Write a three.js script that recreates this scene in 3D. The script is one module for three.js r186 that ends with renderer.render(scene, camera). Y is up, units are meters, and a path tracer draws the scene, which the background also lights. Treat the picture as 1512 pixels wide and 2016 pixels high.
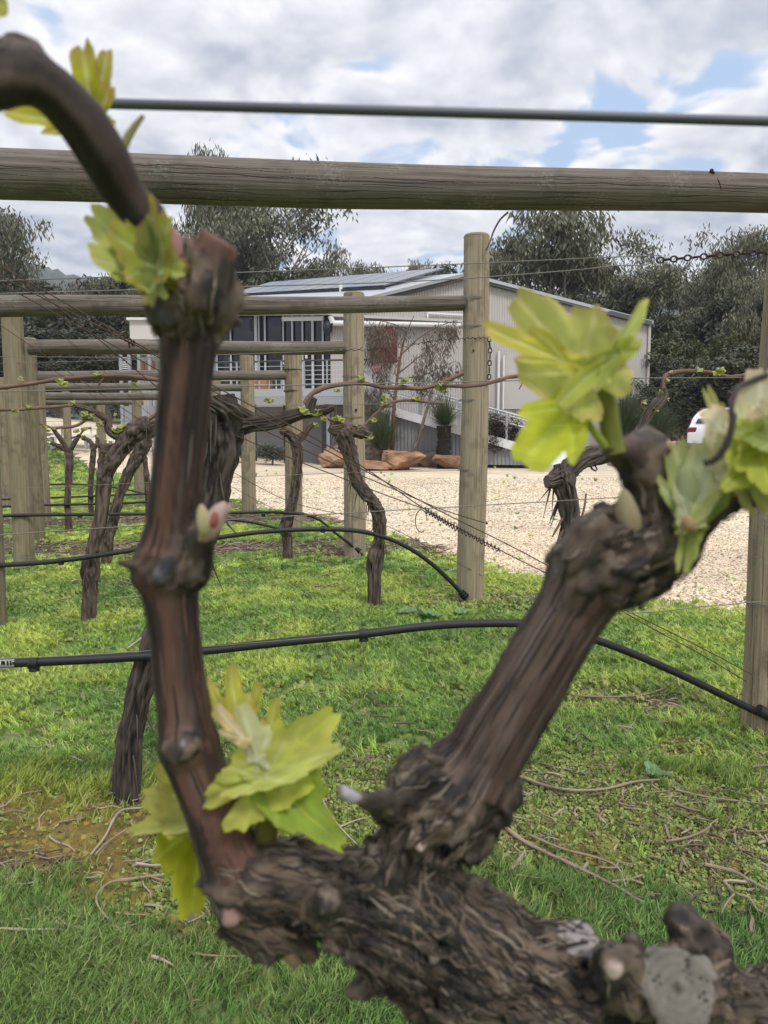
import * as THREE from 'three';
import { mergeGeometries, mergeVertices } from 'three/addons/utils/BufferGeometryUtils.js';
import { RoundedBoxGeometry } from 'three/addons/geometries/RoundedBoxGeometry.js';

// ---------------------------------------------------------------- camera, sky, sun, exposure
const EYE = 0.95, FOCAL = 1456, CX = 756, CY = 1008, PITCH = Math.atan(140 / 1456);
const scene = new THREE.Scene();
const camera = new THREE.PerspectiveCamera(2 * Math.atan(1008 / FOCAL) * 180 / Math.PI, 0.75, 0.02, 4000);
camera.position.set(0, EYE, 0);
camera.rotation.set(-PITCH, 0, 0);
camera.focus = 4.6;
camera.userData.fStop = 19;
scene.add(camera);
const renderer = new THREE.WebGLRenderer();
renderer.setSize(768, 1024);
renderer.toneMapping = THREE.LinearToneMapping;
renderer.toneMappingExposure = 1.5;
renderer.shadowMap.enabled = true;

// ---- noise and random numbers
function rng(seed) { let a = seed >>> 0; return () => { a = (a + 0x6D2B79F5) | 0; let t = Math.imul(a ^ (a >>> 15), 1 | a); t = (t + Math.imul(t ^ (t >>> 7), 61 | t)) ^ t; return ((t ^ (t >>> 14)) >>> 0) / 4294967296; }; }
const PERM = new Float32Array(4096); { const r = rng(77); for (let i = 0; i < 4096; i++) PERM[i] = r(); }
function h3(x, y, z) { return PERM[(Math.imul(x, 73856093) ^ Math.imul(y, 19349663) ^ Math.imul(z, 83492791)) & 4095]; }
function n3(x, y, z) {
  const xi = Math.floor(x), yi = Math.floor(y), zi = Math.floor(z);
  let fx = x - xi, fy = y - yi, fz = z - zi;
  fx = fx * fx * (3 - 2 * fx); fy = fy * fy * (3 - 2 * fy); fz = fz * fz * (3 - 2 * fz);
  const a = h3(xi, yi, zi), b = h3(xi + 1, yi, zi), c = h3(xi, yi + 1, zi), d = h3(xi + 1, yi + 1, zi);
  const e = h3(xi, yi, zi + 1), f = h3(xi + 1, yi, zi + 1), g = h3(xi, yi + 1, zi + 1), h = h3(xi + 1, yi + 1, zi + 1);
  const p = a + (b - a) * fx, q = c + (d - c) * fx, r = e + (f - e) * fx, s = g + (h - g) * fx;
  const u = p + (q - p) * fy, v = r + (s - r) * fy;
  return u + (v - u) * fz;
}
function fbm(x, y, z, o) { let s = 0, a = 0.5, t = 0; for (let i = 0; i < o; i++) { s += a * n3(x, y, z); t += a; a *= 0.5; x = x * 2.03 + 7.1; y = y * 2.03 + 3.7; z = z * 2.03 + 1.3; } return s / t; }
const clamp = (x, a = 0, b = 1) => x < a ? a : x > b ? b : x;
const sstep = (a, b, x) => { const t = clamp((x - a) / (b - a)); return t * t * (3 - 2 * t); };
const lerp = (a, b, t) => a + (b - a) * t;
const mix3 = (a, b, t) => [lerp(a[0], b[0], t), lerp(a[1], b[1], t), lerp(a[2], b[2], t)];

// ---- the sky: a broken deck of low cloud, computed as light per direction
{
  const W = 4096, H = 2048, data = new Float32Array(W * H * 4);
  const blue0 = [0.33, 0.45, 0.64], blue1 = [0.38, 0.48, 0.63];
  for (let j = 0; j < H; j++) {
    const el = ((j + 0.5) / H - 0.5) * Math.PI, sy = Math.sin(el);
    const low = el < 0;
    const step = 1;
    for (let i = 0; i < W; i += step) {
      const az = ((i + 0.5) / W - 0.5) * 2 * Math.PI;
      const e = Math.max(sy, 0.0), cy = Math.cos(el);
      let r, g, b;
      if (low) {
        const k = 1 - 0.55 * sstep(0, 0.25, -sy); r = 0.50 * k; g = 0.55 * k; b = 0.60 * k;
      } else {
        const dx = Math.cos(az) * cy, dz = Math.sin(az) * cy, q = 1 / (e + 0.19);
        const X = dx * q * 5.2 + 31.7, Z = dz * q * 5.2 + 11.3;
        const wx = (n3(X * 0.9, Z * 0.9, 5.5) - 0.5) * 0.9, wz = (n3(X * 0.9 + 9, Z * 0.9, 8.5) - 0.5) * 0.9;
        const big = n3(X * 0.3, Z * 0.3, 2.2);
        const den = (xx, zz) => fbm(xx + wx, zz + wz, 1.5, 6) * 0.8 + n3(xx * 0.33, zz * 0.33, 7.7) * 0.2;
        const d0 = den(X, Z);
        const ex = dx / (cy + 1e-6), ez = dz / (cy + 1e-6), s = 0.20;
        const d1 = den(X - ex * s, Z - ez * s);                                    // a little higher in the sky
        const thr = 0.395 + 0.10 * (big - 0.5) - 0.03 * sstep(0.10, 0.0, e);
        const a = sstep(thr - 0.035, thr + 0.05, d0);
        const thick = sstep(thr + 0.02, thr + 0.26, d0);
        const lit = clamp(0.50 + (d0 - d1) * 4.2);
        const puff = fbm(X * 3.6, Z * 3.6, 4.4, 4);
        let w = clamp(0.50 + 0.78 * (lit - 0.5) + 0.28 * (1 - thick) - 0.34 * thick + (puff - 0.5) * 0.66);
        const grey = [0.36, 0.385, 0.455], white = [0.78, 0.775, 0.785];
        let c = mix3(grey, white, w);
        const warm = sstep(0.20, 0.05, e);
        c = mix3(c, [c[0] * 1.04, c[1] * 1.0, c[2] * 0.93], warm);
        const bl = mix3(blue1, blue0, sstep(0.05, 0.45, e));
        c = mix3(bl, c, a * 0.97);
        const hz = sstep(0.14, 0.0, e) * 0.45; c = mix3(c, [0.49, 0.54, 0.62], hz);
        const up = 1 + 1.0 * sstep(0.42, 1.0, e);                                 // an overcast sky is brightest overhead
        r = c[0] * up; g = c[1] * up; b = c[2] * up;
      }
      const k = (j * W + i) * 4; data[k] = r; data[k + 1] = g; data[k + 2] = b; data[k + 3] = 1;
    }
  }
  const sky = new THREE.DataTexture(data, W, H, THREE.RGBAFormat, THREE.FloatType);
  sky.mapping = THREE.EquirectangularReflectionMapping;
  sky.magFilter = THREE.LinearFilter; sky.minFilter = THREE.LinearFilter; sky.needsUpdate = true;
  scene.fog = new THREE.FogExp2(new THREE.Color().setRGB(0.62, 0.68, 0.78), 0.00045);
  scene.background = sky; scene.environment = sky;
}
const sun = new THREE.DirectionalLight(new THREE.Color(1, 0.955, 0.88), 1.5);
sun.position.set(5, 14, 7); sun.target.position.set(0, 0, -6); sun.castShadow = true; sun.shadow.radius = 26;
sun.shadow.mapSize.set(2048, 2048);
Object.assign(sun.shadow.camera, { left: -30, right: 30, top: 30, bottom: -30, near: 1, far: 80 });
sun.position.multiplyScalar(2); scene.add(sun, sun.target);

// ---- a pixel of the 1512 x 2016 frame and a distance, as a place
const V = (x, y, z) => new THREE.Vector3(x, y, z);
function ray(px, py) {
  const x = (px - CX) / FOCAL, y = -(py - CY) / FOCAL, c = Math.cos(PITCH), s = Math.sin(PITCH);
  return V(x, y * c - s, -c - y * s);
}
function at(px, py, d) { const r = ray(px, py); return r.multiplyScalar(-d / r.z).add(V(0, EYE, 0)); }
function gp(px, py, h = 0) { const r = ray(px, py); return r.multiplyScalar((h - EYE) / r.y).add(V(0, EYE, 0)); }
function onPlane(px, py, p0, nrm) { const r = ray(px, py), o = V(0, EYE, 0); const t = p0.clone().sub(o).dot(nrm) / r.dot(nrm); return r.multiplyScalar(t).add(o); }
const pxm = (p) => -p.z / FOCAL;                                            // metres per pixel at a place
function ground(x, z) {                                                      // the land rises towards the back left
  const t = sstep(20, 34, -z);
  let h = t * clamp(0.22 + 0.135 * (-x - 3), 0.15, 2.2);
  h += sstep(45, 130, -z) * 2.5;
  if (-z < 16) h += (fbm(x * 0.9, z * 0.9, 3.3, 2) - 0.5) * 0.03 * sstep(1, 3, -z);
  return h;
}

// ---- naming, tagging, building
const used = {};
function numbered(n) { n = n.replace(/_\d{3}$/, ''); const k = used[n] = (used[n] ?? -1) + 1; return k ? n + '_' + String(k).padStart(3, '0') : n; }
function shade(o) { o.traverse(m => { if (m.isMesh) { m.castShadow = true; m.receiveShadow = true; } }); return o; }
function tag(o, label, category, group) { o.userData.label = label; if (category) o.userData.category = category; if (group) o.userData.group = group; return o; }
function thing(name, label, category, pos, group) {
  const o = new THREE.Group(); o.name = numbered(name); if (pos) o.position.copy(pos); scene.add(o); return tag(o, label, category, group);
}
function part(parent, name, geo, mat, worldPos = true) {                      // geometry given in world places, moved into the thing's own axes
  const m = new THREE.Mesh(geo, mat); m.name = parent === scene ? numbered(name) : name;
  if (parent !== scene && worldPos) {
    let x = 0, y = 0, z = 0; for (let p = parent; p && p !== scene; p = p.parent) { x -= p.position.x; y -= p.position.y; z -= p.position.z; }
    geo.translate(x, y, z);
  }
  m.castShadow = m.receiveShadow = true; parent.add(m); return m;
}
function solo(name, geo, mat, label, category, group) {                       // a thing that is one mesh; its origin at the geometry's base
  geo.computeBoundingBox(); const b = geo.boundingBox, c = V((b.min.x + b.max.x) / 2, b.min.y, (b.min.z + b.max.z) / 2);
  geo.translate(-c.x, -c.y, -c.z); const m = part(scene, name, geo, mat); m.position.copy(c); return tag(m, label, category, group);
}
function struct(name, geo, mat) { const m = part(scene, name, geo, mat); m.userData.kind = 'structure'; return m; }
function std(o) { return new THREE.MeshStandardMaterial(Object.assign({ roughness: 0.85, metalness: 0 }, o)); }
const lin = (r, g, b) => new THREE.Color().setRGB(r, g, b);
function paint(geo, fn) {                                                     // vertex colours from place and normal
  const p = geo.attributes.position, n = geo.attributes.normal, c = new Float32Array(p.count * 3);
  for (let i = 0; i < p.count; i++) { const k = fn(p.getX(i), p.getY(i), p.getZ(i), n.getX(i), n.getY(i), n.getZ(i), i); c[i * 3] = k[0]; c[i * 3 + 1] = k[1]; c[i * 3 + 2] = k[2]; }
  geo.setAttribute('color', new THREE.BufferAttribute(c, 3)); return geo;
}
function flat(geo, c) { return paint(geo, () => c); }
function geoOf(pos, idx, uv, col) {
  const g = new THREE.BufferGeometry(); g.setAttribute('position', new THREE.Float32BufferAttribute(pos, 3));
  if (uv) g.setAttribute('uv', new THREE.Float32BufferAttribute(uv, 2)); if (col) g.setAttribute('color', new THREE.Float32BufferAttribute(col, 3));
  g.setIndex(idx); g.computeVertexNormals(); return g;
}
// a tube through points [Vector3, radius]; rough(angle, along, point index) adds to the radius in metres
function limb(pts, o = {}) {
  const nr = o.radial ?? 10, P = pts.map(p => p[0]), curve = new THREE.CatmullRomCurve3(P, false, 'centripetal');
  const L = curve.getLength(), n = o.steps ?? Math.max(2, Math.ceil(L / (o.step ?? 0.03)));
  const pos = [], uv = [], idx = [], col = [], cap = o.cap !== false;
  const fr = curve.computeFrenetFrames(n, false), at_ = V(0, 0, 0);
  // arc-length share of each control point, to spread the radii
  for (let i = 0; i <= n; i++) {
    const t = i / n, u = t * (pts.length - 1), k = Math.min(pts.length - 2, Math.floor(u)), f = u - k, f2 = f * f * (3 - 2 * f);
    curve.getPoint(t, at_); const r0 = lerp(pts[k][1], pts[k + 1][1], f2), N = fr.normals[i], B = fr.binormals[i];
    for (let j = 0; j <= nr; j++) {
      const a = j / nr * 2 * Math.PI, ca = Math.cos(a), sa = Math.sin(a), jj = j % nr;
      const ra = jj / nr * 2 * Math.PI;
      const q = o.rough ? o.rough(Math.cos(ra), Math.sin(ra), t * L, t) : 0, r = r0 + q * (o.rel ? r0 : 1);
      const x = at_.x + (N.x * ca + B.x * sa) * r, y = at_.y + (N.y * ca + B.y * sa) * r, z = at_.z + (N.z * ca + B.z * sa) * r;
      pos.push(x, y, z); uv.push(j / nr * (o.around ?? 1), t * L / (o.length ?? 1));
      if (o.color) { const c = o.color(Math.cos(ra), Math.sin(ra), t * L, t, q); col.push(c[0], c[1], c[2]); }
      if (i < n && j < nr) { const b = i * (nr + 1) + j; idx.push(b, b + 1, b + nr + 1, b + 1, b + nr + 2, b + nr + 1); }
    }
  }
  const g = geoOf(pos, idx, uv, o.color ? col : null);
  // weld the normals along the seam
  const nm = g.attributes.normal; for (let i = 0; i <= n; i++) { const a = i * (nr + 1), b = a + nr; const v = V(nm.getX(a) + nm.getX(b), nm.getY(a) + nm.getY(b), nm.getZ(a) + nm.getZ(b)).normalize(); nm.setXYZ(a, v.x, v.y, v.z); nm.setXYZ(b, v.x, v.y, v.z); }
  if (!cap) return g;
  const caps = [g];
  for (const e of [0, n]) {
    const c = curve.getPoint(e / n), tx = curve.getTangent(e / n).multiplyScalar(e ? 1 : -1), pp = [c.x, c.y, c.z], ii = [], uu = [0.5, 0], cc = [];
    const endc = o.endColor ?? (o.color ? o.color(0, 1, e / n * L, e / n, 0) : null); if (o.color) cc.push(...endc);
    for (let j = 0; j < nr; j++) { const k = (e * (nr + 1) + j) * 3; pp.push(pos[k], pos[k + 1], pos[k + 2]); uu.push(0.5 + 0.05 * Math.cos(j / nr * 6.283), 0.05 * Math.sin(j / nr * 6.283)); if (o.color) cc.push(...endc); ii.push(0, e ? 1 + j : 1 + (j + 1) % nr, e ? 1 + (j + 1) % nr : 1 + j); }
    caps.push(geoOf(pp, ii, uu, o.color ? cc : null));
  }
  return mergeGeometries(caps);
}
function tubeThrough(points, r, radial = 6, step = 0.08) { return limb(points.map(p => [p, r]), { radial, step }); }
function box(x0, y0, z0, x1, y1, z1) { const g = new THREE.BoxGeometry(Math.abs(x1 - x0), Math.abs(y1 - y0), Math.abs(z1 - z0)); g.translate((x0 + x1) / 2, (y0 + y1) / 2, (z0 + z1) / 2); return g; }
// a bar of rectangular section between two places
function bar(a, b, w, h, up = V(0, 1, 0)) {
  const d = b.clone().sub(a), L = d.length(), g = new THREE.BoxGeometry(w, h, L); d.normalize();
  const x = new THREE.Vector3().crossVectors(up, d).normalize(), y = new THREE.Vector3().crossVectors(d, x);
  g.applyMatrix4(new THREE.Matrix4().makeBasis(x, y, d).setPosition(a.clone().add(b).multiplyScalar(0.5))); return g;
}
function rod(a, b, r, n = 8) { const d = b.clone().sub(a), g = new THREE.CylinderGeometry(r, r, d.length(), n); g.applyQuaternion(new THREE.Quaternion().setFromUnitVectors(V(0, 1, 0), d.clone().normalize())); g.translate((a.x + b.x) / 2, (a.y + b.y) / 2, (a.z + b.z) / 2); return g; }
function tex(w, h, fn, srgb) {
  const d = new Uint8Array(w * h * 4);
  for (let j = 0; j < h; j++) for (let i = 0; i < w; i++) { const c = fn(i / w, j / h, i, j), k = (j * w + i) * 4; for (let q = 0; q < 3; q++) { let v = clamp(c[q]); if (srgb) v = v <= 0.0031308 ? v * 12.92 : 1.055 * Math.pow(v, 1 / 2.4) - 0.055; d[k + q] = v * 255; } d[k + 3] = 255; }
  const t = new THREE.DataTexture(d, w, h); t.wrapS = t.wrapT = THREE.RepeatWrapping; t.magFilter = t.minFilter = THREE.LinearFilter; if (srgb) t.colorSpace = THREE.SRGBColorSpace; t.needsUpdate = true; return t;
}
// noise that repeats with period 1 in u and v
function tn(u, v, f, g, z) { const a = u * f, b = v * g, ai = Math.floor(a), bi = Math.floor(b); let x = a - ai, y = b - bi; x = x * x * (3 - 2 * x); y = y * y * (3 - 2 * y); const A = ai % f, B = (ai + 1) % f, C = bi % g, D = (bi + 1) % g; return lerp(lerp(h3(A, C, z), h3(B, C, z), x), lerp(h3(A, D, z), h3(B, D, z), x), y); }
// ---------------------------------------------------------------- the ground
const EDGE = [[1900, 1300], [1512, 1215], [1350, 1193], [1200, 1163], [1060, 1133], [960, 1112], [860, 1085], [760, 1058], [640, 1025], [520, 997], [450, 985], [330, 957], [271, 942], [90, 915]].map(p => gp(p[0], p[1]));
EDGE.unshift(V(14, 0, 4)); EDGE.push(V(-40, 0, -52));
function edgeZ(x) { for (let i = 1; i < EDGE.length; i++) if (x >= EDGE[i].x) { const a = EDGE[i - 1], b = EDGE[i]; return lerp(b.z, a.z, clamp((x - b.x) / (a.x - b.x))); } return -52; }
function gravelAt(x, z) {                                                    // above 0 on the gravel
  const w = (fbm(x * 0.9 + 4, z * 0.9, 6.1, 3) - 0.5) * 1.1 + (n3(x * 5, z * 5, 2.2) - 0.5) * 0.25;
  return (edgeZ(x) - z) * 0.8 + w * clamp(0.35 + -z * 0.05, 0, 1);
}
const STRIPS = [[gp(0, 1655), gp(1512, 1592), 0.34], [gp(0, 1082), gp(720, 1080), 0.55], [gp(0, 1028), gp(560, 1025), 0.5], [gp(0, 1000), gp(480, 998), 0.5]];
function stripAt(x, z) {                                                     // 1 in the strips of bare earth, moss and prunings under the vines
  let m = 0;
  for (const [a, b, w] of STRIPS) {
    const dx = b.x - a.x, dz = b.z - a.z, L = Math.hypot(dx, dz), nx = -dz / L, nz = dx / L;
    const d = Math.abs((x - a.x) * nx + (z - a.z) * nz) + (fbm(x * 2.6, z * 2.6, 9.1, 3) - 0.5) * w * 1.9;
    m = Math.max(m, sstep(w * 1.25, w * 0.6, d));
  }
  const l = gp(1160, 1372); m = Math.max(m, 0.8 * sstep(0.42, 0.2, Math.hypot((x - l.x) * 0.55, (z - l.z) * 1.7)));
  const k = gp(1010, 1190); m = Math.max(m, 0.7 * sstep(0.5, 0.2, Math.hypot((x - k.x) * 0.5, (z - k.z) * 1.3)));
  return m;
}
function mossAt(x, z) { const left = sstep(0.0, -0.5, x + 0.35 * -z * 0.3); return sstep(lerp(0.50, 0.20, left), lerp(0.66, 0.40, left), fbm(x * 3.1 + 2, z * 3.1 + 8, 4.4, 3)); }
const X0 = -9, X1 = 9, Z0 = -18, Z1 = 1;
const groundTex = tex(2048, 2048, (u, v) => {
  const x = lerp(X0, X1, u), z = lerp(Z0, Z1, v);
  const f = fbm(x * 40, z * 40, 1.1, 3), c = fbm(x * 6, z * 6, 5.1, 3), s = stripAt(x, z), g = gravelAt(x, z);
  let col = mix3([0.075, 0.105, 0.032], [0.20, 0.25, 0.07], clamp(f * 0.8 + c * 0.5 - 0.15));
  const soil = mix3([0.060, 0.042, 0.028], [0.21, 0.155, 0.105], clamp(f * 1.3 - 0.15));
  const moss = mix3([0.050, 0.036, 0.012], [0.17, 0.125, 0.034], clamp(f * 1.4 - 0.2));
  const green = mix3([0.06, 0.075, 0.02], [0.20, 0.22, 0.06], clamp(f * 1.4 - 0.2));
  let st = mix3(soil, moss, mossAt(x, z) * 0.85);
  st = mix3(st, green, sstep(0.50, 0.60, fbm(x * 3.7 + 5, z * 3.7, 7.7, 3)) * 0.8);
  col = mix3(col, st, s);
  const nearG = sstep(-0.45, 0.05, g + (f - 0.5) * 0.6);
  col = mix3(col, mix3([0.30, 0.23, 0.16], [0.55, 0.44, 0.31], f), nearG);
  return col;
}, true);
groundTex.wrapS = groundTex.wrapT = THREE.ClampToEdgeWrapping;
const groundMat = std({ map: groundTex, roughness: 0.95 });
const gravelTex = tex(1024, 1024, (u, v) => {
  const a = tn(u, v, 160, 160, 3), b = tn(u, v, 90, 90, 5), c = tn(u, v, 12, 12, 8), d = tn(u, v, 340, 340, 2);
  const t = clamp(a * 0.5 + b * 0.35 + d * 0.35 - 0.1);
  let col = mix3([0.30, 0.235, 0.155], [0.84, 0.72, 0.53], sstep(0.12, 0.62, t));
  if (d > 0.86) col = mix3(col, [0.55, 0.30, 0.20], 0.6);
  return mix3(col, [0.62, 0.50, 0.36], 0.25 * c);
}, true);
const gravelBump = tex(1024, 1024, (u, v) => { const a = tn(u, v, 160, 160, 3) * 0.5 + tn(u, v, 90, 90, 5) * 0.35 + tn(u, v, 340, 340, 2) * 0.35; return [a, a, a]; });
const gravelMat = std({ map: gravelTex, bumpMap: gravelBump, bumpScale: 0.012, vertexColors: true, roughness: 0.95 });
{
  // near and far parts of the land: one grid, its faces shared out between the lawn, the gravel drive and the far land
  const xs = [], zs = [];
  for (let x = X0; x <= X1 + 1e-6; x += 0.06) xs.push(x); for (let z = Z1; z >= Z0 - 1e-6; z -= 0.06) zs.push(z);
  const out = (a, from, to, s) => { let x = from, d = 0.06 * s; while (Math.abs(x) < Math.abs(to)) { d *= 1.09; x += d; a.push(x); } };
  const xl = [], xr = [], zf = [], zb = []; out(xl, X0, -1500, -1); out(xr, X1, 1500, 1); out(zf, Z0, -2200, -1); out(zb, Z1, 60, 1);
  const Xs = [...xl.reverse(), ...xs, ...xr], Zs = [...zb.reverse(), ...zs, ...zf];
  const nx = Xs.length, nz = Zs.length, pos = new Float32Array(nx * nz * 3), uvA = new Float32Array(nx * nz * 2), uvB = new Float32Array(nx * nz * 2), col = new Float32Array(nx * nz * 3), kind = new Uint8Array(nx * nz);
  for (let j = 0; j < nz; j++) for (let i = 0; i < nx; i++) {
    const k = j * nx + i, x = Xs[i], z = Zs[j], near = x >= X0 && x <= X1 && z >= Z0 && z <= Z1;
    pos.set([x, ground(x, z), z], k * 3); uvA.set([(x - X0) / (X1 - X0), (z - Z0) / (Z1 - Z0)], k * 2); uvB.set([x / 2.0, z / 2.0], k * 2);
    const t = fbm(x * 0.5, z * 0.5, 4.4, 3), w = 0.90 + 0.7 * (fbm(x * 0.8, z * 2.2, 8.4, 3) - 0.5);
    const pink = sstep(0.50, 0.66, t) * 0.45; col.set([w, w * (1 - 0.09 * pink), w * (1 - 0.13 * pink)], k * 3);
    kind[k] = gravelAt(x, z) > 0 && z > -46 && x < 40 ? 1 : near ? 0 : 2;
  }
  const idx = [[], [], []];
  for (let j = 0; j < nz - 1; j++) for (let i = 0; i < nx - 1; i++) {
    const a = j * nx + i, b = a + 1, c = a + nx, d = c + 1;
    const ks = kind[a] === 1 || (kind[b] === 1 && kind[c] === 1) ? 1 : (Xs[i] >= X0 - 1e-6 && Xs[i + 1] <= X1 + 1e-6 && Zs[j] <= Z1 + 1e-6 && Zs[j + 1] >= Z0 - 1e-6) ? 0 : 2;
    idx[ks].push(a, b, c, b, d, c);
  }
  const full = new THREE.BufferGeometry(); full.setAttribute('position', new THREE.BufferAttribute(pos, 3)); full.setIndex([...idx[0]].concat(idx[1], idx[2])); full.computeVertexNormals();
  const cut = (list, uv) => {                                                  // keep only the vertices that are used
    const map = new Map(), P = [], U = [], C = [], N = [], I = [];
    for (const v of list) { let q = map.get(v); if (q === undefined) { q = map.size; map.set(v, q); P.push(pos[v * 3], pos[v * 3 + 1], pos[v * 3 + 2]); U.push(uv[v * 2], uv[v * 2 + 1]); C.push(col[v * 3], col[v * 3 + 1], col[v * 3 + 2]); const n = full.attributes.normal; N.push(n.getX(v), n.getY(v), n.getZ(v)); } I.push(q); }
    const g = geoOf(P, I, U, C); g.setAttribute('normal', new THREE.Float32BufferAttribute(N, 3)); return g;
  };
  struct('lawn', cut(idx[0], uvA), groundMat);
  struct('gravel_drive', cut(idx[1], uvB), gravelMat);
  const farTex = tex(512, 512, (u, v) => mix3([0.035, 0.045, 0.018], [0.13, 0.14, 0.06], clamp(tn(u, v, 40, 40, 2) * 0.6 + tn(u, v, 130, 130, 6) * 0.5)), true);
  struct('far_ground', cut(idx[2], uvB), std({ map: farTex, roughness: 0.95 }));
}
// distant wooded hills
{
  const mk = (R, h, seed, x0, x1) => {
    const pos = [], idx = [], n = 260, m = 26;
    for (let i = 0; i <= n; i++) { const a = lerp(x0, x1, i / n), top = h * (0.55 + 0.65 * fbm(a * 5 + seed, 1.1, 2.2, 3)) * (1 + 0.24 * sstep(-0.15, -0.42, a)); for (let j = 0; j <= m; j++) { const t = j / m, r = R * (0.72 + 0.28 * t), y = top * sstep(0, 1, t) + (fbm(a * 160, t * 26, seed, 3) - 0.5) * h * 0.10; pos.push(Math.sin(a) * r, y, -Math.cos(a) * r); if (i < n && j < m) { const b = i * (m + 1) + j; idx.push(b, b + m + 1, b + 1, b + 1, b + m + 1, b + m + 2); } } }
    const g = geoOf(pos, idx); return paint(g, (x, y, z) => { const t = fbm(x * 0.06, y * 0.12, z * 0.06, 3); return mix3([0.020, 0.030, 0.018], [0.060, 0.072, 0.036], t); });
  };
  struct('wooded_hills', mk(900, 172, 3.7, -1.2, 1.2), std({ vertexColors: true, roughness: 1 }));
}
// ---- grass, weeds, moss, chips and pebbles: what nobody could count
function scatter(name, geo, mat, list) {                                      // list of [x, y, z, scale, turn, tilt, color, sy]
  const m = new THREE.InstancedMesh(geo, mat, list.length), q = new THREE.Quaternion(), e = new THREE.Euler(), M = new THREE.Matrix4(), p = V(0, 0, 0), s = V(1, 1, 1), c = new THREE.Color();
  list.forEach((l, i) => { e.set(l[5] * Math.cos(l[4] * 3), l[4], l[5] * Math.sin(l[4] * 3), 'YXZ'); q.setFromEuler(e); p.set(l[0], l[1], l[2]); s.set(l[3], l[3] * (l[7] ?? 1), l[3]); M.compose(p, q, s); m.setMatrixAt(i, M); c.setRGB(...l[6]); m.setColorAt(i, c); });
  m.name = numbered(name); m.userData.kind = 'stuff'; m.castShadow = m.receiveShadow = true; scene.add(m); return m;
}
function viewSpot(r, d0, d1, pad = 0.5) { const d = Math.sqrt(lerp(d0 * d0, d1 * d1, r())), h = d * 0.56 + pad; return [(r() * 2 - 1) * h, -d]; }
{
  const r = rng(5);
  const tuft = (n, len, wid, spread, seed) => {
    const q = rng(seed), pos = [], idx = [], col = [];
    for (let b = 0; b < n; b++) {
      const a = q() * 6.283, l = len * (0.55 + 0.6 * q()), lean = spread * (0.3 + q()), w = wid * (0.7 + 0.6 * q()), bx = (q() - 0.5) * len * 0.5, bz = (q() - 0.5) * len * 0.5, ca = Math.cos(a), sa = Math.sin(a), v = pos.length / 3, k = 0.6 + 0.8 * q();
      const tw = q() * 6.283, px = Math.cos(tw) * w, pz = Math.sin(tw) * w;
      for (const [t, ww] of [[0, 1], [0.5, 0.85], [0.82, 0.5]]) { const x = bx + ca * lean * l * t * t, z = bz + sa * lean * l * t * t, y = l * t * (1 - 0.25 * lean * t); pos.push(x - px * ww, y, z - pz * ww, x + px * ww, y, z + pz * ww); col.push(k, k, k, k, k, k); }
      pos.push(bx + ca * lean * l, l * (1 - 0.3 * lean), bz + sa * lean * l); col.push(k, k, k * 0.9);
      idx.push(v, v + 1, v + 2, v + 1, v + 3, v + 2, v + 2, v + 3, v + 4, v + 3, v + 5, v + 4, v + 4, v + 5, v + 6);
    }
    return geoOf(pos, idx, null, col);
  };
  const grassMat = new THREE.MeshPhysicalMaterial({ vertexColors: true, roughness: 0.6, side: THREE.DoubleSide, transmission: 0.3, thickness: 0, specularIntensity: 0.5 });
  const fine = tuft(8, 0.033, 0.0011, 0.75, 1), mid = tuft(11, 0.040, 0.0019, 1.0, 2), far = tuft(14, 0.048, 0.0042, 1.05, 3);
  const lush = [0.285, 0.43, 0.080], lime = [0.52, 0.58, 0.125], dark = [0.135, 0.250, 0.075], straw = [0.50, 0.44, 0.22];
  const grow = (count, d0, d1, size) => {
    const L = [];
    for (let i = 0; i < count; i++) {
      const [x, z] = viewSpot(r, d0, d1), g = gravelAt(x, z), s = stripAt(x, z);
      if (g > -0.05 + (r() - 0.5) * 0.5 && r() > 0.003) continue;
      if (r() < s * 0.965) continue;
      const t = fbm(x * 1.3, z * 1.3, 2.7, 3), u = n3(x * 7, z * 7, 3.3), bare = fbm(x * 4.3, z * 4.3, 12.7, 2);
      if (bare > 0.60 && r() < 0.8) continue;
      let c = mix3(lush, lime, sstep(0.36, 0.72, t + (u - 0.5) * 0.5 + (r() - 0.5) * 0.35) * 0.8); c = mix3(c, dark, sstep(0.56, 0.26, t + (u - 0.5) * 0.4 + (r() - 0.5) * 0.4) * 0.7);
      const nearD = sstep(1.75, 1.45, -z); c = mix3(c, [0.165, 0.310, 0.095], nearD * 0.7);
      if (r() < 0.07) c = mix3(c, straw, 0.7);
      const k = 0.55 + 0.85 * r(); c = [c[0] * k, c[1] * k, c[2] * k];
      L.push([x, ground(x, z) - 0.002, z, size * (0.6 + 0.7 * r()) * (0.75 + 0.6 * u), r() * 6.28, (r() - 0.5) * 0.5, c, 1]);
    }
    return L;
  };
  scatter('lawn_grass', fine, grassMat, grow(110000, 0.8, 2.1, 0.95));
  scatter('lawn_grass', mid, grassMat, grow(150000, 2.1, 5.2, 0.80));
  scatter('lawn_grass', far, grassMat, grow(145000, 5.2, 15, 0.85));
  scatter('lawn_grass', far, grassMat, grow(40000, 15, 34, 2.2));
  // low round-leaved weeds in the strips and in patches of the lawn
  const weed = (() => { const q = rng(12), gs = []; for (let i = 0; i < 7; i++) { const g = new THREE.CircleGeometry(0.0045 * (0.7 + 0.6 * q()), 6); g.rotateX(-1.25 + q() * 0.7); g.rotateY(q() * 6.28); const a = q() * 6.28, d = 0.009 * q(); g.translate(Math.cos(a) * d, 0.004 + 0.008 * q(), Math.sin(a) * d); gs.push(flat(g, [0.85 + 0.3 * q(), 0.85 + 0.3 * q(), 0.9])); } return mergeGeometries(gs); })();
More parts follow.
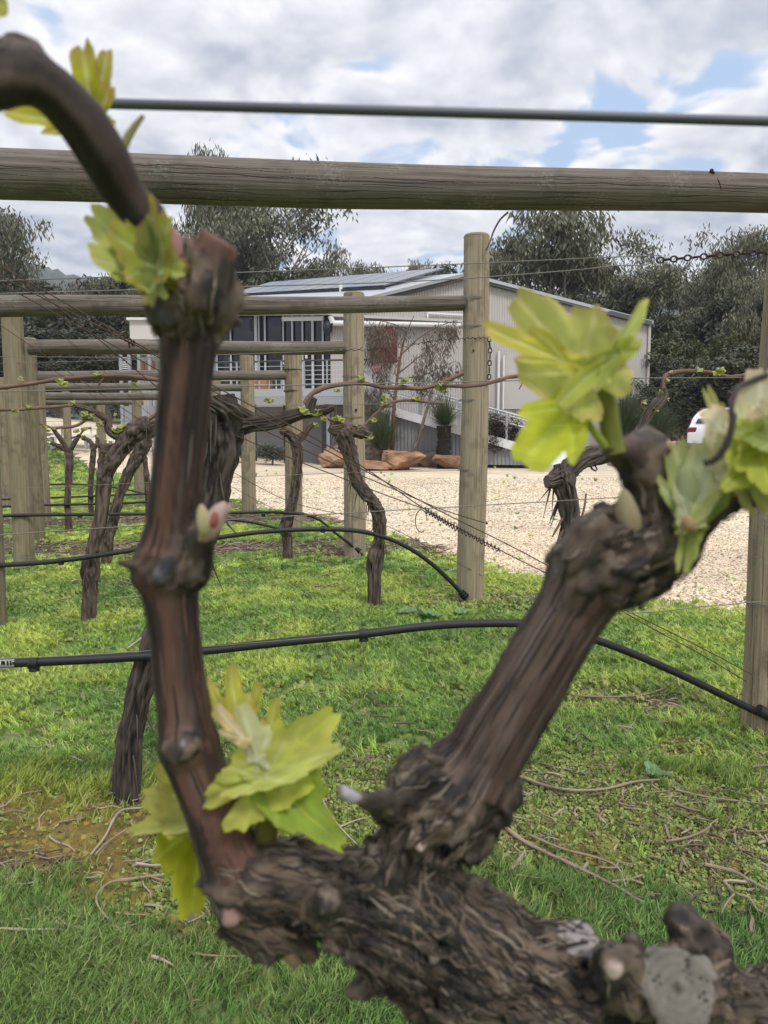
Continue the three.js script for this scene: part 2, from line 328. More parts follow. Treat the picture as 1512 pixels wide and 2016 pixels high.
  const W = [];
  for (let i = 0; i < 190000; i++) {
    const near = r() < 0.6, [x, z] = near ? viewSpot(r, 1.3, 2.6) : viewSpot(r, 2.6, 8), s = stripAt(x, z), g = gravelAt(x, z); if (g > -0.1) continue;
    const p = fbm(x * 3.7 + 5, z * 3.7, 7.7, 3) + 0.07 * sstep(0.1, 0.6, x), m = mossAt(x, z), q = s > 0.4 ? 0.10 + sstep(lerp(0.30, 0.46, sstep(0.3, -0.3, x)), lerp(0.46, 0.60, sstep(0.3, -0.3, x)), p) * (1 - 0.7 * m) : 0.30 * sstep(0.5, 0.62, fbm(x * 2, z * 2, 15.5, 2)); if (r() > (s > 0.4 && x < -0.25 && m > 0.5 ? q * 0.24 : q)) continue;
    const c = mix3([0.20, 0.27, 0.075], [0.42, 0.46, 0.16], r()), f = near ? 0.72 : 1.5; W.push([x, ground(x, z), z, f * (0.7 + 0.8 * r()), r() * 6.28, (r() - 0.5) * 0.6, c]);
  }
  scatter('ground_cover', weed, grassMat, W);
  // moss cushions
  const cushion = (() => { const g = mergeVertices(new THREE.IcosahedronGeometry(0.012, 2).deleteAttribute('uv').deleteAttribute('normal')); const p = g.attributes.position; for (let i = 0; i < p.count; i++) { const k = 1 + (h3(i, 3, 4) - 0.5) * 0.5; p.setXYZ(i, p.getX(i) * k, p.getY(i) * k * 0.55, p.getZ(i) * k); } g.computeVertexNormals(); return flat(g, [1, 1, 1]); })();
  const M = [];
  for (let i = 0; i < 70000; i++) { const [x, z] = viewSpot(r, 1.35, 2.3), s = stripAt(x, z); if (r() > s * mossAt(x, z) * 0.95) continue; const c = mix3([0.036, 0.025, 0.009], [0.34, 0.245, 0.048], r() * r() * 0.6 + 0.4 * n3(x * 9, z * 9, 3)); M.push([x, ground(x, z) - 0.003 + 0.007 * n3(x * 23, z * 23, 5), z, 0.3 + 1.0 * r() * r() + 0.3 * n3(x * 11, z * 11, 2), r() * 6.28, 0, c, 0.85]); }
  scatter('moss', cushion, std({ vertexColors: true, roughness: 1 }), M);
  // bark, dead leaves and snapped twigs
  const chip = (() => { const g = new THREE.BoxGeometry(0.038, 0.0026, 0.0042, 4, 1, 1), p = g.attributes.position; for (let i = 0; i < p.count; i++) { const x = p.getX(i); p.setY(i, p.getY(i) + 0.002 * Math.cos(x * 60)); p.setZ(i, p.getZ(i) * (1 - Math.abs(x) * 16) + 0.003 * Math.sin(x * 90)); } g.computeVertexNormals(); return flat(g, [1, 1, 1]); })();
  const stick = (() => { const g = limb([[V(-0.03, 0, 0), 0.0014], [V(-0.008, 0.003, 0.004), 0.0013], [V(0.012, 0.001, -0.003), 0.0012], [V(0.032, 0.004, 0.002), 0.0008]], { radial: 5, steps: 6 }); g.deleteAttribute('uv'); return flat(g, [1, 1, 1]); })();
  const C = [], T = [];
  for (let i = 0; i < 90000; i++) {
    const k = r(), [x, z] = k < 0.35 ? viewSpot(r, 1.3, 2.7) : viewSpot(r, 4.2, 10), s = stripAt(x, z), g = gravelAt(x, z); if (g > 0.15) continue;
    const clump = sstep(0.46, 0.66, fbm(x * 4.1, z * 4.1, 21.5, 2)), dens = s > 0.35 ? (k < 0.35 ? (0.02 + 0.55 * clump) * lerp(0.34, 1, sstep(0.2, -0.4, x)) : 0.45 + 0.5 * clump) : 0.014; if (r() > dens) continue;
    const c = r() < 0.25 ? [0.36, 0.29, 0.22] : mix3([0.075, 0.048, 0.032], [0.25, 0.18, 0.13], r());
    (r() < 0.6 ? T : C).push([x, ground(x, z) + 0.003 + 0.012 * r() * s + (s < 0.3 ? 0.02 : 0), z, (0.4 + 1.2 * r()) * (k < 0.35 ? 1 : 1.9), r() * 6.28, (r() - 0.5) * 0.7, c]);
  }
  scatter('bark_litter', chip, std({ vertexColors: true, roughness: 0.9 }), C); scatter('twig_litter', stick, std({ vertexColors: true, roughness: 0.9 }), T);
  // loose stones of the drive
  const stone = (() => { const g = mergeVertices(new THREE.IcosahedronGeometry(0.010, 1).deleteAttribute('uv').deleteAttribute('normal')), p = g.attributes.position; for (let i = 0; i < p.count; i++) { const k = 0.75 + 0.55 * h3(i, 8, 1); p.setXYZ(i, p.getX(i) * k * 1.2, p.getY(i) * k * 0.7, p.getZ(i) * k); } g.computeVertexNormals(); return flat(g, [1, 1, 1]); })();
  const S = [];
  for (let i = 0; i < 190000; i++) {
    const k = r(), [x, z] = k < 0.6 ? viewSpot(r, 3.6, 8) : viewSpot(r, 8, 19), g = gravelAt(x, z); if (g < -0.05 && (g < -0.75 || r() > 0.10 * (1 + g))) continue;
    const q = r(), c = q < 0.70 ? mix3([0.58, 0.49, 0.345], [0.84, 0.75, 0.57], r()) : q < 0.80 ? mix3([0.42, 0.27, 0.185], [0.60, 0.40, 0.27], r()) : mix3([0.22, 0.17, 0.12], [0.38, 0.30, 0.22], r());
    const pk = sstep(0.46, 0.62, fbm(x * 0.5, z * 0.5, 4.4, 3)), tr = 1 - 0.16 * sstep(0.5, 0.66, fbm(x * 0.7 + 3, z * 2.4, 14.4, 3)); c[0] *= tr; c[1] *= tr * (1 - 0.04 * pk); c[2] *= tr * (1 - 0.07 * pk);
    S.push([x, ground(x, z) + 0.001, z, (0.45 + 0.75 * r() * r()) * (k < 0.6 ? 1.0 : 1.7), r() * 6.28, (r() - 0.5) * 0.6, c]);
  }
  scatter('loose_gravel', stone, std({ vertexColors: true, roughness: 0.9 }), S);
}
// ---------------------------------------------------------------- trellis: posts, rails, wires, hoses
function woodTex(seed, a, b, dark, lichen) {
  const crack = (u, v) => { let k = 1; for (let i = 0; i < (seed > 5 ? 64 : 38); i++) { const c = h3(i, seed, 1) + 0.010 * (tn(0.5, v, 1, 9, seed + i) - 0.5) * 2 + 0.004 * (tn(0.5, v, 1, 40, i) - 0.5), v0 = h3(i, seed, 2), len = 0.12 + 0.5 * h3(i, seed, 3); let dv = Math.abs(v - v0); dv = Math.min(dv, 1 - dv); if (dv > len / 2) continue; let du = Math.abs(u - c); du = Math.min(du, 1 - du); const w = (0.0012 + 0.0056 * Math.pow(h3(i, seed, 4), 2)) * (1 - dv / (len / 2)); k = Math.min(k, sstep(0, w + 0.0004, du)); } return k; };
  const cell = (u, v) => { const f = tn(u, v, 150, 5, seed) * 0.45 + tn(u, v, 60, 3, seed + 1) * 0.35 + tn(u, v, 300, 14, seed + 2) * 0.3, blot = tn(u, v, 7, 9, seed + 3) * 0.6 + tn(u, v, 23, 31, seed + 4) * 0.4; return [f, blot]; };
  const W = 512, H = 1024, hgt = new Float32Array(W * H);
  const map = tex(W, H, (u, v, i, j) => {
    const [f, bl] = cell(u, v), k = crack(u, v); hgt[j * W + i] = f * 0.5 + k * 0.5;
    let c = mix3(a, b, clamp(f * 1.15 - 0.1)); c = mix3(c, dark, sstep(0.50, 0.85, bl) * (seed > 5 ? 0.3 : 0.5));
    const li = tn(u, v, 130, 190, seed + 6) * tn(u, v, 9, 12, seed + 7); c = mix3(c, lichen, sstep(0.40, 0.60, li) * 0.35);
    return mix3([0.022, 0.018, 0.014], c, 0.12 + 0.88 * k);
  }, true);
  const bump = tex(W, H, (u, v, i, j) => { const q = hgt[j * W + i]; return [q, q, q]; });
  return { map, bumpMap: bump, bumpScale: 0.004 };
}
const postWood = std({ ...woodTex(3, [0.185, 0.150, 0.100], [0.405, 0.340, 0.240], [0.115, 0.095, 0.066], [0.36, 0.37, 0.25]), roughness: 0.9 });
const railWood = std({ ...woodTex(11, [0.066, 0.055, 0.045], [0.215, 0.180, 0.145], [0.040, 0.033, 0.026], [0.26, 0.25, 0.21]), roughness: 0.92 });
const postTints = [[0.97, 0.96, 0.95], [0.76, 0.76, 0.70], [0.84, 0.82, 0.77], [0.60, 0.61, 0.54], [0.94, 0.90, 0.84]].map(c => { const m = postWood.clone(); m.color = lin(...c); return m; });
const endWood = std({ color: lin(0.26, 0.205, 0.13), roughness: 0.95 });
const galv = std({ color: lin(0.30, 0.31, 0.32), roughness: 0.45, metalness: 0.75 });
const oldWire = std({ color: lin(0.20, 0.19, 0.165), roughness: 0.7, metalness: 0.35 });
const rustWire = std({ color: lin(0.085, 0.052, 0.036), roughness: 0.8, metalness: 0.3 });
const rustChain = std({ color: lin(0.055, 0.036, 0.028), roughness: 0.8, metalness: 0.4 });
const hose = std({ color: lin(0.010, 0.011, 0.012), roughness: 0.6 });
const postAt = {};
function post(key, px, py, wpx, topPy, label, lean = 0, group) {
  const b = gp(px, py); b.y = ground(b.x, b.z); const d = -b.z, r = wpx / 2 / FOCAL * d, top = at(px, topPy, d).y - b.y;
  const seed = px * 7 + py, t = thing('trellis_post', label, 'post', b, group); postAt[key] = { base: b, r, top };
  const n = Math.max(4, Math.ceil(top / 0.08)), pts = [];
  for (let i = 0; i <= 6; i++) { const k = i / 6; pts.push([V(lean * k + 0.006 * Math.sin(k * 5 + seed), -0.12 + (top + 0.12) * k, 0.006 * Math.cos(k * 4 + seed)), r * (1.04 - 0.06 * k)]); }
  const g = limb(pts, { radial: 30, steps: n, around: 2 * Math.PI * r / 0.5, length: 1, rough: (c, s, l) => (n3(c * 1.4 + seed, s * 1.4, l * 1.2) - 0.5) * r * 0.13, cap: false });
  const uv = g.attributes.uv, o = h3(px, py, 3); for (let i = 0; i < uv.count; i++) uv.setXY(i, uv.getX(i) + o, uv.getY(i) + o * 3);
  part(t, 'shaft', g, postTints[{ R1: 4, R2: 0, R3: 0, R4: 2, R5: 2, L2: 3, L3: 1, L4: 3, L5: 1 }[key] ?? 1], false);
  const cap = new THREE.CylinderGeometry(r * 0.90, r * 0.985, 0.012, 30); cap.translate(lean + 0.006 * Math.sin(5 + seed), top + 0.004, 0.006 * Math.cos(4 + seed)); part(t, 'sawn_top', cap, endWood, false);
  postAt[key].thing = t; return t;
}
function wireBand(key, py, d = 0.0016) {                                      // a wire wound round a post
  const p = postAt[key], y = at(0, py, -p.base.z).y; const g = new THREE.TorusGeometry(p.r * 1.02, d, 6, 36); g.rotateX(Math.PI / 2 + 0.03); g.translate(p.base.x, y, p.base.z);
  const g2 = g.clone(); g2.translate(0, 0.006, 0); part(p.thing, 'wire_band', mergeGeometries([g, g2]), oldWire); return y;
}
post('R1', 1503, 1437, 92, 452, 'nearest pale timber post, cut by the right edge of the view', 0.02);
post('R2', 925, 1183, 51, 466, 'tall pale timber post beside the pebble drive, wound with wire', 0.02);
post('R3', 697, 1097, 41, 579, 'timber post with a round cap, behind the curved bare vine trunk', 0.01);
post('R4', 580, 1040, 33, 690, 'mid-distance post directly behind the slim vine trunk', 0);
post('R5', 491, 1010, 27, 702, 'slim distant post standing left of the moss-banded one', 0);
post('R6', 428, 990, 22, 742, 'distant post behind the dark gnarled vine head', 0);
post('L2', -18, 1238, 58, 588, 'post sliver at the far left edge of the view', 0);
post('L3', 48, 1122, 38, 602, 'broad left post under the second rail, greyish and lichen-spotted', 0);
post('L4', 75, 1067, 26, 668, 'left post half hidden behind the broad lichen-spotted one', 0);
post('L5', 91, 1030, 18, 742, 'third post of the left overlapping cluster, shortest in view', 0);
post('F1', 275, 986, 19, 768, 'far post just left of the big blurred cane', 0);
post('F2', 205, 972, 16, 775, 'far post behind the leafy tuft of a vine', 0);
post('F3', 137, 962, 15, 772, 'far post standing in front of the white deck furniture', 0);
post('F4', 14, 997, 19, 745, 'thin far post near the left frame edge', 0);
function rail(name, a, b, ra, rb, label, seed, ends = true) {
  const t = thing(name, label, 'rail', V((a.x + b.x) / 2, Math.min(a.y, b.y) - Math.max(ra, rb), (a.z + b.z) / 2));
  const pts = []; for (let i = 0; i <= 8; i++) { const k = i / 8, p = a.clone().lerp(b, k); p.y += 0.004 * Math.sin(k * 7 + seed); pts.push([p, lerp(ra, rb, k)]); }
  const L = a.distanceTo(b), g = limb(pts, { radial: 30, steps: Math.ceil(L / 0.04), around: 2 * Math.PI * ra / 0.5, rough: (c, s, l) => (n3(c * 1.5 + seed, s * 1.5, l * 1.4) - 0.5) * ra * 0.12 + (n3(c * 6 + seed, s * 6, l * 3) - 0.5) * ra * 0.05, cap: false });
  const uv = g.attributes.uv; for (let i = 0; i < uv.count; i++) uv.setXY(i, uv.getX(i) + seed * 0.37, uv.getY(i) + seed * 0.73);
  part(t, 'log', g, railWood);
  if (ends) for (const [p, q, r] of [[a, b, ra], [b, a, rb]]) { const d = p.clone().sub(q).normalize(), c = new THREE.CylinderGeometry(r * 0.97, r * 0.97, 0.006, 26); c.applyQuaternion(new THREE.Quaternion().setFromUnitVectors(V(0, 1, 0), d)); c.translate(p.x, p.y, p.z); part(t, 'sawn_end', c, endWood); }
  return t;
}
const DIR = V(-2.47, 0, 0.62).normalize();
function rowNormal() { return V(-DIR.z, 0, DIR.x); }
const rowBase = { 1: postAt.R1.base, 2: postAt.R2.base, 3: postAt.R3.base, 4: postAt.R4.base, 5: postAt.R5.base, 6: postAt.R6.base };
function rp(row, px, py, off = 0) { return onPlane(px, py, rowBase[row].clone().add(V(0, 0, off)), rowNormal()); }
rail('top_rail', rp(1, 1520, 383, 0.035), rp(1, -120, 343, 0.035), 0.054, 0.0545, 'large weathered grey rail spanning the whole sky in front', 1);
rail('top_rail', rp(2, 916, 598), rp(2, -40, 604), 0.042, 0.053, 'second grey rail, butted to the tall wire-wound post', 2);
rail('top_rail', rp(3, 680, 685), rp(3, 56, 683), 0.052, 0.054, 'dark rail at the round-capped post, third from above', 3);
rail('top_rail', rp(4, 566, 738), rp(4, 66, 741), 0.050, 0.052, 'fourth rail from above, ending at the moss-banded post', 4);
rail('top_rail', rp(5, 480, 763), rp(5, 84, 761), 0.046, 0.047, 'fifth rail from above, darker and thin', 5);
rail('top_rail', rp(6, 425, 781), rp(6, 76, 780), 0.054, 0.056, 'sixth rail from above, seen left of the big cane', 6);
rail('top_rail', at(282, 793, 12.1), at(76, 792, 12.1), 0.036, 0.036, 'lowest and farthest thin rail on the left', 7);
// fittings on the posts
const galvOld = std({ color: lin(0.33, 0.34, 0.33), roughness: 0.6, metalness: 0.5 });
for (const [k, y] of [['R2', 645], ['R2', 789], ['R2', 925], ['R2', 590], ['R1', 1186], ['R3', 822], ['R4', 728], ['R4', 768], ['R3', 742]]) wireBand(k, y);
{ // moss-like frayed strapping on the fourth post
  const p = postAt.R4; for (const py of [728, 770]) { const g = new THREE.TorusGeometry(p.r * 1.04, 0.006, 6, 30), q = g.attributes.position; for (let i = 0; i < q.count; i++) q.setZ(i, q.getZ(i) + (h3(i, py, 1) - 0.5) * 0.01); g.computeVertexNormals(); g.rotateX(Math.PI / 2); g.translate(p.base.x, at(0, py, -p.base.z).y, p.base.z); part(p.thing, 'mossy_strap', g, std({ color: lin(0.10, 0.11, 0.06), roughness: 1 })); }
}
{ // nails and bolts
  const nail = (key, px, py, r) => { const p = postAt[key], q = at(px, py, -p.base.z - Math.sqrt(Math.max(0, p.r * p.r - ((px - CX) / FOCAL * -p.base.z - p.base.x) ** 2)) * 0.98), g = new THREE.CylinderGeometry(r, r, 0.012, 10); g.rotateX(Math.PI / 2); g.translate(q.x, q.y, q.z); part(p.thing, 'bolt', g, rustChain); };
  nail('R3', 701, 807, 0.010); nail('R2', 958, 1030, 0.007); nail('R2', 932, 690, 0.006);
}
// hanging loop of bark-coloured cane over the tall post and small dried shoots on the near rail
const deadCane = std({ color: lin(0.050, 0.034, 0.027), roughness: 0.85 });
solo('dry_tendril', limb([[rp(2, 1000, 418, 0.03), 0.006], [rp(2, 985, 432, 0.04), 0.0055], [rp(2, 972, 455, 0.05), 0.005], [rp(2, 964, 478, 0.09), 0.004], [rp(2, 957, 492, 0.11), 0.004]], { radial: 8, step: 0.02 }), deadCane, 'dark dry tendril arching from the near rail to the tall post', 'tendril');
solo('dry_tendril', mergeGeometries([limb([[rp(1, 1140, 349, 0.06), 0.003], [rp(1, 1165, 342, 0.06), 0.0032], [rp(1, 1196, 340, 0.06), 0.003], [rp(1, 1252, 346, 0.06), 0.003], [rp(1, 1300, 350, 0.06), 0.003]], { radial: 8, step: 0.01 }), ...[[1144, 345], [1195, 339], [1253, 346], [1300, 349]].map(([x, y]) => { const p = rp(1, x, y, 0.06), g = new THREE.IcosahedronGeometry(0.0065, 1); g.translate(p.x, p.y, p.z); return g.toNonIndexed ? g : g; }).map(g => mergeVertices(g)), limb([[rp(1, 1143, 346, 0.06), 0.0028], [rp(1, 1145, 337, 0.06), 0.001]], { radial: 6, step: 0.01 })]), deadCane, 'jointed dry tendril lying on top of the near rail', 'tendril');
solo('dry_shoot', mergeGeometries([limb([[rp(1, 1420, 372, 0.09), 0.0022], [rp(1, 1414, 355, 0.09), 0.002], [rp(1, 1408, 347, 0.08), 0.0018], [rp(1, 1401, 337, 0.08), 0.0018]], { radial: 6, step: 0.006 }), ...[[1401, 336, 0.006], [1405, 340, 0.004], [1408, 351, 0.005]].map(([x, y, r]) => { const p = rp(1, x, y, 0.08), g = mergeVertices(new THREE.IcosahedronGeometry(r, 1)); g.translate(p.x, p.y, p.z); return g; })]), std({ color: lin(0.075, 0.028, 0.022), roughness: 0.9 }), 'tiny reddish dry shoot sticking up from the near rail', 'shoot');
// ---- wires
function wire(label, pts, r, mat = oldWire, name = 'fence_wire', radial = 6) { return solo(name, limb(pts.map(p => [p, r]), { radial, step: 0.06 }), mat, label, 'wire'); }
const W_ = (row, list, off = 0) => list.map(p => rp(row, p[0], p[1], off));
wire('thick galvanised wire crossing the sky in front, nearest the lens', [at(-420, 186, 0.262), at(170, 203, 0.248), at(756, 218, 0.25), at(1512, 239, 0.255), at(2100, 256, 0.26)], 0.0016, std({ color: lin(0.085, 0.095, 0.11), roughness: 0.5, metalness: 0.2 }), 'fence_wire', 12);
wire('upper of the two thin wires below the near rail', W_(1, [[-60, 556], [0, 553], [460, 537], [900, 520], [1210, 506], [1300, 503]], 0.06), 0.0014);
wire('lower of the two thin wires below the near rail, joined to the chain', W_(1, [[-60, 580], [0, 578], [460, 565], [850, 552], [1150, 530], [1212, 523], [1275, 520], [1302, 503]], 0.06), 0.0015);
wire('straight wire at cane height running behind the left blurred cane', W_(1, [[-40, 772], [400, 762], [900, 752], [1207, 745], [1512, 743], [1560, 742]], 0.04), 0.0013);
wire('thin wire at knee height across the pebble drive', W_(1, [[-40, 1056], [0, 1053], [440, 1024], [717, 1008], [1000, 992], [1270, 976], [1500, 960]], 0.05), 0.0013);
wire('twisted low wire reaching the nearest post', W_(1, [[1215, 1208], [1300, 1204], [1380, 1194], [1440, 1190], [1470, 1186], [1540, 1184]], 0.1), 0.0016);
wire('fine wire running just above the nearest black hose', W_(1, [[-40, 1298], [120, 1292], [420, 1272], [760, 1243]], 0.05), 0.0010);
wire('slightly slack wire on the third rail, leading to the barbed end', W_(2, [[-40, 702], [310, 703], [420, 699], [560, 694], [660, 690], [700, 686]], 0.04), 0.0019);
wire('thin wire above the slack one at the left posts', W_(3, [[-40, 716], [170, 711], [310, 706]], 0.05), 0.0019);
wire('thin wire behind the arching cane of the second row', W_(2, [[410, 800], [640, 797], [870, 793], [906, 790]], 0.05), 0.0014);
wire('thin wire over the pebbles at the middle posts', W_(2, [[440, 941], [678, 931], [820, 928], [905, 926]], 0.06), 0.0014);
wire('far thin wire low at the left posts', W_(2, [[-20, 964], [185, 955], [285, 950], [330, 947]], 0.05), 0.0014);
wire('faint wire above the second black hose on the left', W_(2, [[-20, 1102], [185, 1091], [300, 1083]], 0.07), 0.0012);
wire('short faint wire in front of the far left vines', W_(4, [[-20, 830], [310, 829]], 0.05), 0.0020);
{ // barbed, frayed wire end between the third and second posts
  const base = W_(2, [[660, 690], [730, 688], [790, 683], [850, 672], [905, 667], [958, 665]], 0.09), c = new THREE.CatmullRomCurve3(base), q = [];
  for (let i = 0; i <= 120; i++) { const p = c.getPoint(i / 120); p.y += 0.004 * Math.sin(i * 1.3); p.z += 0.004 * Math.cos(i * 1.3); q.push([p, 0.0022]); }
  const gs = [limb(q, { radial: 5, steps: 240 })]; const r = rng(9);
  for (let i = 0; i < 26; i++) { const p = c.getPoint(r()), d = V(r() - 0.5, r() - 0.6, r() - 0.5).normalize().multiplyScalar(0.03); gs.push(limb([[p, 0.0018], [p.clone().add(d), 0.0012]], { radial: 5, steps: 2 })); }
  solo('barbed_wire', mergeGeometries(gs), rustChain, 'frayed twisted wire tail hooked on the tall post', 'wire');
}
function chain(label, pts, link, mat = rustChain, name = 'steel_chain') {
  const c = new THREE.CatmullRomCurve3(pts), L = c.getLength(), n = Math.max(2, Math.round(L / (link * 1.45))), t = thing(name, label, 'chain', c.getPoint(0.5));
  const lg = new THREE.TorusGeometry(link * 0.40, link * 0.13, 6, 14); lg.scale(1.5, 1, 1);
  for (let i = 0; i <= n; i++) { const p = c.getPoint(i / n), d = c.getTangent(i / n), g = lg.clone(); g.rotateX(i % 2 ? Math.PI / 2 : 0.15); g.applyQuaternion(new THREE.Quaternion().setFromUnitVectors(V(1, 0, 0), d)); g.translate(p.x, p.y, p.z); part(t, 'chain_link', g, mat); }
  return t;
}
chain('rusty chain at upper right, level with the tree tops', W_(1, [[1300, 512], [1350, 508], [1410, 503], [1470, 499], [1530, 495]], 0.06), 0.019);
chain('short dark chain hanging down the side of the tall post', W_(2, [[963, 668], [965, 690], [964, 715], [963, 742]], 0.09), 0.024);
// diagonal brace wires
const knot = [[836, 1003], [900, 1040], [985, 1084]];
wire('upper rusty diagonal brace wire of the nearest row', W_(1, [[-40, 500], [0, 523], [250, 665], [416, 757], [680, 897], [836, 1002], [900, 1038], [1000, 1091], [1094, 1137], [1245, 1208], [1400, 1285], [1480, 1328]], 0.07), 0.0017, rustWire, 'brace_wire');
wire('second rusty diagonal brace wire, knotted above the far deck', W_(1, [[-40, 521], [0, 543], [130, 610], [317, 706], [416, 768], [680, 906], [860, 1003], [1000, 1072], [1102, 1127], [1250, 1218], [1385, 1291], [1470, 1342]], 0.085), 0.0017, rustWire, 'brace_wire');
wire('third rusty diagonal brace wire ending at the tall post', W_(1, [[-40, 535], [0, 557], [150, 640], [317, 732], [430, 800], [640, 905], [780, 965], [870, 1003], [953, 1029]], 0.055), 0.0015, rustWire, 'brace_wire');
wire('steep rusty wire joining the twisted knot from the left', W_(1, [[-10, 512], [43, 549], [213, 683], [317, 768], [404, 828], [560, 897], [694, 949], [760, 975], [830, 1000]], 0.04), 0.0015, rustWire, 'brace_wire');
wire('brace wire of the second row running to the tall post base', W_(2, [[-20, 628], [0, 640], [287, 833], [447, 923], [567, 986], [757, 1034], [860, 1087], [948, 1133]], 0.08), 0.0019, rustWire, 'brace_wire');
wire('faint brace wire over the pebbles behind the slim trunk', W_(3, [[60, 700], [300, 855], [443, 950], [539, 1002], [660, 1060]], 0.06), 0.0019, rustWire, 'brace_wire');
wire('far brace wire crossing the left rails steeply', W_(3, [[20, 590], [160, 690], [290, 812], [330, 838]], 0.06), 0.0019, rustWire, 'brace_wire');
{ const c = new THREE.CatmullRomCurve3(W_(1, knot, 0.075)), q = []; for (let i = 0; i <= 150; i++) { const p = c.getPoint(i / 150), w = 0.005 + 0.006 * n3(i * 0.1, 1, 1); p.y += w * Math.sin(i * 0.95); p.z += w * Math.cos(i * 0.95); q.push([p, 0.0017]); } const p0 = rp(1, 838, 1002, 0.075), loop = []; for (let i = 0; i <= 14; i++) { const a = i / 14 * 5.2; loop.push([p0.clone().add(V(-0.012 + 0.016 * Math.cos(a), -0.032 + 0.03 * Math.sin(a), 0.004 * i * 0.2)), 0.0013]); } solo('wire_knot', mergeGeometries([limb(q, { radial: 5, steps: 320 }), limb(loop, { radial: 5, steps: 40 })]), rustWire, 'curled rusty twist where the brace wires join, over the pebbles', 'wire'); }
{ const p = rp(1, 252, 668, 0.075), gs = []; for (let i = 0; i < 4; i++) { const g = new THREE.TorusGeometry(0.0055, 0.002, 6, 12); g.rotateY(0.5 + i * 0.3); g.translate(p.x - 0.012 + i * 0.008, p.y + 0.006 - i * 0.005, p.z); gs.push(g); } gs.push(limb([[p, 0.002], [p.clone().add(V(0.003, -0.022, 0)), 0.0014]], { radial: 5, steps: 2 })); solo('wire_knot', mergeGeometries(gs), rustChain, 'small dark knot on the diagonal wires before the pale wall', 'wire'); }
// ---- irrigation hoses
function hoseLine(label, pts, r, drips, extra) {
  const t = thing('irrigation_hose', label, 'hose', pts[Math.floor(pts.length / 2)].clone());
  part(t, 'pipe', limb(pts.map(p => [p, r]), { radial: 14, step: 0.05 }), hose);
  for (const p of drips) { const g = mergeGeometries([(() => { const c = new THREE.CylinderGeometry(r * 0.85, r * 1.1, r * 1.6, 12); c.translate(0, -r * 0.9, 0); return c; })(), (() => { const c = new THREE.CylinderGeometry(r * 1.28, r * 1.28, r * 2.0, 14); c.rotateZ(Math.PI / 2); return c; })()]); g.translate(p.x, p.y, p.z); part(t, 'dripper', g, hose); }
  if (extra) extra(t); return t;
}
hoseLine('nearest black irrigation hose, with a silver tag at its left', W_(1, [[-160, 1310], [-10, 1306], [70, 1303], [300, 1291], [420, 1279], [560, 1264], [716, 1248], [860, 1231], [1000, 1227], [1060, 1230], [1130, 1247], [1200, 1269], [1300, 1310], [1400, 1357], [1470, 1392], [1530, 1418]], 0.04), 0.0118, W_(1, [[67, 1305], [716, 1248], [1038, 1227]], 0.04), t => {
  const a = rp(1, -60, 1308, 0.04), b = rp(1, 30, 1305, 0.04); part(t, 'silver_tag', rod(a, b, 0.0121, 16), std({ color: lin(0.42, 0.43, 0.44), roughness: 0.4, metalness: 0.3 }));
  const gs = []; for (const [x, h] of [[4, 7], [8, 7], [15, 8], [21, 8], [26, 6]]) { const p = rp(1, x, 1305.5, 0.053); gs.push(box(p.x - 0.0022, p.y - h * 0.0006, p.z - 0.0008, p.x + 0.0022, p.y + h * 0.0006, p.z + 0.0004)); } part(t, 'stamped_mark', mergeGeometries(gs), hose);
  const e = rp(1, 1506, 1404, 0.06); part(t, 'clamp', (() => { const g = new THREE.CylinderGeometry(0.019, 0.019, 0.05, 14); g.rotateZ(1.1); g.translate(e.x, e.y, e.z); return g; })(), hose);
});
hoseLine('second black hose, arching down to the foot of the tall post', W_(2, [[-60, 1116], [0, 1113], [120, 1104], [280, 1080], [410, 1061], [520, 1047], [640, 1042], [720, 1048], [790, 1071], [850, 1110], [900, 1158], [918, 1178]], 0.08), 0.0125, W_(2, [[120, 1104], [636, 1041]], 0.08), t => { const p = rp(2, 912, 1170, 0.08), gs = []; for (let i = 0; i < 4; i++) { const g = new THREE.TorusGeometry(0.02, 0.005, 6, 14); g.rotateY(1.2 + i * 0.2); g.rotateZ(-0.8); g.translate(p.x - 0.012 + i * 0.009, p.y + 0.01 - i * 0.009, p.z); gs.push(g); } part(t, 'tie', mergeGeometries(gs), hose); });
hoseLine('third black hose, dropping at the round-capped post', W_(3, [[-40, 1017], [60, 1014], [280, 1012], [440, 1010], [560, 1009], [620, 1019], [665, 1053], [700, 1080], [716, 1096]], 0.08), 0.0125, W_(3, [[157, 1014], [519, 1012]], 0.08), t => { const p = rp(3, 704, 1082, 0.08), g = new THREE.CylinderGeometry(0.024, 0.024, 0.05, 12); g.rotateZ(0.9); g.translate(p.x, p.y, p.z); part(t, 'tie', g, hose); });
hoseLine('short black hose sagging between the third and second hoses', W_(3, [[440, 1021], [500, 1029], [550, 1041]], 0.3), 0.0105, []);
hoseLine('fourth black hose, low among the left posts', W_(4, [[-20, 998], [100, 994], [200, 992], [300, 988]], 0.05), 0.012, []);
hoseLine('fifth black hose, higher at the left posts', W_(5, [[-20, 984], [100, 980], [200, 976], [290, 972]], 0.05), 0.012, []);
hoseLine('farthest black hose by the pebble drive edge', W_(6, [[60, 956], [150, 953], [240, 962], [285, 972]], 0.05), 0.012, []);
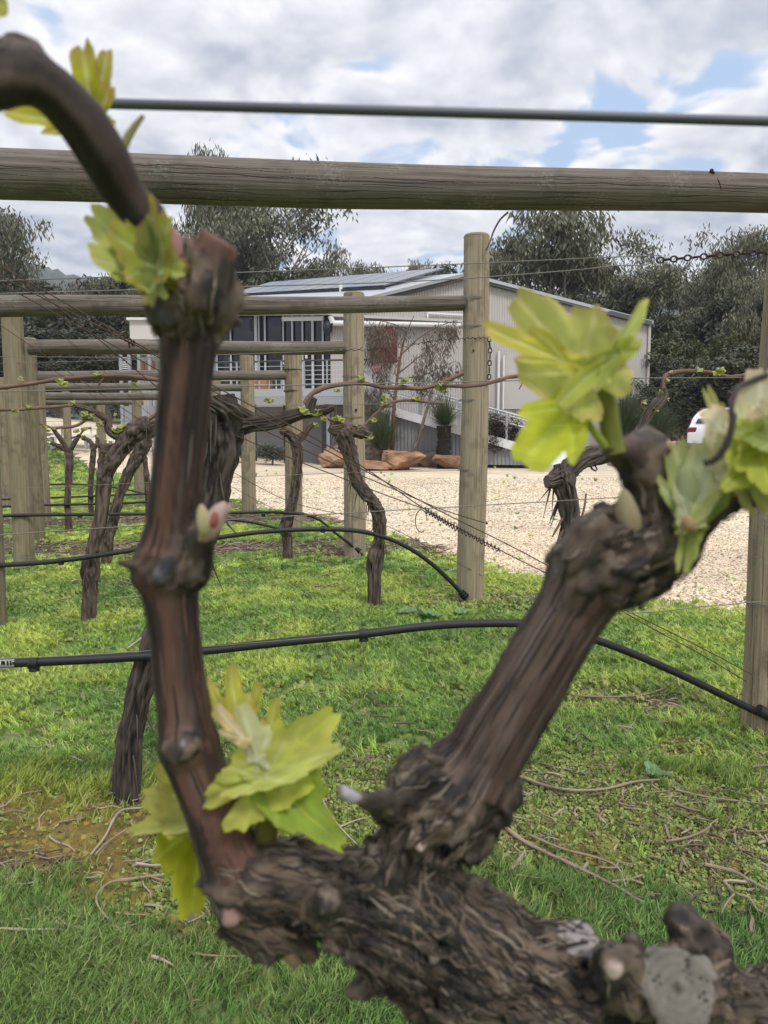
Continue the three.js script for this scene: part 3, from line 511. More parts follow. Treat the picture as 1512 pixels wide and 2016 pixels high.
// ---------------------------------------------------------------- the vines behind
const barkMat = std({ vertexColors: true, roughness: 0.95 });
const leafMat = new THREE.MeshPhysicalMaterial({ vertexColors: true, roughness: 0.62, side: THREE.DoubleSide, transmission: 0.45, thickness: 0, specularIntensity: 0.35 });
function barkLimb(pts, detail, seed, tone = [0.092, 0.069, 0.053]) {
  const nr = detail > 1 ? 64 : detail > 0 ? 34 : 12;
  return limb(pts, {
    radial: nr, step: detail > 1 ? 0.006 : detail > 0 ? 0.012 : 0.03, rel: true,
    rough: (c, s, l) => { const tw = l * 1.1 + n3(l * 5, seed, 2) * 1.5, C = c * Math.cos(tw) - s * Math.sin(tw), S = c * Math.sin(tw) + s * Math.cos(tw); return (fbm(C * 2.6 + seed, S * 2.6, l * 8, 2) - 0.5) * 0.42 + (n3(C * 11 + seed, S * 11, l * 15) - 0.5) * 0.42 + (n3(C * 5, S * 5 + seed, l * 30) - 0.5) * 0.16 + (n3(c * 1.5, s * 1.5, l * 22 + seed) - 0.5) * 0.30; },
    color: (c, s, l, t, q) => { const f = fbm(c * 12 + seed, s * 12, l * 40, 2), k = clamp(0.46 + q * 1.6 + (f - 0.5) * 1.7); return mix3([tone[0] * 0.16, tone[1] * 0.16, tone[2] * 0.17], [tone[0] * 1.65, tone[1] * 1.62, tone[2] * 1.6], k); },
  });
}
function caneLimb(pts, seed, tone = [0.17, 0.105, 0.075]) {
  return limb(pts, { radial: 10, step: 0.015, rel: true, rough: (c, s, l) => (n3(c * 2 + seed, s * 2, l * 30) - 0.5) * 0.22 + 0.35 * Math.pow(Math.max(0, Math.sin(l * 55 + seed)), 24), color: (c, s, l) => { const k = n3(c * 3 + seed, s * 3, l * 20); return mix3([tone[0] * 0.55, tone[1] * 0.5, tone[2] * 0.5], [tone[0] * 1.4, tone[1] * 1.45, tone[2] * 1.5], k); } });
}
// a young grape leaf: five toothed lobes on a polar grid, base at the origin, tip along +x (length 1), upper face +y... normal +z
function leafGeo(o = {}) {
  const n = o.n ?? 144, m = o.m ?? 11, seed = o.seed ?? 1, pos = [], idx = [], col = [];
  const lobes = o.narrow ? [[0, 1, 0.45], [0.6, 0.62, 0.3], [-0.6, 0.62, 0.3]] : [[0, 1, 0.62], [1.15, 0.86, 0.50], [-1.15, 0.84, 0.50], [2.15, 0.66, 0.50], [-2.15, 0.64, 0.50]];
  const tooth = o.teeth ?? 0.07;
  const base = o.base ?? [0.42, 0.46, 0.055], rim = o.rim ?? [0.52, 0.36, 0.11], pale = o.pale ?? [0.52, 0.55, 0.20];
  for (let i = 0; i <= n; i++) {
    const th = -Math.PI + i / n * 2 * Math.PI; const R0 = o.narrow ? 0.22 : 0.55; let R = R0;
    for (const [a, l, w] of lobes) { const d = th - a; R = Math.max(R, R0 + (l - R0) * Math.exp(-(d * d) / (w * w))); }
    R *= 1 - 0.75 * sstep(2.75, 3.14, Math.abs(th));
    const tt = ((th * 2.9 + seed) % 1 + 1) % 1; R *= 1 + tooth * (tt < 0.7 ? tt / 0.7 : (1 - tt) / 0.3) * 1.6 - tooth * 0.8 + (h3(i, seed, 3) - 0.5) * 0.05;
    for (let j = 0; j <= m; j++) {
      const k = j / m, x = Math.cos(th) * R * k, y = Math.sin(th) * R * k; let vein = 1; for (const [a] of lobes) { const d = Math.abs(Math.sin((th - a))) * k, f = Math.cos(th - a) > 0 ? d : 1; vein = Math.min(vein, f); }
      const v = sstep(0.06, 0.0, vein) * (1 - 0.4 * k);
      let z = (o.cup ?? 0.25) * k * k * R * R + (o.fold ?? 0.3) * Math.abs(y) - 0.035 * v + (fbm(x * 4 + seed, y * 4, 2.2, 2) - 0.5) * (o.wave ?? 0.14) + (o.curl ?? 0) * Math.max(0, x) ** 2 + (o.twist ?? 0) * x * y + Math.sin(th * 5 + seed) * (o.ruffle ?? 0.05) * k * k;
      pos.push(x, y, z); const e = sstep(0.72, 1, k) * (0.35 + 0.65 * n3(th * 2, seed, 2.2));
      let c = mix3(base, pale.map(q => Math.min(0.8, q * 1.18)), v * 0.95); c = mix3(c, rim, e * (o.rimAmount ?? 0.55)); const q = 0.70 + 0.6 * fbm(x * 6 + seed, y * 6, 8.8, 3); col.push(c[0] * q, c[1] * q, c[2] * q);
      if (i < n && j < m) { const b = i * (m + 1) + j; if (j) idx.push(b, b + m + 1, b + 1); idx.push(b + 1, b + m + 1, b + m + 2); }
    }
  }
  return geoOf(pos, idx, null, col);
}
function placeLeaf(g, B, T, width, roll = 0, face = null) {                     // base place, tip place, width over length, turn about the midrib
  const X = T.clone().sub(B), L = X.length(); X.normalize(); const N0 = (face ?? V(0, EYE, 0).sub(B)).clone().normalize();
  const Y0 = new THREE.Vector3().crossVectors(N0, X).normalize(), N = new THREE.Vector3().crossVectors(X, Y0); const q = new THREE.Quaternion().setFromAxisAngle(X, roll); const Y = Y0.applyQuaternion(q), Z = N.applyQuaternion(q);
  const M = new THREE.Matrix4().makeBasis(X.multiplyScalar(L), Y.multiplyScalar(L * width), Z.multiplyScalar(L * Math.min(1, width + 0.2))).setPosition(B); g.applyMatrix4(M); g.computeVertexNormals(); return g;
}
const budKinds = [0, 1, 2, 3].map(s => {                                         // a bursting bud: two to five small leaves round a pale heart
  const r = rng(40 + s), gs = [], n = [1, 3, 4, 5][s];
  for (let i = 0; i < n; i++) { const a = i / n * 6.283 + r(), up = 0.5 + r() * 0.6, g = leafGeo({ n: 20, m: 3, seed: i + s * 7, fold: 0.5, cup: 0.4, teeth: 0.12, base: [0.42, 0.47, 0.10], pale: [0.62, 0.64, 0.35], rim: [0.62, 0.52, 0.26] }); placeLeaf(g, V(0, 0.1, 0), V(Math.cos(a) * 0.75, 0.1 + up * 0.75, Math.sin(a) * 0.75), 0.8, 0, V(Math.cos(a), -0.6, Math.sin(a))); gs.push(g); }
  const h = new THREE.SphereGeometry(0.28, 10, 8); h.scale(0.8, 1.35, 0.8); h.translate(0, 0.24, 0); h.deleteAttribute('uv'); gs.push(flat(h, s ? [0.50, 0.48, 0.24] : [0.60, 0.55, 0.38])); return mergeGeometries(gs.map(g => { g.deleteAttribute('uv'); return g; }));
});
function vine(name, label, row, o) {
  const base = rp(row, o.trunk[0][0], o.trunk[0][1]); base.y = ground(base.x, base.z) - 0.02;
  const t = thing(name, label, 'grapevine', base, 'grapevines of the rows behind');
  const P = (l, z = 0) => l.map((p, i) => { const q = rp(row, p[0], p[1], (o.off ?? 0) + z + (p[3] ?? 0)); return [q, p[2] * pxm(q)]; });
  const tr = P(o.trunk); tr[0][0].y = Math.min(tr[0][0].y, ground(tr[0][0].x, tr[0][0].z) - 0.03);
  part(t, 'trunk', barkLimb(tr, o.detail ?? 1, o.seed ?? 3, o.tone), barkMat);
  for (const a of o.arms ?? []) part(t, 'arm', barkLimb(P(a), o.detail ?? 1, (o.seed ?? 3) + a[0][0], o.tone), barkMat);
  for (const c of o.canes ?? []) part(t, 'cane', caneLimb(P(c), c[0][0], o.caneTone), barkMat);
  (o.buds ?? []).forEach((b, i) => { const q = rp(row, b[0], b[1], (o.off ?? 0) + 0.012), s = b[2] * pxm(q) * 0.62, g = budKinds[b[3] ?? (i * 7 + b[0]) % 4].clone(); g.rotateY(b[0] * 0.7); g.rotateZ((h3(b[0], b[1], 2) - 0.5) * 1.1); g.scale(s, s, s); g.translate(q.x, q.y - s * 0.35, q.z); part(t, 'leaf_bud', g, leafMat); });
  if (o.shreds) { const r = rng(o.trunk[0][0]), gs = []; for (let i = 0; i < o.shreds; i++) { const k = 1 + Math.floor(r() * (tr.length - 2)), [p, rad] = tr[k], a = r() * 6.28, d = V(Math.cos(a), 0, Math.sin(a)), s = p.clone().addScaledVector(d, rad * 0.92); gs.push(limb([[s, 0.0022], [s.clone().addScaledVector(d, 0.008).add(V(0, -0.03 * r() - 0.015, 0)), 0.003], [s.clone().addScaledVector(d, 0.010 + 0.03 * r()).add(V((r() - 0.5) * 0.02, -0.06 - 0.08 * r(), 0)), 0.0007]], { radial: 4, steps: 5, color: () => [0.085, 0.068, 0.054] })); } part(t, 'bark_shreds', mergeGeometries(gs), barkMat).userData.kind = 'stuff'; }
  return t;
}
vine('grapevine', 'gnarled old vine with a knobbly dark head, behind the left blurred cane', 1, { detail: 2, seed: 5, shreds: 26, tone: [0.058, 0.046, 0.037],
  trunk: [[246, 1540, 28], [254, 1480, 24], [267, 1400, 23], [287, 1325, 25], [316, 1250, 27], [350, 1170, 31], [385, 1090, 31], [412, 1000, 30], [424, 930, 33], [432, 870, 43], [430, 815, 48], [424, 780, 30]],
  arms: [[[425, 835, 36], [462, 836, 24], [500, 834, 14], [540, 830, 12], [563, 823, 13], [605, 812, 11], [640, 806, 9], [656, 802, 6]], [[604, 816, 10], [610, 800, 10], [618, 783, 7]], [[445, 800, 20], [470, 812, 14], [500, 826, 8]]],
  canes: [[[600, 795, 5], [606, 784, 5], [620, 771, 5], [648, 761, 5], [677, 756, 4.5], [708, 753, 5], [729, 757, 4], [753, 763, 4], [797, 763, 4.2], [825, 765, 4], [855, 759, 4], [881, 749, 3.8], [912, 735, 3.6]], [[870, 758, 3.4], [900, 760, 3.6, 0.12], [945, 758, 3.6, 0.14], [983, 748, 3.6, 0.1], [1005, 742, 3.8], [1027, 741, 3.8], [1047, 750, 3.6], [1075, 778, 3.4], [1090, 800, 3]], [[-60, 768, 4], [0, 763, 4], [50, 757, 4.2], [109, 748, 4], [142, 744, 4], [205, 740, 4.2], [281, 744, 4], [330, 751, 4], [410, 770, 6]], [[1031, 742, 2], [1028, 755, 1.5], [1022, 766, 1]], [[205, 742, 2.6], [196, 755, 2], [190, 765, 1.2]]],
  buds: [[712, 741, 14, 1], [871, 757, 24, 3], [797, 744, 20, 1], [664, 766, 12, 1], [121, 748, 20, 2], [192, 733, 14, 1], [265, 754, 15, 1], [39, 742, 12, 0], [597, 802, 26, 3], [622, 808, 22, 2], [530, 784, 18, 2], [637, 822, 13, 1], [470, 850, 15, 1], [622, 833, 12, 1], [1072, 752, 8, 0], [560, 792, 8, 0]] });
vine('grapevine', 'vine with a right-angled arm and sawn stubs, left of the blurred fork', 1, { detail: 2, seed: 9, shreds: 30, tone: [0.090, 0.072, 0.059],
  trunk: [[960, 1480, 30], [985, 1400, 29], [1015, 1320, 28], [1045, 1265, 28], [1072, 1215, 27], [1096, 1165, 25], [1112, 1115, 19], [1120, 1070, 16], [1123, 1027, 16], [1117, 982, 18], [1108, 945, 22], [1100, 925, 20]],
  arms: [[[1104, 945, 24], [1118, 925, 18], [1140, 906, 17], [1165, 898, 19], [1190, 894, 17], [1222, 884, 14], [1245, 868, 11]], [[1100, 940, 18], [1085, 948, 13], [1076, 948, 12]], [[1104, 930, 13], [1101, 914, 11]], [[1245, 868, 11], [1262, 845, 9], [1276, 815, 9], [1290, 798, 10], [1305, 783, 9], [1307, 765, 6]]],
  canes: [[[1304, 785, 5], [1306, 762, 4.5], [1308, 742, 4.5], [1330, 733, 4.5], [1362, 731, 4.5], [1393, 733, 4.2], [1413, 737, 3.8], [1441, 742, 3.4], [1468, 737, 2.8], [1480, 733, 2]], [[1268, 806, 4], [1262, 796, 4], [1274, 788, 3]], [[1136, 1040, 2.5], [1139, 1010, 2.4], [1137, 980, 2]], [[1140, 1035, 2], [1150, 1000, 2], [1154, 972, 1.6]], [[1108, 1020, 3], [1094, 1045, 2.2], [1087, 1057, 1.4]], [[1112, 1040, 3], [1098, 1065, 2.2], [1094, 1100, 1.4], [1084, 1150, 1]], [[1160, 912, 2.4], [1168, 926, 2], [1176, 926, 1.6], [1171, 916, 1.4]]],
  buds: [[1323, 730, 10, 0], [1313, 746, 12, 0], [1374, 725, 15, 0], [1414, 727, 24, 2], [1300, 769, 13, 0], [1288, 803, 15, 1], [1271, 790, 11, 0], [1316, 784, 10, 0]] });
vine('grapevine', 'leaning second-row vine with a bright leaf tuft on its left', 2, { detail: 1, seed: 13, shreds: 24,
  trunk: [[174, 1222, 12], [177, 1160, 14], [178, 1125, 17], [183, 1080, 12], [196, 1033, 14], [205, 960, 14], [208, 933, 15], [226, 900, 16], [246, 873, 18], [265, 850, 21], [283, 838, 18], [296, 830, 12]],
  arms: [[[275, 850, 14], [240, 861, 9], [217, 850, 8], [208, 826, 7], [180, 808, 5], [148, 798, 4]], [[280, 842, 12], [300, 840, 12], [330, 840, 10]]],
  canes: [[[268, 842, 4], [285, 830, 4], [298, 822, 4], [322, 808, 4]], [[100, 801, 3.2], [40, 806, 3], [-30, 808, 3]], [[145, 797, 3], [118, 800, 3], [90, 802, 3]], [[186, 810, 3], [175, 822, 3], [150, 838, 3], [110, 842, 2.6]]],
  buds: [[246, 836, 26, 3], [233, 841, 22, 3], [258, 845, 20, 2], [226, 846, 16, 2], [169, 812, 20, 3], [180, 816, 16, 2], [198, 831, 16, 2], [142, 791, 14, 2], [29, 806, 13, 2], [55, 798, 12, 1], [225, 814, 10, 0], [302, 827, 11, 1]] });
vine('grapevine', 'curving slim vine beside the round-capped post, ringed by buds', 2, { detail: 1, seed: 17, shreds: 30,
  trunk: [[736, 1176, 13], [737, 1135, 14], [739, 1098, 17], [746, 1062, 11], [747, 1030, 13], [744, 1005, 14], [734, 988, 13], [716, 968, 13], [702, 943, 12], [692, 905, 13], [682, 872, 16], [676, 850, 19], [674, 838, 12]],
  arms: [[[670, 848, 14], [695, 848, 12], [712, 852, 13], [722, 856, 8], [734, 854, 4]], [[672, 845, 13], [655, 846, 10], [648, 842, 7]]],
  canes: [[[706, 850, 3.5], [729, 826, 3.2], [755, 802, 3], [770, 793, 3.2], [797, 788, 3], [818, 789, 3.2], [844, 792, 3], [872, 794, 2.6]], [[690, 850, 4], [673, 838, 4], [658, 829, 3.6], [640, 822, 3.4], [618, 818, 3]], [[728, 855, 2.5], [722, 868, 2]]],
  buds: [[668, 821, 19, 2], [660, 822, 14, 1], [701, 838, 21, 3], [727, 857, 18, 2], [736, 824, 15, 1], [758, 777, 17, 1], [757, 791, 14, 2], [820, 781, 17, 2], [640, 822, 10, 1], [680, 838, 8, 0]] });
vine('grapevine', 'small third-row vine in front of the moss-banded post', 3, { detail: 1, seed: 21, shreds: 14,
  trunk: [[566, 1088, 10], [566, 1062, 9], [562, 1040, 13], [571, 1005, 9], [581, 965, 9], [585, 920, 9], [586, 885, 10], [576, 862, 11], [562, 850, 10], [552, 845, 6]],
  arms: [[[582, 868, 9], [596, 858, 7], [604, 845, 6], [616, 834, 5]]], canes: [[[550, 846, 3], [556, 830, 3], [575, 818, 2.4]]], buds: [[598, 848, 10, 1], [560, 836, 9, 1], [592, 862, 8, 0]] });
vine('grapevine', 'twin-leaning third-row vine just left of the big cane', 3, { detail: 1, seed: 25, shreds: 14,
  trunk: [[208, 1108, 10], [212, 1062, 11], [221, 1030, 10], [234, 982, 9], [250, 937, 10], [270, 900, 12], [284, 872, 14], [288, 848, 13], [290, 832, 8]], arms: [[[286, 858, 10], [300, 850, 9], [318, 846, 7]]], canes: [[[288, 836, 3], [276, 826, 3], [262, 820, 2]]], buds: [[284, 820, 10, 1], [300, 838, 10, 1]] });
vine('grapevine', 'far upright vine with forked antler-like arms over the pebbles', 4, { detail: 0, seed: 29,
  trunk: [[141, 1060, 9], [136, 1040, 7], [133, 1000, 6], [135, 950, 6], [137, 905, 7], [136, 885, 7]], arms: [[[136, 890, 5], [122, 868, 5], [108, 850, 4], [103, 842, 3]], [[137, 890, 5], [150, 866, 5], [157, 856, 4]], [[136, 892, 4], [118, 880, 4], [100, 872, 4]]], canes: [[[104, 844, 2.2], [90, 838, 2], [76, 834, 2]], [[156, 858, 2], [166, 846, 2], [180, 842, 2]]], buds: [[86, 838, 12, 2], [108, 840, 12, 2], [150, 846, 12, 2], [166, 842, 12, 2], [95, 846, 9, 1], [128, 846, 9, 1]] });
vine('grapevine', 'thin far vine between the leaning second-row trunk and the antler one', 5, { detail: 0, seed: 33,
  trunk: [[180, 1012, 5], [178, 975, 5], [180, 930, 5], [183, 900, 6], [184, 882, 6]], arms: [[[184, 886, 5], [176, 868, 4], [162, 862, 4]], [[184, 884, 4], [192, 872, 4], [190, 858, 3]]], canes: [[[164, 862, 2], [150, 860, 2], [140, 862, 2]]], buds: [[164, 858, 10, 2], [190, 856, 8, 1], [176, 864, 8, 1]] });
vine('grapevine', 'far vine stub beside the post at the leafy tuft', 5, { detail: 0, seed: 37,
  trunk: [[195, 1010, 6], [197, 960, 6], [201, 915, 8], [205, 885, 9], [206, 875, 7]], arms: [[[206, 880, 7], [222, 878, 6], [236, 878, 4]], [[204, 880, 5], [192, 876, 4]]], canes: [[[190, 878, 2], [182, 872, 2]]], buds: [[208, 866, 8, 1]] });
vine('grapevine', 'farthest thin vine right beside the edge of the big cane', 5, { detail: 0, seed: 41, trunk: [[291, 985, 5], [289, 940, 5], [285, 905, 5], [281, 885, 4]], arms: [[[282, 890, 4], [290, 876, 3]]], canes: [], buds: [[284, 880, 8, 1]] });
// ---------------------------------------------------------------- the vine right in front of the lens
// one continuous wood surface from tapered capsules (surface nets), then shared out between its parts
function surfaceNet(lo, hi, cell, f) {
  const nx = Math.ceil((hi.x - lo.x) / cell) + 1, ny = Math.ceil((hi.y - lo.y) / cell) + 1, nz = Math.ceil((hi.z - lo.z) / cell) + 1, val = new Float32Array(nx * ny * nz), id = new Int32Array(nx * ny * nz).fill(-1), pos = [], idx = [];
  const I = (i, j, k) => (k * ny + j) * nx + i;
  for (let k = 0; k < nz; k++) for (let j = 0; j < ny; j++) for (let i = 0; i < nx; i++) val[I(i, j, k)] = f(lo.x + i * cell, lo.y + j * cell, lo.z + k * cell);
  const E = [[0, 1], [2, 3], [4, 5], [6, 7], [0, 2], [1, 3], [4, 6], [5, 7], [0, 4], [1, 5], [2, 6], [3, 7]], c = new Float32Array(8);
  for (let k = 0; k < nz - 1; k++) for (let j = 0; j < ny - 1; j++) for (let i = 0; i < nx - 1; i++) {
    let mask = 0; for (let q = 0; q < 8; q++) { c[q] = val[I(i + (q & 1), j + ((q >> 1) & 1), k + (q >> 2))]; if (c[q] < 0) mask |= 1 << q; }
    if (mask === 0 || mask === 255) continue;
    let x = 0, y = 0, z = 0, n = 0;
    for (const [a, b] of E) { if ((c[a] < 0) === (c[b] < 0)) continue; const t = c[a] / (c[a] - c[b]); x += (a & 1) + ((b & 1) - (a & 1)) * t; y += ((a >> 1) & 1) + (((b >> 1) & 1) - ((a >> 1) & 1)) * t; z += (a >> 2) + ((b >> 2) - (a >> 2)) * t; n++; }
    id[I(i, j, k)] = pos.length / 3; pos.push(lo.x + (i + x / n) * cell, lo.y + (j + y / n) * cell, lo.z + (k + z / n) * cell);
  }
  const quad = (a, b, c_, d, flip) => { if (a < 0 || b < 0 || c_ < 0 || d < 0) return; if (flip) idx.push(a, c_, b, a, d, c_); else idx.push(a, b, c_, a, c_, d); };
  for (let k = 1; k < nz - 1; k++) for (let j = 1; j < ny - 1; j++) for (let i = 1; i < nx - 1; i++) {
    const s = val[I(i, j, k)] < 0;
    if (s !== val[I(i + 1, j, k)] < 0) quad(id[I(i, j - 1, k - 1)], id[I(i, j, k - 1)], id[I(i, j, k)], id[I(i, j - 1, k)], !s);
    if (s !== val[I(i, j + 1, k)] < 0) quad(id[I(i - 1, j, k - 1)], id[I(i - 1, j, k)], id[I(i, j, k)], id[I(i, j, k - 1)], !s);
    if (s !== val[I(i, j, k + 1)] < 0) quad(id[I(i - 1, j - 1, k)], id[I(i, j - 1, k)], id[I(i, j, k)], id[I(i - 1, j, k)], !s);
  }
  return { pos, idx };
}
{
  const D = 0.225, caps = []; let chainNo = 0;
  // chain(part, kind, [[px, py, radius px, depth, cut]]) - kind 0 old bark, 1 smooth red-brown cane
  const chain_ = (p, kind, l) => { chainNo++; for (let i = 0; i + 1 < l.length; i++) { const A = l[i], B = l[i + 1], a = at(A[0], A[1], A[3] ?? D), b = at(B[0], B[1], B[3] ?? D); const dir = b.clone().sub(a), L = dir.length(); dir.multiplyScalar(1 / L); const P0 = i ? caps[caps.length - 1] : null; caps.push({ p, prev: P0, w0: P0 ? P0.w0 + P0.L : 0, chain: chainNo, kind: B[5] ?? kind, a, b, dir, L, ra: A[2] * pxm(a), rb: B[2] * pxm(b), cut: B[4] ?? 0 }); } };
  // cordon and head
  chain_(0, 0, [[1900, 2090, 95, .25], [1640, 2030, 92, .235], [1450, 2005, 86], [1250, 1990, 102], [1090, 1955, 112], [960, 1890, 118], [850, 1818, 110], [735, 1772, 92], [620, 1748, 80], [520, 1727, 75], [460, 1714, 62]]);
  chain_(0, 0, [[860, 1820, 90], [815, 1720, 78], [815, 1640, 78], [860, 1590, 100]]);
  chain_(0, 0, [[700, 1800, 60], [800, 1870, 80], [900, 1950, 85]]);
  chain_(0, 0, [[1230, 1930, 60, .21], [1215, 1905, 46, .205], [1205, 1890, 30, .2]]);
  chain_(0, 0, [[1120, 1900, 45], [1135, 1860, 34], [1145, 1838, 31, .222, 1]]);
  chain_(0, 0, [[1400, 1960, 60], [1375, 1880, 52], [1350, 1825, 40], [1340, 1800, 22]]);
  chain_(0, 0, [[1390, 1900, 40], [1405, 1870, 32]]);
  chain_(0, 0, [[1250, 1890, 26], [1248, 1855, 18]]);
  chain_(0, 0, [[1370, 1960, 66, .225], [1335, 1945, 74, .196, 2]]);
  chain_(0, 0, [[640, 1790, 40, .21], [645, 1775, 30, .205]]);
  chain_(0, 0, [[480, 1780, 62], [540, 1830, 48], [600, 1870, 30]]);
  chain_(0, 0, [[760, 1900, 46], [720, 1940, 24], [690, 1955, 14]]);
  chain_(0, 0, [[780, 1600, 40], [745, 1580, 24, .21], [705, 1572, 9, .2], [680, 1560, 14, .2], [668, 1548, 8, .2]]);
  // right arm with its burl and fork
  chain_(2, 0, [[840, 1610, 76], [875, 1590, 98], [905, 1560, 92]]);
  chain_(2, 0, [[950, 1600, 42], [985, 1560, 40]]);
  chain_(2, 2, [[905, 1560, 88], [955, 1485, 78], [1045, 1335, 74, .22], [1130, 1195, 74, .218], [1170, 1130, 76, .216]]);
  chain_(2, 0, [[1165, 1135, 76, .216], [1190, 1105, 80, .215], [1240, 1085, 76, .214]]);
  chain_(2, 0, [[1150, 1090, 45, .21], [1165, 1050, 40, .21]]);
  chain_(2, 0, [[1230, 1090, 82, .214], [1290, 1060, 62, .213], [1345, 1025, 54, .212], [1420, 985, 46, .211], [1480, 945, 40, .21], [1600, 850, 36, .206], [1750, 740, 34, .2]]);
  chain_(2, 0, [[1225, 1120, 80, .213], [1275, 1130, 40, .211], [1298, 1140, 22, .21]]);
  chain_(2, 0, [[1280, 1075, 60, .213], [1285, 1010, 52, .212], [1277, 940, 45, .211], [1272, 890, 40, .21], [1276, 856, 34, .21, 1]]);
  chain_(2, 2, [[1268, 905, 44, .211], [1235, 893, 30, .208], [1205, 887, 20, .206]]);
  chain_(2, 2, [[865, 1500, 14, .205], [845, 1492, 9, .203]]);
  // left cane up to its head, and the shoot that goes on out of the frame
  chain_(1, 1, [[470, 1718, 62], [440, 1650, 62], [425, 1600, 63], [400, 1545, 57], [383, 1500, 58], [372, 1470, 62], [366, 1430, 54], [356, 1350, 49], [346, 1250, 47, .223], [335, 1165, 54, .222], [328, 1120, 63, .221], [331, 1090, 60, .221], [340, 1030, 50, .22], [347, 950, 50, .218], [356, 850, 50, .216], [366, 750, 50, .214], [374, 660, 56, .213], [377, 605, 70, .212, 0, 0], [378, 565, 72, .212, 0, 0]]);
  chain_(1, 1, [[392, 575, 56, .211, 0, 0], [418, 530, 42, .21], [428, 485, 40, .209, 3]]);
  chain_(1, 0, [[350, 570, 50, .212], [332, 535, 34, .21], [318, 490, 34, .207], [290, 440, 34, .203]]);
  chain_(1, 3, [[290, 440, 34, .203], [240, 375, 38, .198], [203, 305, 45, .192], [160, 238, 46, .187], [108, 182, 44, .182], [60, 150, 46, .178], [0, 148, 56, .175], [-80, 165, 56, .17]]);
  chain_(1, 0, [[30, 128, 44, .178], [44, 104, 26, .178], [50, 78, 7, .178]]);
  chain_(1, 0, [[285, 1125, 24, .217], [262, 1115, 14, .214], [236, 1106, 9, .212]]);
  chain_(1, 0, [[318, 1120, 34, .2150], [322, 1126, 26, .2125]]);
  chain_(1, 0, [[364, 1470, 36, .2185], [367, 1472, 26, .2160]]);
  chain_(1, 0, [[378, 1120, 34, .218], [392, 1075, 26, .216], [400, 1045, 20, .215]]);
  chain_(1, 0, [[350, 600, 46, .206], [330, 612, 26, .203], [324, 622, 14, .201]]);
  const smin = (a, b, k) => { const h = Math.max(k - Math.abs(a - b), 0) / k; return Math.min(a, b) - h * h * k * 0.25; };
  let near = null;
  const lo = V(1e9, 1e9, 1e9), hi = V(-1e9, -1e9, -1e9);
  for (const c of caps) { for (const [q, r] of [[c.a, c.ra], [c.b, c.rb]]) { lo.min(V(q.x - r - .006, q.y - r - .006, q.z - r - .006)); hi.max(V(q.x + r + .006, q.y + r + .006, q.z + r + .006)); } c.bx = [Math.min(c.a.x, c.b.x), Math.max(c.a.x, c.b.x), Math.min(c.a.y, c.b.y), Math.max(c.a.y, c.b.y)]; c.R = Math.max(c.ra, c.rb) + 0.012; c.s1 = [0, 0, 0]; const up = Math.abs(c.dir.y) < 0.9 ? V(0, 1, 0) : V(1, 0, 0); c.e1 = c.prev ? c.prev.e1.clone().addScaledVector(c.dir, -c.prev.e1.dot(c.dir)).normalize() : new THREE.Vector3().crossVectors(c.dir, up).normalize(); c.e2 = new THREE.Vector3().crossVectors(c.dir, c.e1); c.seed = c.chain * 1.7; }
  lo.x = Math.max(lo.x, -0.19); hi.x = Math.min(hi.x, 0.24); lo.y = Math.max(lo.y, 0.70);
  const sdf = (x, y, z, info) => {
    let d = 0.02, best = 1e9, cd = 0.02, cn = 0; near = null; let bh = 0;
    for (const c of caps) {
      if (x < c.bx[0] - c.R || x > c.bx[1] + c.R || y < c.bx[2] - c.R || y > c.bx[3] + c.R) continue;
      const px = x - c.a.x, py = y - c.a.y, pz = z - c.a.z, t = px * c.dir.x + py * c.dir.y + pz * c.dir.z, h = clamp(t / c.L), qx = px - c.dir.x * h * c.L, qy = py - c.dir.y * h * c.L, qz = pz - c.dir.z * h * c.L;
      let e = Math.sqrt(qx * qx + qy * qy + qz * qz) - lerp(c.ra, c.rb, h);
      if (c.cut) { const k = c.cut === 3 ? (t - c.L) * 0.85 + (px * 0.5) * 0.5 - 0.0025 : t - c.L; e = Math.max(e, k); }
      if (e < best) { best = e; near = c; bh = t; }
      if (c.chain !== cn) { d = smin(d, cd, 0.0045); cd = 0.02; cn = c.chain; } cd = Math.min(cd, e);
    }
    d = smin(d, cd, 0.0045);
    if (near && d < 0.006 && !(near.cut && bh > near.L - 0.0012)) {
      const c = near, px = x - c.a.x, py = y - c.a.y, pz = z - c.a.z, u = px * c.e1.x + py * c.e1.y + pz * c.e1.z, v = px * c.e2.x + py * c.e2.y + pz * c.e2.z, w = bh + c.w0;
      const am = clamp(lerp(c.ra, c.rb, clamp(bh / c.L)) / 0.011, 0.12, 1.15);
      if (c.kind === 0) { const f = fbm(u * 300, v * 300, w * 90 + c.seed, 2), g = fbm(x * 105, y * 105, z * 105, 3), rdg = 1 - Math.abs(2 * n3(u * 190 + 5, v * 190, w * 38) - 1); d -= ((g - 0.5) * 0.0085 + (f - 0.5) * 0.0066 + (rdg - 0.6) * 0.0030 + (n3(x * 340, y * 340, z * 340) - 0.5) * 0.0030) * am; }
      else { const k = c.kind === 1 ? 0.75 : c.kind === 3 ? 0.6 : 1.25; const f = fbm(u * 300, v * 300, w * 16 + 3, 2), g = fbm(x * 60, y * 60, z * 60, 2); d -= ((f - 0.5) * 0.0032 + (g - 0.5) * 0.0012) * k * am; }
    }
    if (info) { info.c = near; info.w = bh; }
    return d;
  };
  const net = surfaceNet(lo, hi, 0.00128, sdf), info = {}, nv = net.pos.length / 3, owner = new Uint8Array(nv), col = new Float32Array(nv * 3);
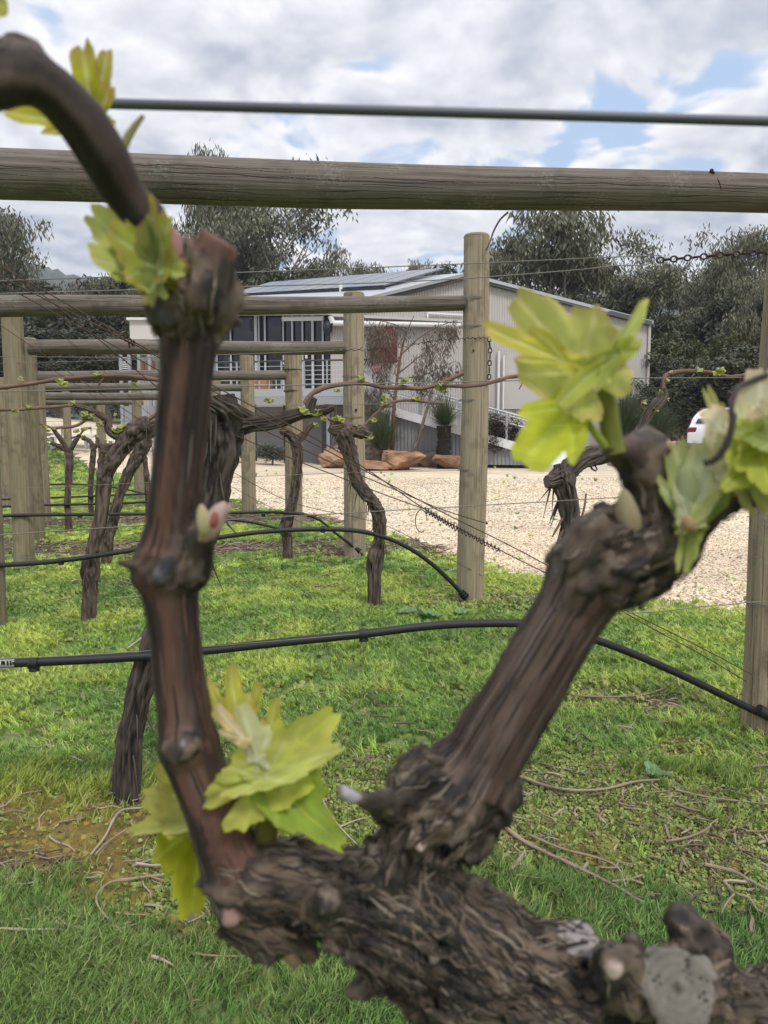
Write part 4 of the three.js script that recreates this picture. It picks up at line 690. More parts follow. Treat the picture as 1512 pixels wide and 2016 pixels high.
  for (let i = 0; i < nv; i++) {
    const x = net.pos[i * 3], y = net.pos[i * 3 + 1], z = net.pos[i * 3 + 2]; sdf(x, y, z, info); const c = info.c; if (!c) continue; owner[i] = c.p;
    const px = x - c.a.x, py = y - c.a.y, pz = z - c.a.z, u = px * c.e1.x + py * c.e1.y + pz * c.e1.z, v = px * c.e2.x + py * c.e2.y + pz * c.e2.z, w = info.w + c.w0; let q;
    if (c.kind === 0) {
      const f = fbm(u * 260 + 9, v * 260, w * 60, 3), g = fbm(x * 70 + 3, y * 70, z * 70, 3), l = fbm(x * 150, y * 150 + 7, z * 150, 2);
      const l2 = fbm(u * 420, v * 420, w * 70, 2); q = mix3([0.012, 0.008, 0.006], [0.175, 0.124, 0.084], clamp(f * 3.0 - 1.02)); q = mix3(q, [0.075, 0.064, 0.034], sstep(0.54, 0.68, g) * 0.40); q = mix3(q, [0.012, 0.010, 0.009], sstep(0.48, 0.62, fbm(x * 48, y * 48, z * 48 + 4, 2)) * 0.6); q = mix3(q, [0.22, 0.175, 0.130], sstep(0.54, 0.70, l2) * sstep(0.46, 0.60, l) * 0.8);
    } else if (c.kind === 1) {
      const f = fbm(u * 380, v * 380, w * 7 + 2, 3), g = fbm(u * 260 + 4, v * 260, w * 9, 2);
      q = mix3([0.016, 0.010, 0.008], [0.150, 0.074, 0.048], clamp(f * 3.2 - 1.15)); q = mix3(q, [0.135, 0.100, 0.080], sstep(0.55, 0.70, g) * 0.7); q = mix3(q, [0.012, 0.009, 0.008], sstep(0.56, 0.70, fbm(u * 330, v * 330 + 8, w * 22, 2)) * 0.75);
    } else {
      const f = fbm(u * 380, v * 380, w * 14 + 2, 3), g = fbm(u * 220 + 4, v * 220, w * 14, 2), dk = c.kind === 3 ? 0.62 : 0.86;
      q = mix3([0.024, 0.016, 0.013], [0.185, 0.128, 0.100], clamp(f * 3.0 - 1.05)); q = mix3(q, [0.105, 0.050, 0.033], sstep(0.50, 0.66, g) * 0.6); q = [q[0] * dk, q[1] * dk, q[2] * dk];
    }
    if (c.cut && info.w > c.L - 0.0022) { const a = Math.atan2(v, u), rr = Math.hypot(u, v) / c.rb, ring = 0.5 + 0.5 * Math.sin(rr * 26 + n3(a * 2, 1, 1) * 3), cr = sstep(0.68, 0.8, n3(a * 5, rr * 1.5, c.seed)); q = c.cut === 1 ? (c.p === 2 ? [0.055, 0.045, 0.04] : [0.30, 0.27, 0.255]) : c.cut === 3 ? mix3([0.05, 0.024, 0.017], [0.17, 0.080, 0.055], n3(u * 700, v * 700, 2)) : mix3([0.13, 0.115, 0.09], [0.225, 0.20, 0.165], ring * 0.45 + 0.55 * fbm(u * 500, v * 500, 3, 3)); if (c.cut === 2) { q = mix3(q, [0.05, 0.04, 0.03], Math.max(cr * sstep(0.15, 0.5, rr), sstep(0.2, 0.08, rr))); } const k = 0.8 + 0.4 * n3(x * 500, y * 500, z * 500); q = [q[0] * k, q[1] * k, q[2] * k]; }
    const dim = c.cut && info.w > c.L - 0.0022 ? 0.85 : 0.74; col[i * 3] = q[0] * dim; col[i * 3 + 1] = q[1] * dim; col[i * 3 + 2] = q[2] * dim;
  }
  const spot = (px, py, rad, c) => { for (let i = 0; i < nv; i++) { const x = net.pos[i * 3], y = net.pos[i * 3 + 1], z = net.pos[i * 3 + 2]; const d = Math.hypot(x - spot.p.x, y - spot.p.y, z - spot.p.z); if (d < rad) { const k = sstep(rad, rad * 0.6, d); for (let q = 0; q < 3; q++) col[i * 3 + q] = lerp(col[i * 3 + q], c[q], k); } } };
  // old sawn eyes and grazes, each a small pale or dark patch of its own
  for (const [px, py, d, rad, c] of [[640, 1778, .196, .0052, [.52, .30, .19]], [685, 1495 + 130, .2, .001, [.4, .3, .2]], [870, 1625, .202, .0028, [.48, .17, .09]], [842, 1652, .206, .004, [.34, .29, .22]], [832, 1675, .206, .0035, [.40, .33, .26]], [1210, 1912, .196, .0035, [.48, .38, .32]], [376, 1480, .2118, .0028, [.17, .12, .09]], [360, 1462, .2120, .0016, [.2, .185, .18]], [318, 1132, .209, .004, [.10, .09, .09]], [332, 1114, .2095, .004, [.02, .02, .025]], [980, 1600, .208, .003, [.36, .32, .26]], [325, 625, .1995, .003, [.09, .082, .078]], [880, 1600, .198, .006, [.19, .18, .16]], [470, 1690, .204, .006, [.34, .32, .30]], [520, 1735, .203, .005, [.3, .27, .24]], [690, 1560, .2, .004, [.3, .28, .29]]]) { spot.p = at(px, py, d); spot(px, py, rad, c); }
  // loose fibres of bark that follow the wood: flat strips laid on the surface, shaggy on the old wood and tight on the canes
  const fib = [0, 1, 2].map(() => ({ pos: [], col: [], idx: [] }));
  { const q = rng(808), cum = []; let tot = 0; for (const c of caps) { tot += c.L * (c.ra + c.rb) * (c.kind === 0 ? 1.0 : 0.9) * (c.ra < 0.0035 ? 0.15 : 1); cum.push(tot); }
    const surf = (c, t, ca, sa) => { const dx = c.e1.x * ca + c.e2.x * sa, dy = c.e1.y * ca + c.e2.y * sa, dz = c.e1.z * ca + c.e2.z * sa, bx = c.a.x + c.dir.x * t, by = c.a.y + c.dir.y * t, bz = c.a.z + c.dir.z * t, R = lerp(c.ra, c.rb, clamp(t / c.L)); let a = R * 0.35, b = R * 1.5 + 0.004; if (sdf(bx + dx * b, by + dy * b, bz + dz * b) < 0 || sdf(bx + dx * a, by + dy * a, bz + dz * a) > 0) return null; for (let i = 0; i < 9; i++) { const m = (a + b) / 2; if (sdf(bx + dx * m, by + dy * m, bz + dz * m) < 0) a = m; else b = m; } return [bx, by, bz, dx, dy, dz, b]; };
    for (let i = 0; i < 9000; i++) {
      const k = q() * tot; let ci = cum.findIndex(v => k <= v); const c = caps[ci], old = c.kind === 0, len = old ? 0.006 + 0.020 * q() : 0.010 + 0.040 * q(), t0 = q() * c.L - len * 0.3, ang = q() * 6.283, w = (old ? 0.00022 + 0.0007 * q() * q() : 0.00012 + 0.00034 * q()), n = old ? 5 : 6, drift = (q() - 0.5) * (old ? 0.45 : 0.06), lift = old ? 0.0002 + 0.0012 * q() * q() : 0.00008;
      const tone = q(), cl = old ? (tone < 0.45 ? [0.014, 0.011, 0.009] : tone < 0.88 ? mix3([0.055, 0.040, 0.029], [0.155, 0.115, 0.080], q()) : [0.20, 0.165, 0.125]) : c.kind === 1 ? (tone < 0.5 ? [0.016, 0.010, 0.008] : tone < 0.82 ? mix3([0.06, 0.030, 0.020], [0.125, 0.060, 0.037], q()) : [0.12, 0.09, 0.072]) : (tone < 0.5 ? [0.014, 0.010, 0.009] : tone < 0.85 ? mix3([0.07, 0.046, 0.035], [0.145, 0.10, 0.078], q()) : [0.18, 0.135, 0.11]);
      const f = fib[c.p], v0 = f.pos.length / 3, pts = []; for (let j = 0; j <= n; j++) { const t = t0 + len * j / n; if (t < -c.ra * 0.5 || t > c.L + c.rb * 0.5 || (c.cut && t > c.L - 0.001)) { pts.length = 0; break; } const a = ang + drift * (j / n - 0.5) + (old ? 0.04 : 0.006) * Math.sin(j * 1.7 + i), s = surf(c, t, Math.cos(a), Math.sin(a)); if (!s) { pts.length = 0; break; } pts.push([s, a, j]); }
      if (pts.length < 3) continue;
      for (const [s, a, j] of pts) { const e = Math.abs(j / n - 0.5) * 2, r_ = s[6] + 0.00012 + lift * e * e * e, x = s[0] + s[3] * r_, y = s[1] + s[4] * r_, z = s[2] + s[5] * r_, ww = w * (1 - 0.85 * e * e), tx = -c.e1.x * Math.sin(a) + c.e2.x * Math.cos(a), ty = -c.e1.y * Math.sin(a) + c.e2.y * Math.cos(a), tz = -c.e1.z * Math.sin(a) + c.e2.z * Math.cos(a); f.pos.push(x - tx * ww, y - ty * ww, z - tz * ww, x + s[3] * w * 0.5, y + s[4] * w * 0.5, z + s[5] * w * 0.5, x + tx * ww, y + ty * ww, z + tz * ww); f.col.push(...cl, ...cl, ...cl); }
      for (let j = 0; j < pts.length - 1; j++) { const o = v0 + j * 3; for (const e of [0, 1]) f.idx.push(o + e, o + e + 1, o + e + 3, o + e + 1, o + e + 4, o + e + 3); }
    } }
  const faces = [[], [], []];
  for (let i = 0; i < net.idx.length; i += 3) { const [a, b, c] = [net.idx[i], net.idx[i + 1], net.idx[i + 2]], o = owner[a] === owner[b] || owner[a] === owner[c] ? owner[a] : owner[b]; faces[o].push(a, b, c); }
  const whole = geoOf(net.pos, net.idx), N = whole.attributes.normal.array;
  const base = at(1250, 1985, D);
  const t = thing('front_grapevine', 'large blurred grapevine fork filling the foreground, with fresh yellow-green leaves', 'grapevine', base);
  const woodMat = std({ vertexColors: true, roughness: 0.78 }), fibreMat = std({ vertexColors: true, roughness: 0.85, side: THREE.DoubleSide });
  ['cordon', 'cane', 'arm'].forEach((name, o) => {
    const map = new Map(), P = [], C = [], Nn = [], I = []; for (const v of faces[o]) { let q = map.get(v); if (q === undefined) { q = map.size; map.set(v, q); for (let e = 0; e < 3; e++) { P.push(net.pos[v * 3 + e]); C.push(col[v * 3 + e]); Nn.push(N[v * 3 + e]); } } I.push(q); }
    const g = new THREE.BufferGeometry(); g.setAttribute('position', new THREE.Float32BufferAttribute(P, 3)); g.setAttribute('color', new THREE.Float32BufferAttribute(C, 3)); g.setAttribute('normal', new THREE.Float32BufferAttribute(Nn, 3)); g.setIndex(I);
    const w_ = part(t, name, g, woodMat), F = fib[o]; if (F.idx.length) { const fg = geoOf(F.pos, F.idx, null, F.col); fg.translate(-base.x, -base.y, -base.z); const m = new THREE.Mesh(fg, fibreMat); m.name = 'bark_fibres'; m.userData.kind = 'stuff'; w_.add(m); }
  });
  { // the cordon goes on out of the frame to its trunk, rooted in the ground
    const pts = [[at(1640, 2030, .235), .0145], [V(0.30, 0.755, -0.25), .018], [V(0.40, 0.735, -0.26), .021], [V(0.47, 0.68, -0.27), .024], [V(0.50, 0.5, -0.28), .026], [V(0.49, 0.25, -0.28), .027], [V(0.50, -0.04, -0.29), .034]];
    part(t, 'trunk', barkLimb(pts, 1, 4), barkMat);
  }
  // young shoots: each a soft green stem with its leaves
  const soft = (tone) => ({ radial: 10, step: 0.004, color: (c, s, l) => { const k = n3(c * 2, s * 2, l * 160); return mix3(tone.map(v => v * 0.75), tone.map(v => v * 1.3), k); } });
  const leafFront = new THREE.MeshPhysicalMaterial({ vertexColors: true, roughness: 0.8, side: THREE.DoubleSide, transmission: 0.48, thickness: 0, specularIntensity: 0.25 });
  function shoot(label, stem, tone, leaves) {
    const P = stem.map(p => { const q = at(p[0], p[1], p[3] ?? D); return [q, p[2] * pxm(q)]; }); const m = part(t, 'young_shoot', limb(P, soft(tone)), leafFront);
    if (label) m.userData.label = label;
    for (const l of leaves) {
      const d0 = l.d ?? D, B = at(l.b[0], l.b[1], l.b[2] ?? d0), T = at(l.t[0], l.t[1], (l.b[2] ?? d0) + (l.dt ?? clamp((l.b[1] - l.t[1]) / 170, -0.6, 1) * 0.014));
      // the leaf's base is set back so that its lower lobes lie round the base
      const g = placeLeaf(leafGeo({ seed: Math.round(l.b[0] + l.t[1]), ...l.o }), B, T, l.w, l.roll ?? 0, l.face);
      g.translate(-t.position.x, -t.position.y, -t.position.z); const k = new THREE.Mesh(g, leafFront); k.name = 'leaf'; k.castShadow = k.receiveShadow = true; m.add(k);
    }
    return m;
  }
  function bud(B_, T_, w, c0, c1, d) {                                         // a closed downy bud: overlapping scales round a tapering heart
    const B = at(B_[0], B_[1], d), T = at(T_[0], T_[1], d), ax = T.clone().sub(B), L = ax.length(); ax.normalize(); const q = new THREE.Quaternion().setFromUnitVectors(V(0, 1, 0), ax), R = w * pxm(B) / 2;
    const g = new THREE.LatheGeometry([[0.0, 0], [0.45, 0.02], [0.8, 0.2], [1.0, 0.42], [0.92, 0.62], [0.62, 0.84], [0.25, 0.97], [0, 1]].map(p => new THREE.Vector2(p[0], p[1])), 22); g.deleteAttribute('uv');
    const p = g.attributes.position; for (let i = 0; i < p.count; i++) { const a = Math.atan2(p.getZ(i), p.getX(i)), y = p.getY(i), k = 1 + 0.13 * Math.sin(a * 3 + y * 5) + 0.2 * (n3(a * 1.4, y * 4, 5) - 0.5); p.setXYZ(i, p.getX(i) * R * k, y * L, p.getZ(i) * R * k); }
    g.computeVertexNormals(); paint(g, (x, y, z) => mix3(c0, c1, sstep(0.35, 0.62, fbm(x * 260, y * 130, z * 260, 2) * 0.75 + y / L * 0.3))); g.applyQuaternion(q); g.translate(B.x, B.y, B.z); return part(t, 'bud', g, leafFront);
  }
  const gold = { base: [0.56, 0.54, 0.09], rim: [0.64, 0.42, 0.15], pale: [0.66, 0.64, 0.28] }, soft1 = { base: [0.50, 0.56, 0.15], rim: [0.55, 0.47, 0.14], pale: [0.55, 0.60, 0.28] }, glow = { base: [0.52, 0.58, 0.045], rim: [0.50, 0.52, 0.05], pale: [0.52, 0.58, 0.10] }, grn = { base: [0.32, 0.40, 0.11], rim: [0.42, 0.38, 0.09], pale: [0.42, 0.50, 0.22] }, pink = { base: [0.66, 0.64, 0.40], rim: [0.72, 0.46, 0.34], pale: [0.74, 0.73, 0.55] };
  // A: the shoot right of the middle
  shoot('yellow-green shoot of folded leaves on the right spur', [[1212, 892, 24, .206], [1204, 860, 20, .206], [1196, 800, 19, .205], [1190, 745, 16, .205]], [0.25, 0.27, 0.06], [
    { b: [1142, 728, .203], t: [1018, 588, .197], w: 0.66, roll: 0.12, dt: 0.006, o: { ...gold, base: [0.54, 0.57, 0.15], fold: 0.08, cup: 0.16, wave: 0.14, rim: [0.64, 0.44, 0.18], teeth: 0.06 } },
    { b: [1120, 712, .199], t: [946, 646, .194], w: 0.55, roll: 0.3, dt: 0.002, o: { ...gold, narrow: 1, fold: 0.2, cup: 0.1 } },
    { b: [1186, 735, .199], t: [1270, 585, .196], w: 0.46, roll: 0.5, dt: 0.003, o: { ...soft1, narrow: 1, fold: 0.5, cup: 0.05, rim: [0.60, 0.52, 0.12] } },
    { b: [1226, 690, .198], t: [1080, 792, .194], w: 0.55, roll: -0.35, dt: 0, o: { ...grn, narrow: 1, base: [0.46, 0.50, 0.10], fold: 0.2, rim: [0.60, 0.46, 0.14] } },
    { b: [1132, 798, .203], t: [1015, 925, .200], w: 1.1, roll: 0.05, o: { ...glow, narrow: 1, fold: 0.05, cup: 0.08, wave: 0.10, teeth: 0.08 } },
  ]);
  shoot(null, [[1192, 880, 9, .205], [1170, 850, 8, .204], [1140, 812, 7, .203]], [0.36, 0.42, 0.08], []);
  // B: the leafy shoot on the cordon
  shoot('leafy shoot rising from the cordon behind the left cane', [[522, 1660, 24, .226], [527, 1600, 24, .226], [530, 1540, 20, .225], [510, 1480, 14, .224]], [0.22, 0.20, 0.045], [
    { b: [508, 1535, .218], t: [662, 1400, .212], w: 0.50, roll: 0.10, o: { ...glow, base: [0.56, 0.57, 0.13], fold: 0.18, cup: 0.15, wave: 0.18 } },
    { b: [520, 1530, .214], t: [680, 1480, .210], w: 0.34, roll: -0.40, o: { ...soft1, base: [0.54, 0.57, 0.14], fold: 0.3 } },
    { b: [470, 1440, .222], t: [446, 1302, .221], w: 0.62, roll: 0.2, dt: 0.002, o: { ...gold, narrow: 1, fold: 0.35 } },
    { b: [450, 1430, .226], t: [408, 1342, .226], w: 0.6, roll: 0, o: { ...gold, narrow: 1 } },
    { b: [485, 1420, .226], t: [516, 1335, .226], w: 0.5, dt: 0, o: { ...gold, narrow: 1 } },
    { b: [525, 1470, .228], t: [548, 1362, .228], w: 0.5, dt: 0, o: { ...gold, narrow: 1 } },
    { b: [515, 1535, .216], t: [450, 1490, .214], w: 0.45, roll: 0.4, o: { ...grn, base: [0.34, 0.41, 0.07] } },
    { b: [540, 1540, .222], t: [674, 1674, .214], w: 0.42, roll: -0.15, o: { ...glow, base: [0.33, 0.46, 0.07], fold: 0.3, teeth: 0.05 } },
    { b: [540, 1550, .228], t: [620, 1560, .230], w: 0.8, o: { ...glow, base: [0.36, 0.45, 0.03] } },
    { b: [530, 1585, .232], t: [590, 1640, .235], w: 0.7, o: { ...glow } },
    { b: [508, 1500, .214], t: [480, 1378, .214], w: 0.85, roll: -0.3, dt: 0.004, o: { ...soft1, narrow: 1, fold: -0.45, base: [0.60, 0.62, 0.36], pale: [0.70, 0.70, 0.50] } },
    { b: [480, 1455, .213], t: [422, 1392, .213], w: 0.8, roll: 0.3, dt: 0.002, o: { ...pink, narrow: 1, fold: -0.4, base: [0.66, 0.52, 0.26] } },
  ]);
  
  // C: the leaves behind the foot of the left cane
  shoot('pair of lit leaves peeking out behind the foot of the left cane', [[455, 1660, 12, .245], [420, 1620, 11, .247], [395, 1585, 9, .248]], [0.36, 0.40, 0.06], [
    { b: [400, 1600, .247], t: [288, 1580, .247], w: 0.75, roll: 0.3, o: { ...soft1, base: [0.48, 0.50, 0.12], rim: [0.55, 0.35, 0.12] } },
    { b: [390, 1600, .250], t: [318, 1505, .252], w: 0.62, roll: 0, o: { ...gold, base: [0.50, 0.52, 0.10] } },
    { b: [405, 1610, .243], t: [262, 1648, .243], w: 0.36, roll: 0.5, o: { ...soft1, base: [0.50, 0.50, 0.13], fold: 0.5 } },
    { b: [395, 1625, .250], t: [378, 1795, .252], w: 0.62, roll: 0.1, o: { ...glow, base: [0.45, 0.46, 0.03] } },
    { b: [390, 1630, .255], t: [335, 1730, .257], w: 0.6, roll: 0, o: { ...glow } },
  ]);
  // D: leaves at the left cane's head
  shoot('curled yellow-green leaves at the head of the left cane', [[328, 545, 15, .204], [305, 535, 15, .201], [280, 515, 13, .199]], [0.32, 0.17, 0.06], [
    { b: [290, 525, .196], t: [188, 436, .188], w: 0.55, roll: 0.25, o: { ...soft1, base: [0.50, 0.55, 0.14], fold: 0.22, cup: 0.25, ruffle: 0.1 } },
    { b: [298, 510, .194], t: [284, 390, .189], w: 0.5, roll: -0.35, o: { ...grn, base: [0.33, 0.36, 0.05], fold: 0.2, rim: [0.50, 0.28, 0.10] } },
    { b: [310, 540, .197], t: [190, 515, .190], w: 0.5, roll: 0.7, o: { ...grn, base: [0.22, 0.30, 0.06], rim: [0.34, 0.13, 0.05], rimAmount: 0.95 } },
    { b: [318, 530, .190], t: [305, 410, .187], w: 0.42, roll: -1.0, o: { ...grn, base: [0.20, 0.24, 0.05], rim: [0.40, 0.18, 0.08] } },
    { b: [315, 545, .195], t: [240, 535, .192], w: 0.4, roll: -0.6, o: { ...grn, base: [0.22, 0.26, 0.04], rim: [0.36, 0.12, 0.06], rimAmount: 1 } },
  ]);
  bud([338, 528], [345, 448], 34, [0.45, 0.17, 0.16], [0.56, 0.33, 0.30], .199);
  // E: leaves behind the upper shoot, and one at the corner
  shoot('backlit leaf behind the upper end of the left cane', [[200, 300, 9, .203], [190, 265, 8, .206], [178, 240, 7, .208]], [0.34, 0.34, 0.05], [
    { b: [185, 250, .21], t: [165, 112, .213], w: 0.85, roll: 0, dt: 0.003, o: { narrow: 1, ...gold, base: [0.40, 0.40, 0.03], rim: [0.50, 0.30, 0.12], rimAmount: 0.9, teeth: 0.12 } },
    { b: [188, 240, .212], t: [209, 108, .214], w: 0.55, roll: 0, dt: 0.003, o: { narrow: 1, ...gold, base: [0.40, 0.38, 0.05], rim: [0.5, 0.27, 0.16] } },
    { b: [175, 235, .21], t: [28, 240, .212], w: 0.7, roll: 0.5, dt: 0.002, o: { narrow: 1, ...gold, base: [0.44, 0.44, 0.03], rim: [0.50, 0.32, 0.06] } },
    { b: [205, 235, .21], t: [232, 245, .21], w: 1.0, dt: 0, o: { ...gold, narrow: 1 } },
  ]);
  shoot(null, [[232, 330, 8, .196], [242, 295, 8, .197], [256, 262, 8, .199], [282, 228, 4, .2]], [0.30, 0.31, 0.12], []);
  shoot('leaf tip at the upper left corner', [[-60, 120, 8, .18], [-50, 60, 8, .18], [-30, 10, 7, .18]], [0.4, 0.42, 0.06], [{ b: [-60, -20, .18], t: [46, 30, .18], w: 0.6, roll: 0, o: { ...gold, base: [0.40, 0.44, 0.06] } }]);
  // F: the opening buds and big leaf at the right edge
  shoot('opening shoot beside the right spur', [[1345, 1035, 26, .205], [1355, 1000, 26, .203], [1370, 965, 20, .202]], [0.30, 0.24, 0.07], [
    { b: [1358, 1030, .198], t: [1322, 885, .193], w: 0.85, roll: 0.3, o: { narrow: 1, ...soft1, base: [0.38, 0.46, 0.16], fold: 0.4, pale: [0.58, 0.62, 0.40] } },
    { b: [1362, 1025, .194], t: [1388, 895, .189], w: 0.8, roll: -0.2, o: { narrow: 1, ...soft1, base: [0.52, 0.55, 0.32], pale: [0.62, 0.64, 0.46], fold: 0.3 } },
    { b: [1360, 1038, .197], t: [1425, 930, .193], w: 0.9, roll: -0.4, o: { narrow: 1, ...grn, base: [0.24, 0.34, 0.07], fold: 0.35 } },
    { b: [1350, 1042, .192], t: [1425, 975, .19], w: 0.5, roll: -0.6, dt: 0.002, o: { ...soft1, narrow: 1, base: [0.48, 0.53, 0.18] } },
    { b: [1360, 1020, .201], t: [1400, 820, .199], w: 0.14, roll: 0.2, o: { ...soft1, fold: 0.5 } },
  ]);
  bud([1362, 1030], [1350, 915], 56, [0.30, 0.38, 0.13], [0.50, 0.54, 0.30], .2);
  bud([1246, 1062], [1228, 962], 46, [0.42, 0.34, 0.16], [0.52, 0.47, 0.30], .206);
  bud([1362, 1046], [1348, 1015], 28, [0.44, 0.25, 0.12], [0.5, 0.36, 0.2], .191);
  shoot('pale pink-flushed leaf cluster at the right frame edge', [[1500, 950, 20, .206], [1480, 920, 18, .204], [1470, 890, 16, .203]], [0.40, 0.44, 0.10], [
    { b: [1490, 900, .198], t: [1500, 748, .194], w: 0.72, roll: 0.1, o: { ...pink, fold: 0.2, cup: 0.2 } },
    { b: [1480, 890, .196], t: [1440, 790, .193], w: 0.5, roll: 0.4, o: { ...pink, base: [0.64, 0.64, 0.36] } },
    { b: [1455, 930, .205], t: [1388, 775, .204], w: 0.26, roll: 0.3, o: { ...gold, base: [0.46, 0.50, 0.16] } },
    { b: [1450, 940, .204], t: [1395, 905, .204], w: 1.0, roll: 0.2, o: { ...gold, base: [0.46, 0.47, 0.05] } },
    { b: [1500, 890, .195], t: [1400, 960, .192], w: 0.55, roll: -0.3, o: { ...glow, base: [0.42, 0.46, 0.10], fold: 0.3 } },
    { b: [1500, 880, .192], t: [1520, 985, .19], w: 0.7, roll: 0, o: { ...glow, base: [0.43, 0.47, 0.07] } },
    { b: [1520, 870, .19], t: [1430, 850, .187], w: 0.55, roll: 0.5, o: { ...grn, base: [0.30, 0.38, 0.10], pale: [0.55, 0.58, 0.30] } },
    { b: [1560, 900, .19], t: [1500, 800, .187], w: 0.8, roll: -0.2, o: { ...pink } },
  ]);
  // G: the half-open bud on the left cane, small pale tips below
  bud([398, 1064], [444, 988], 42, [0.52, 0.42, 0.20], [0.66, 0.52, 0.46], .207);
  bud([392, 1066], [456, 992], 26, [0.50, 0.34, 0.22], [0.66, 0.46, 0.42], .2075);
  bud([404, 1055], [396, 992], 28, [0.50, 0.50, 0.20], [0.60, 0.56, 0.32], .205);
  bud([420, 1040], [424, 1006], 18, [0.36, 0.10, 0.07], [0.46, 0.16, 0.12], .2005);
  bud([468, 1790], [442, 1822], 44, [0.40, 0.24, 0.20], [0.48, 0.32, 0.26], .214);
  bud([560, 1850], [585, 1905], 40, [0.28, 0.20, 0.13], [0.40, 0.28, 0.18], .222);
  // a dark tendril in front of the right leaves, another going up to the cane behind
  const tl = (pts, r) => part(t, 'tendril', limb(pts.map(p => { const q = at(p[0], p[1], p[2]); return [q, (p[3] ?? r) * pxm(q)]; }), { radial: 8, step: 0.003, color: () => [0.032, 0.022, 0.019] }), woodMat);
  tl([[1385, 912, .187], [1408, 905, .186], [1428, 880, .185], [1440, 845, .185], [1444, 815, .186]], 7);
  tl([[1442, 835, .19], [1440, 800, .192], [1448, 770, .195], [1475, 752, .204], [1512, 738, .206], [1560, 725, .206]], 6);
}
// ---------------------------------------------------------------- the building behind the drive
const M_clad = std({ color: lin(0.49, 0.462, 0.440), roughness: 0.6, metalness: 0.15 }), M_cladL = std({ color: lin(0.60, 0.565, 0.525), roughness: 0.7 }), M_dark = std({ color: lin(0.018, 0.021, 0.027), roughness: 0.5 }), M_trim = std({ color: lin(0.72, 0.72, 0.73), roughness: 0.5 }), M_grey = std({ color: lin(0.30, 0.31, 0.33), roughness: 0.6 }), M_roof = std({ color: lin(0.44, 0.46, 0.48), roughness: 0.45, metalness: 0.3 }), M_fascia = std({ color: lin(0.075, 0.080, 0.088), roughness: 0.6 }), M_under = std({ color: lin(0.25, 0.25, 0.265), roughness: 0.8 }), M_glass = new THREE.MeshPhysicalMaterial({ color: lin(0.28, 0.33, 0.38), roughness: 0.03, transmission: 1, thickness: 0, ior: 1.5 }), M_steel = std({ color: lin(0.55, 0.56, 0.58), roughness: 0.4, metalness: 0.6 }), M_rail = std({ color: lin(0.06, 0.045, 0.042), roughness: 0.6 }), M_panel = std({ color: lin(0.20, 0.21, 0.23), roughness: 0.16, metalness: 0.6 }), M_timber = std({ color: lin(0.42, 0.22, 0.095), roughness: 0.7 }), M_conc = std({ color: lin(0.60, 0.575, 0.53), roughness: 0.9 }), M_frame = std({ color: lin(0.46, 0.47, 0.49), roughness: 0.5 }), M_deckedge = std({ color: lin(0.36, 0.37, 0.40), roughness: 0.7 }), M_rust = std({ color: lin(0.10, 0.025, 0.020), roughness: 0.85 });
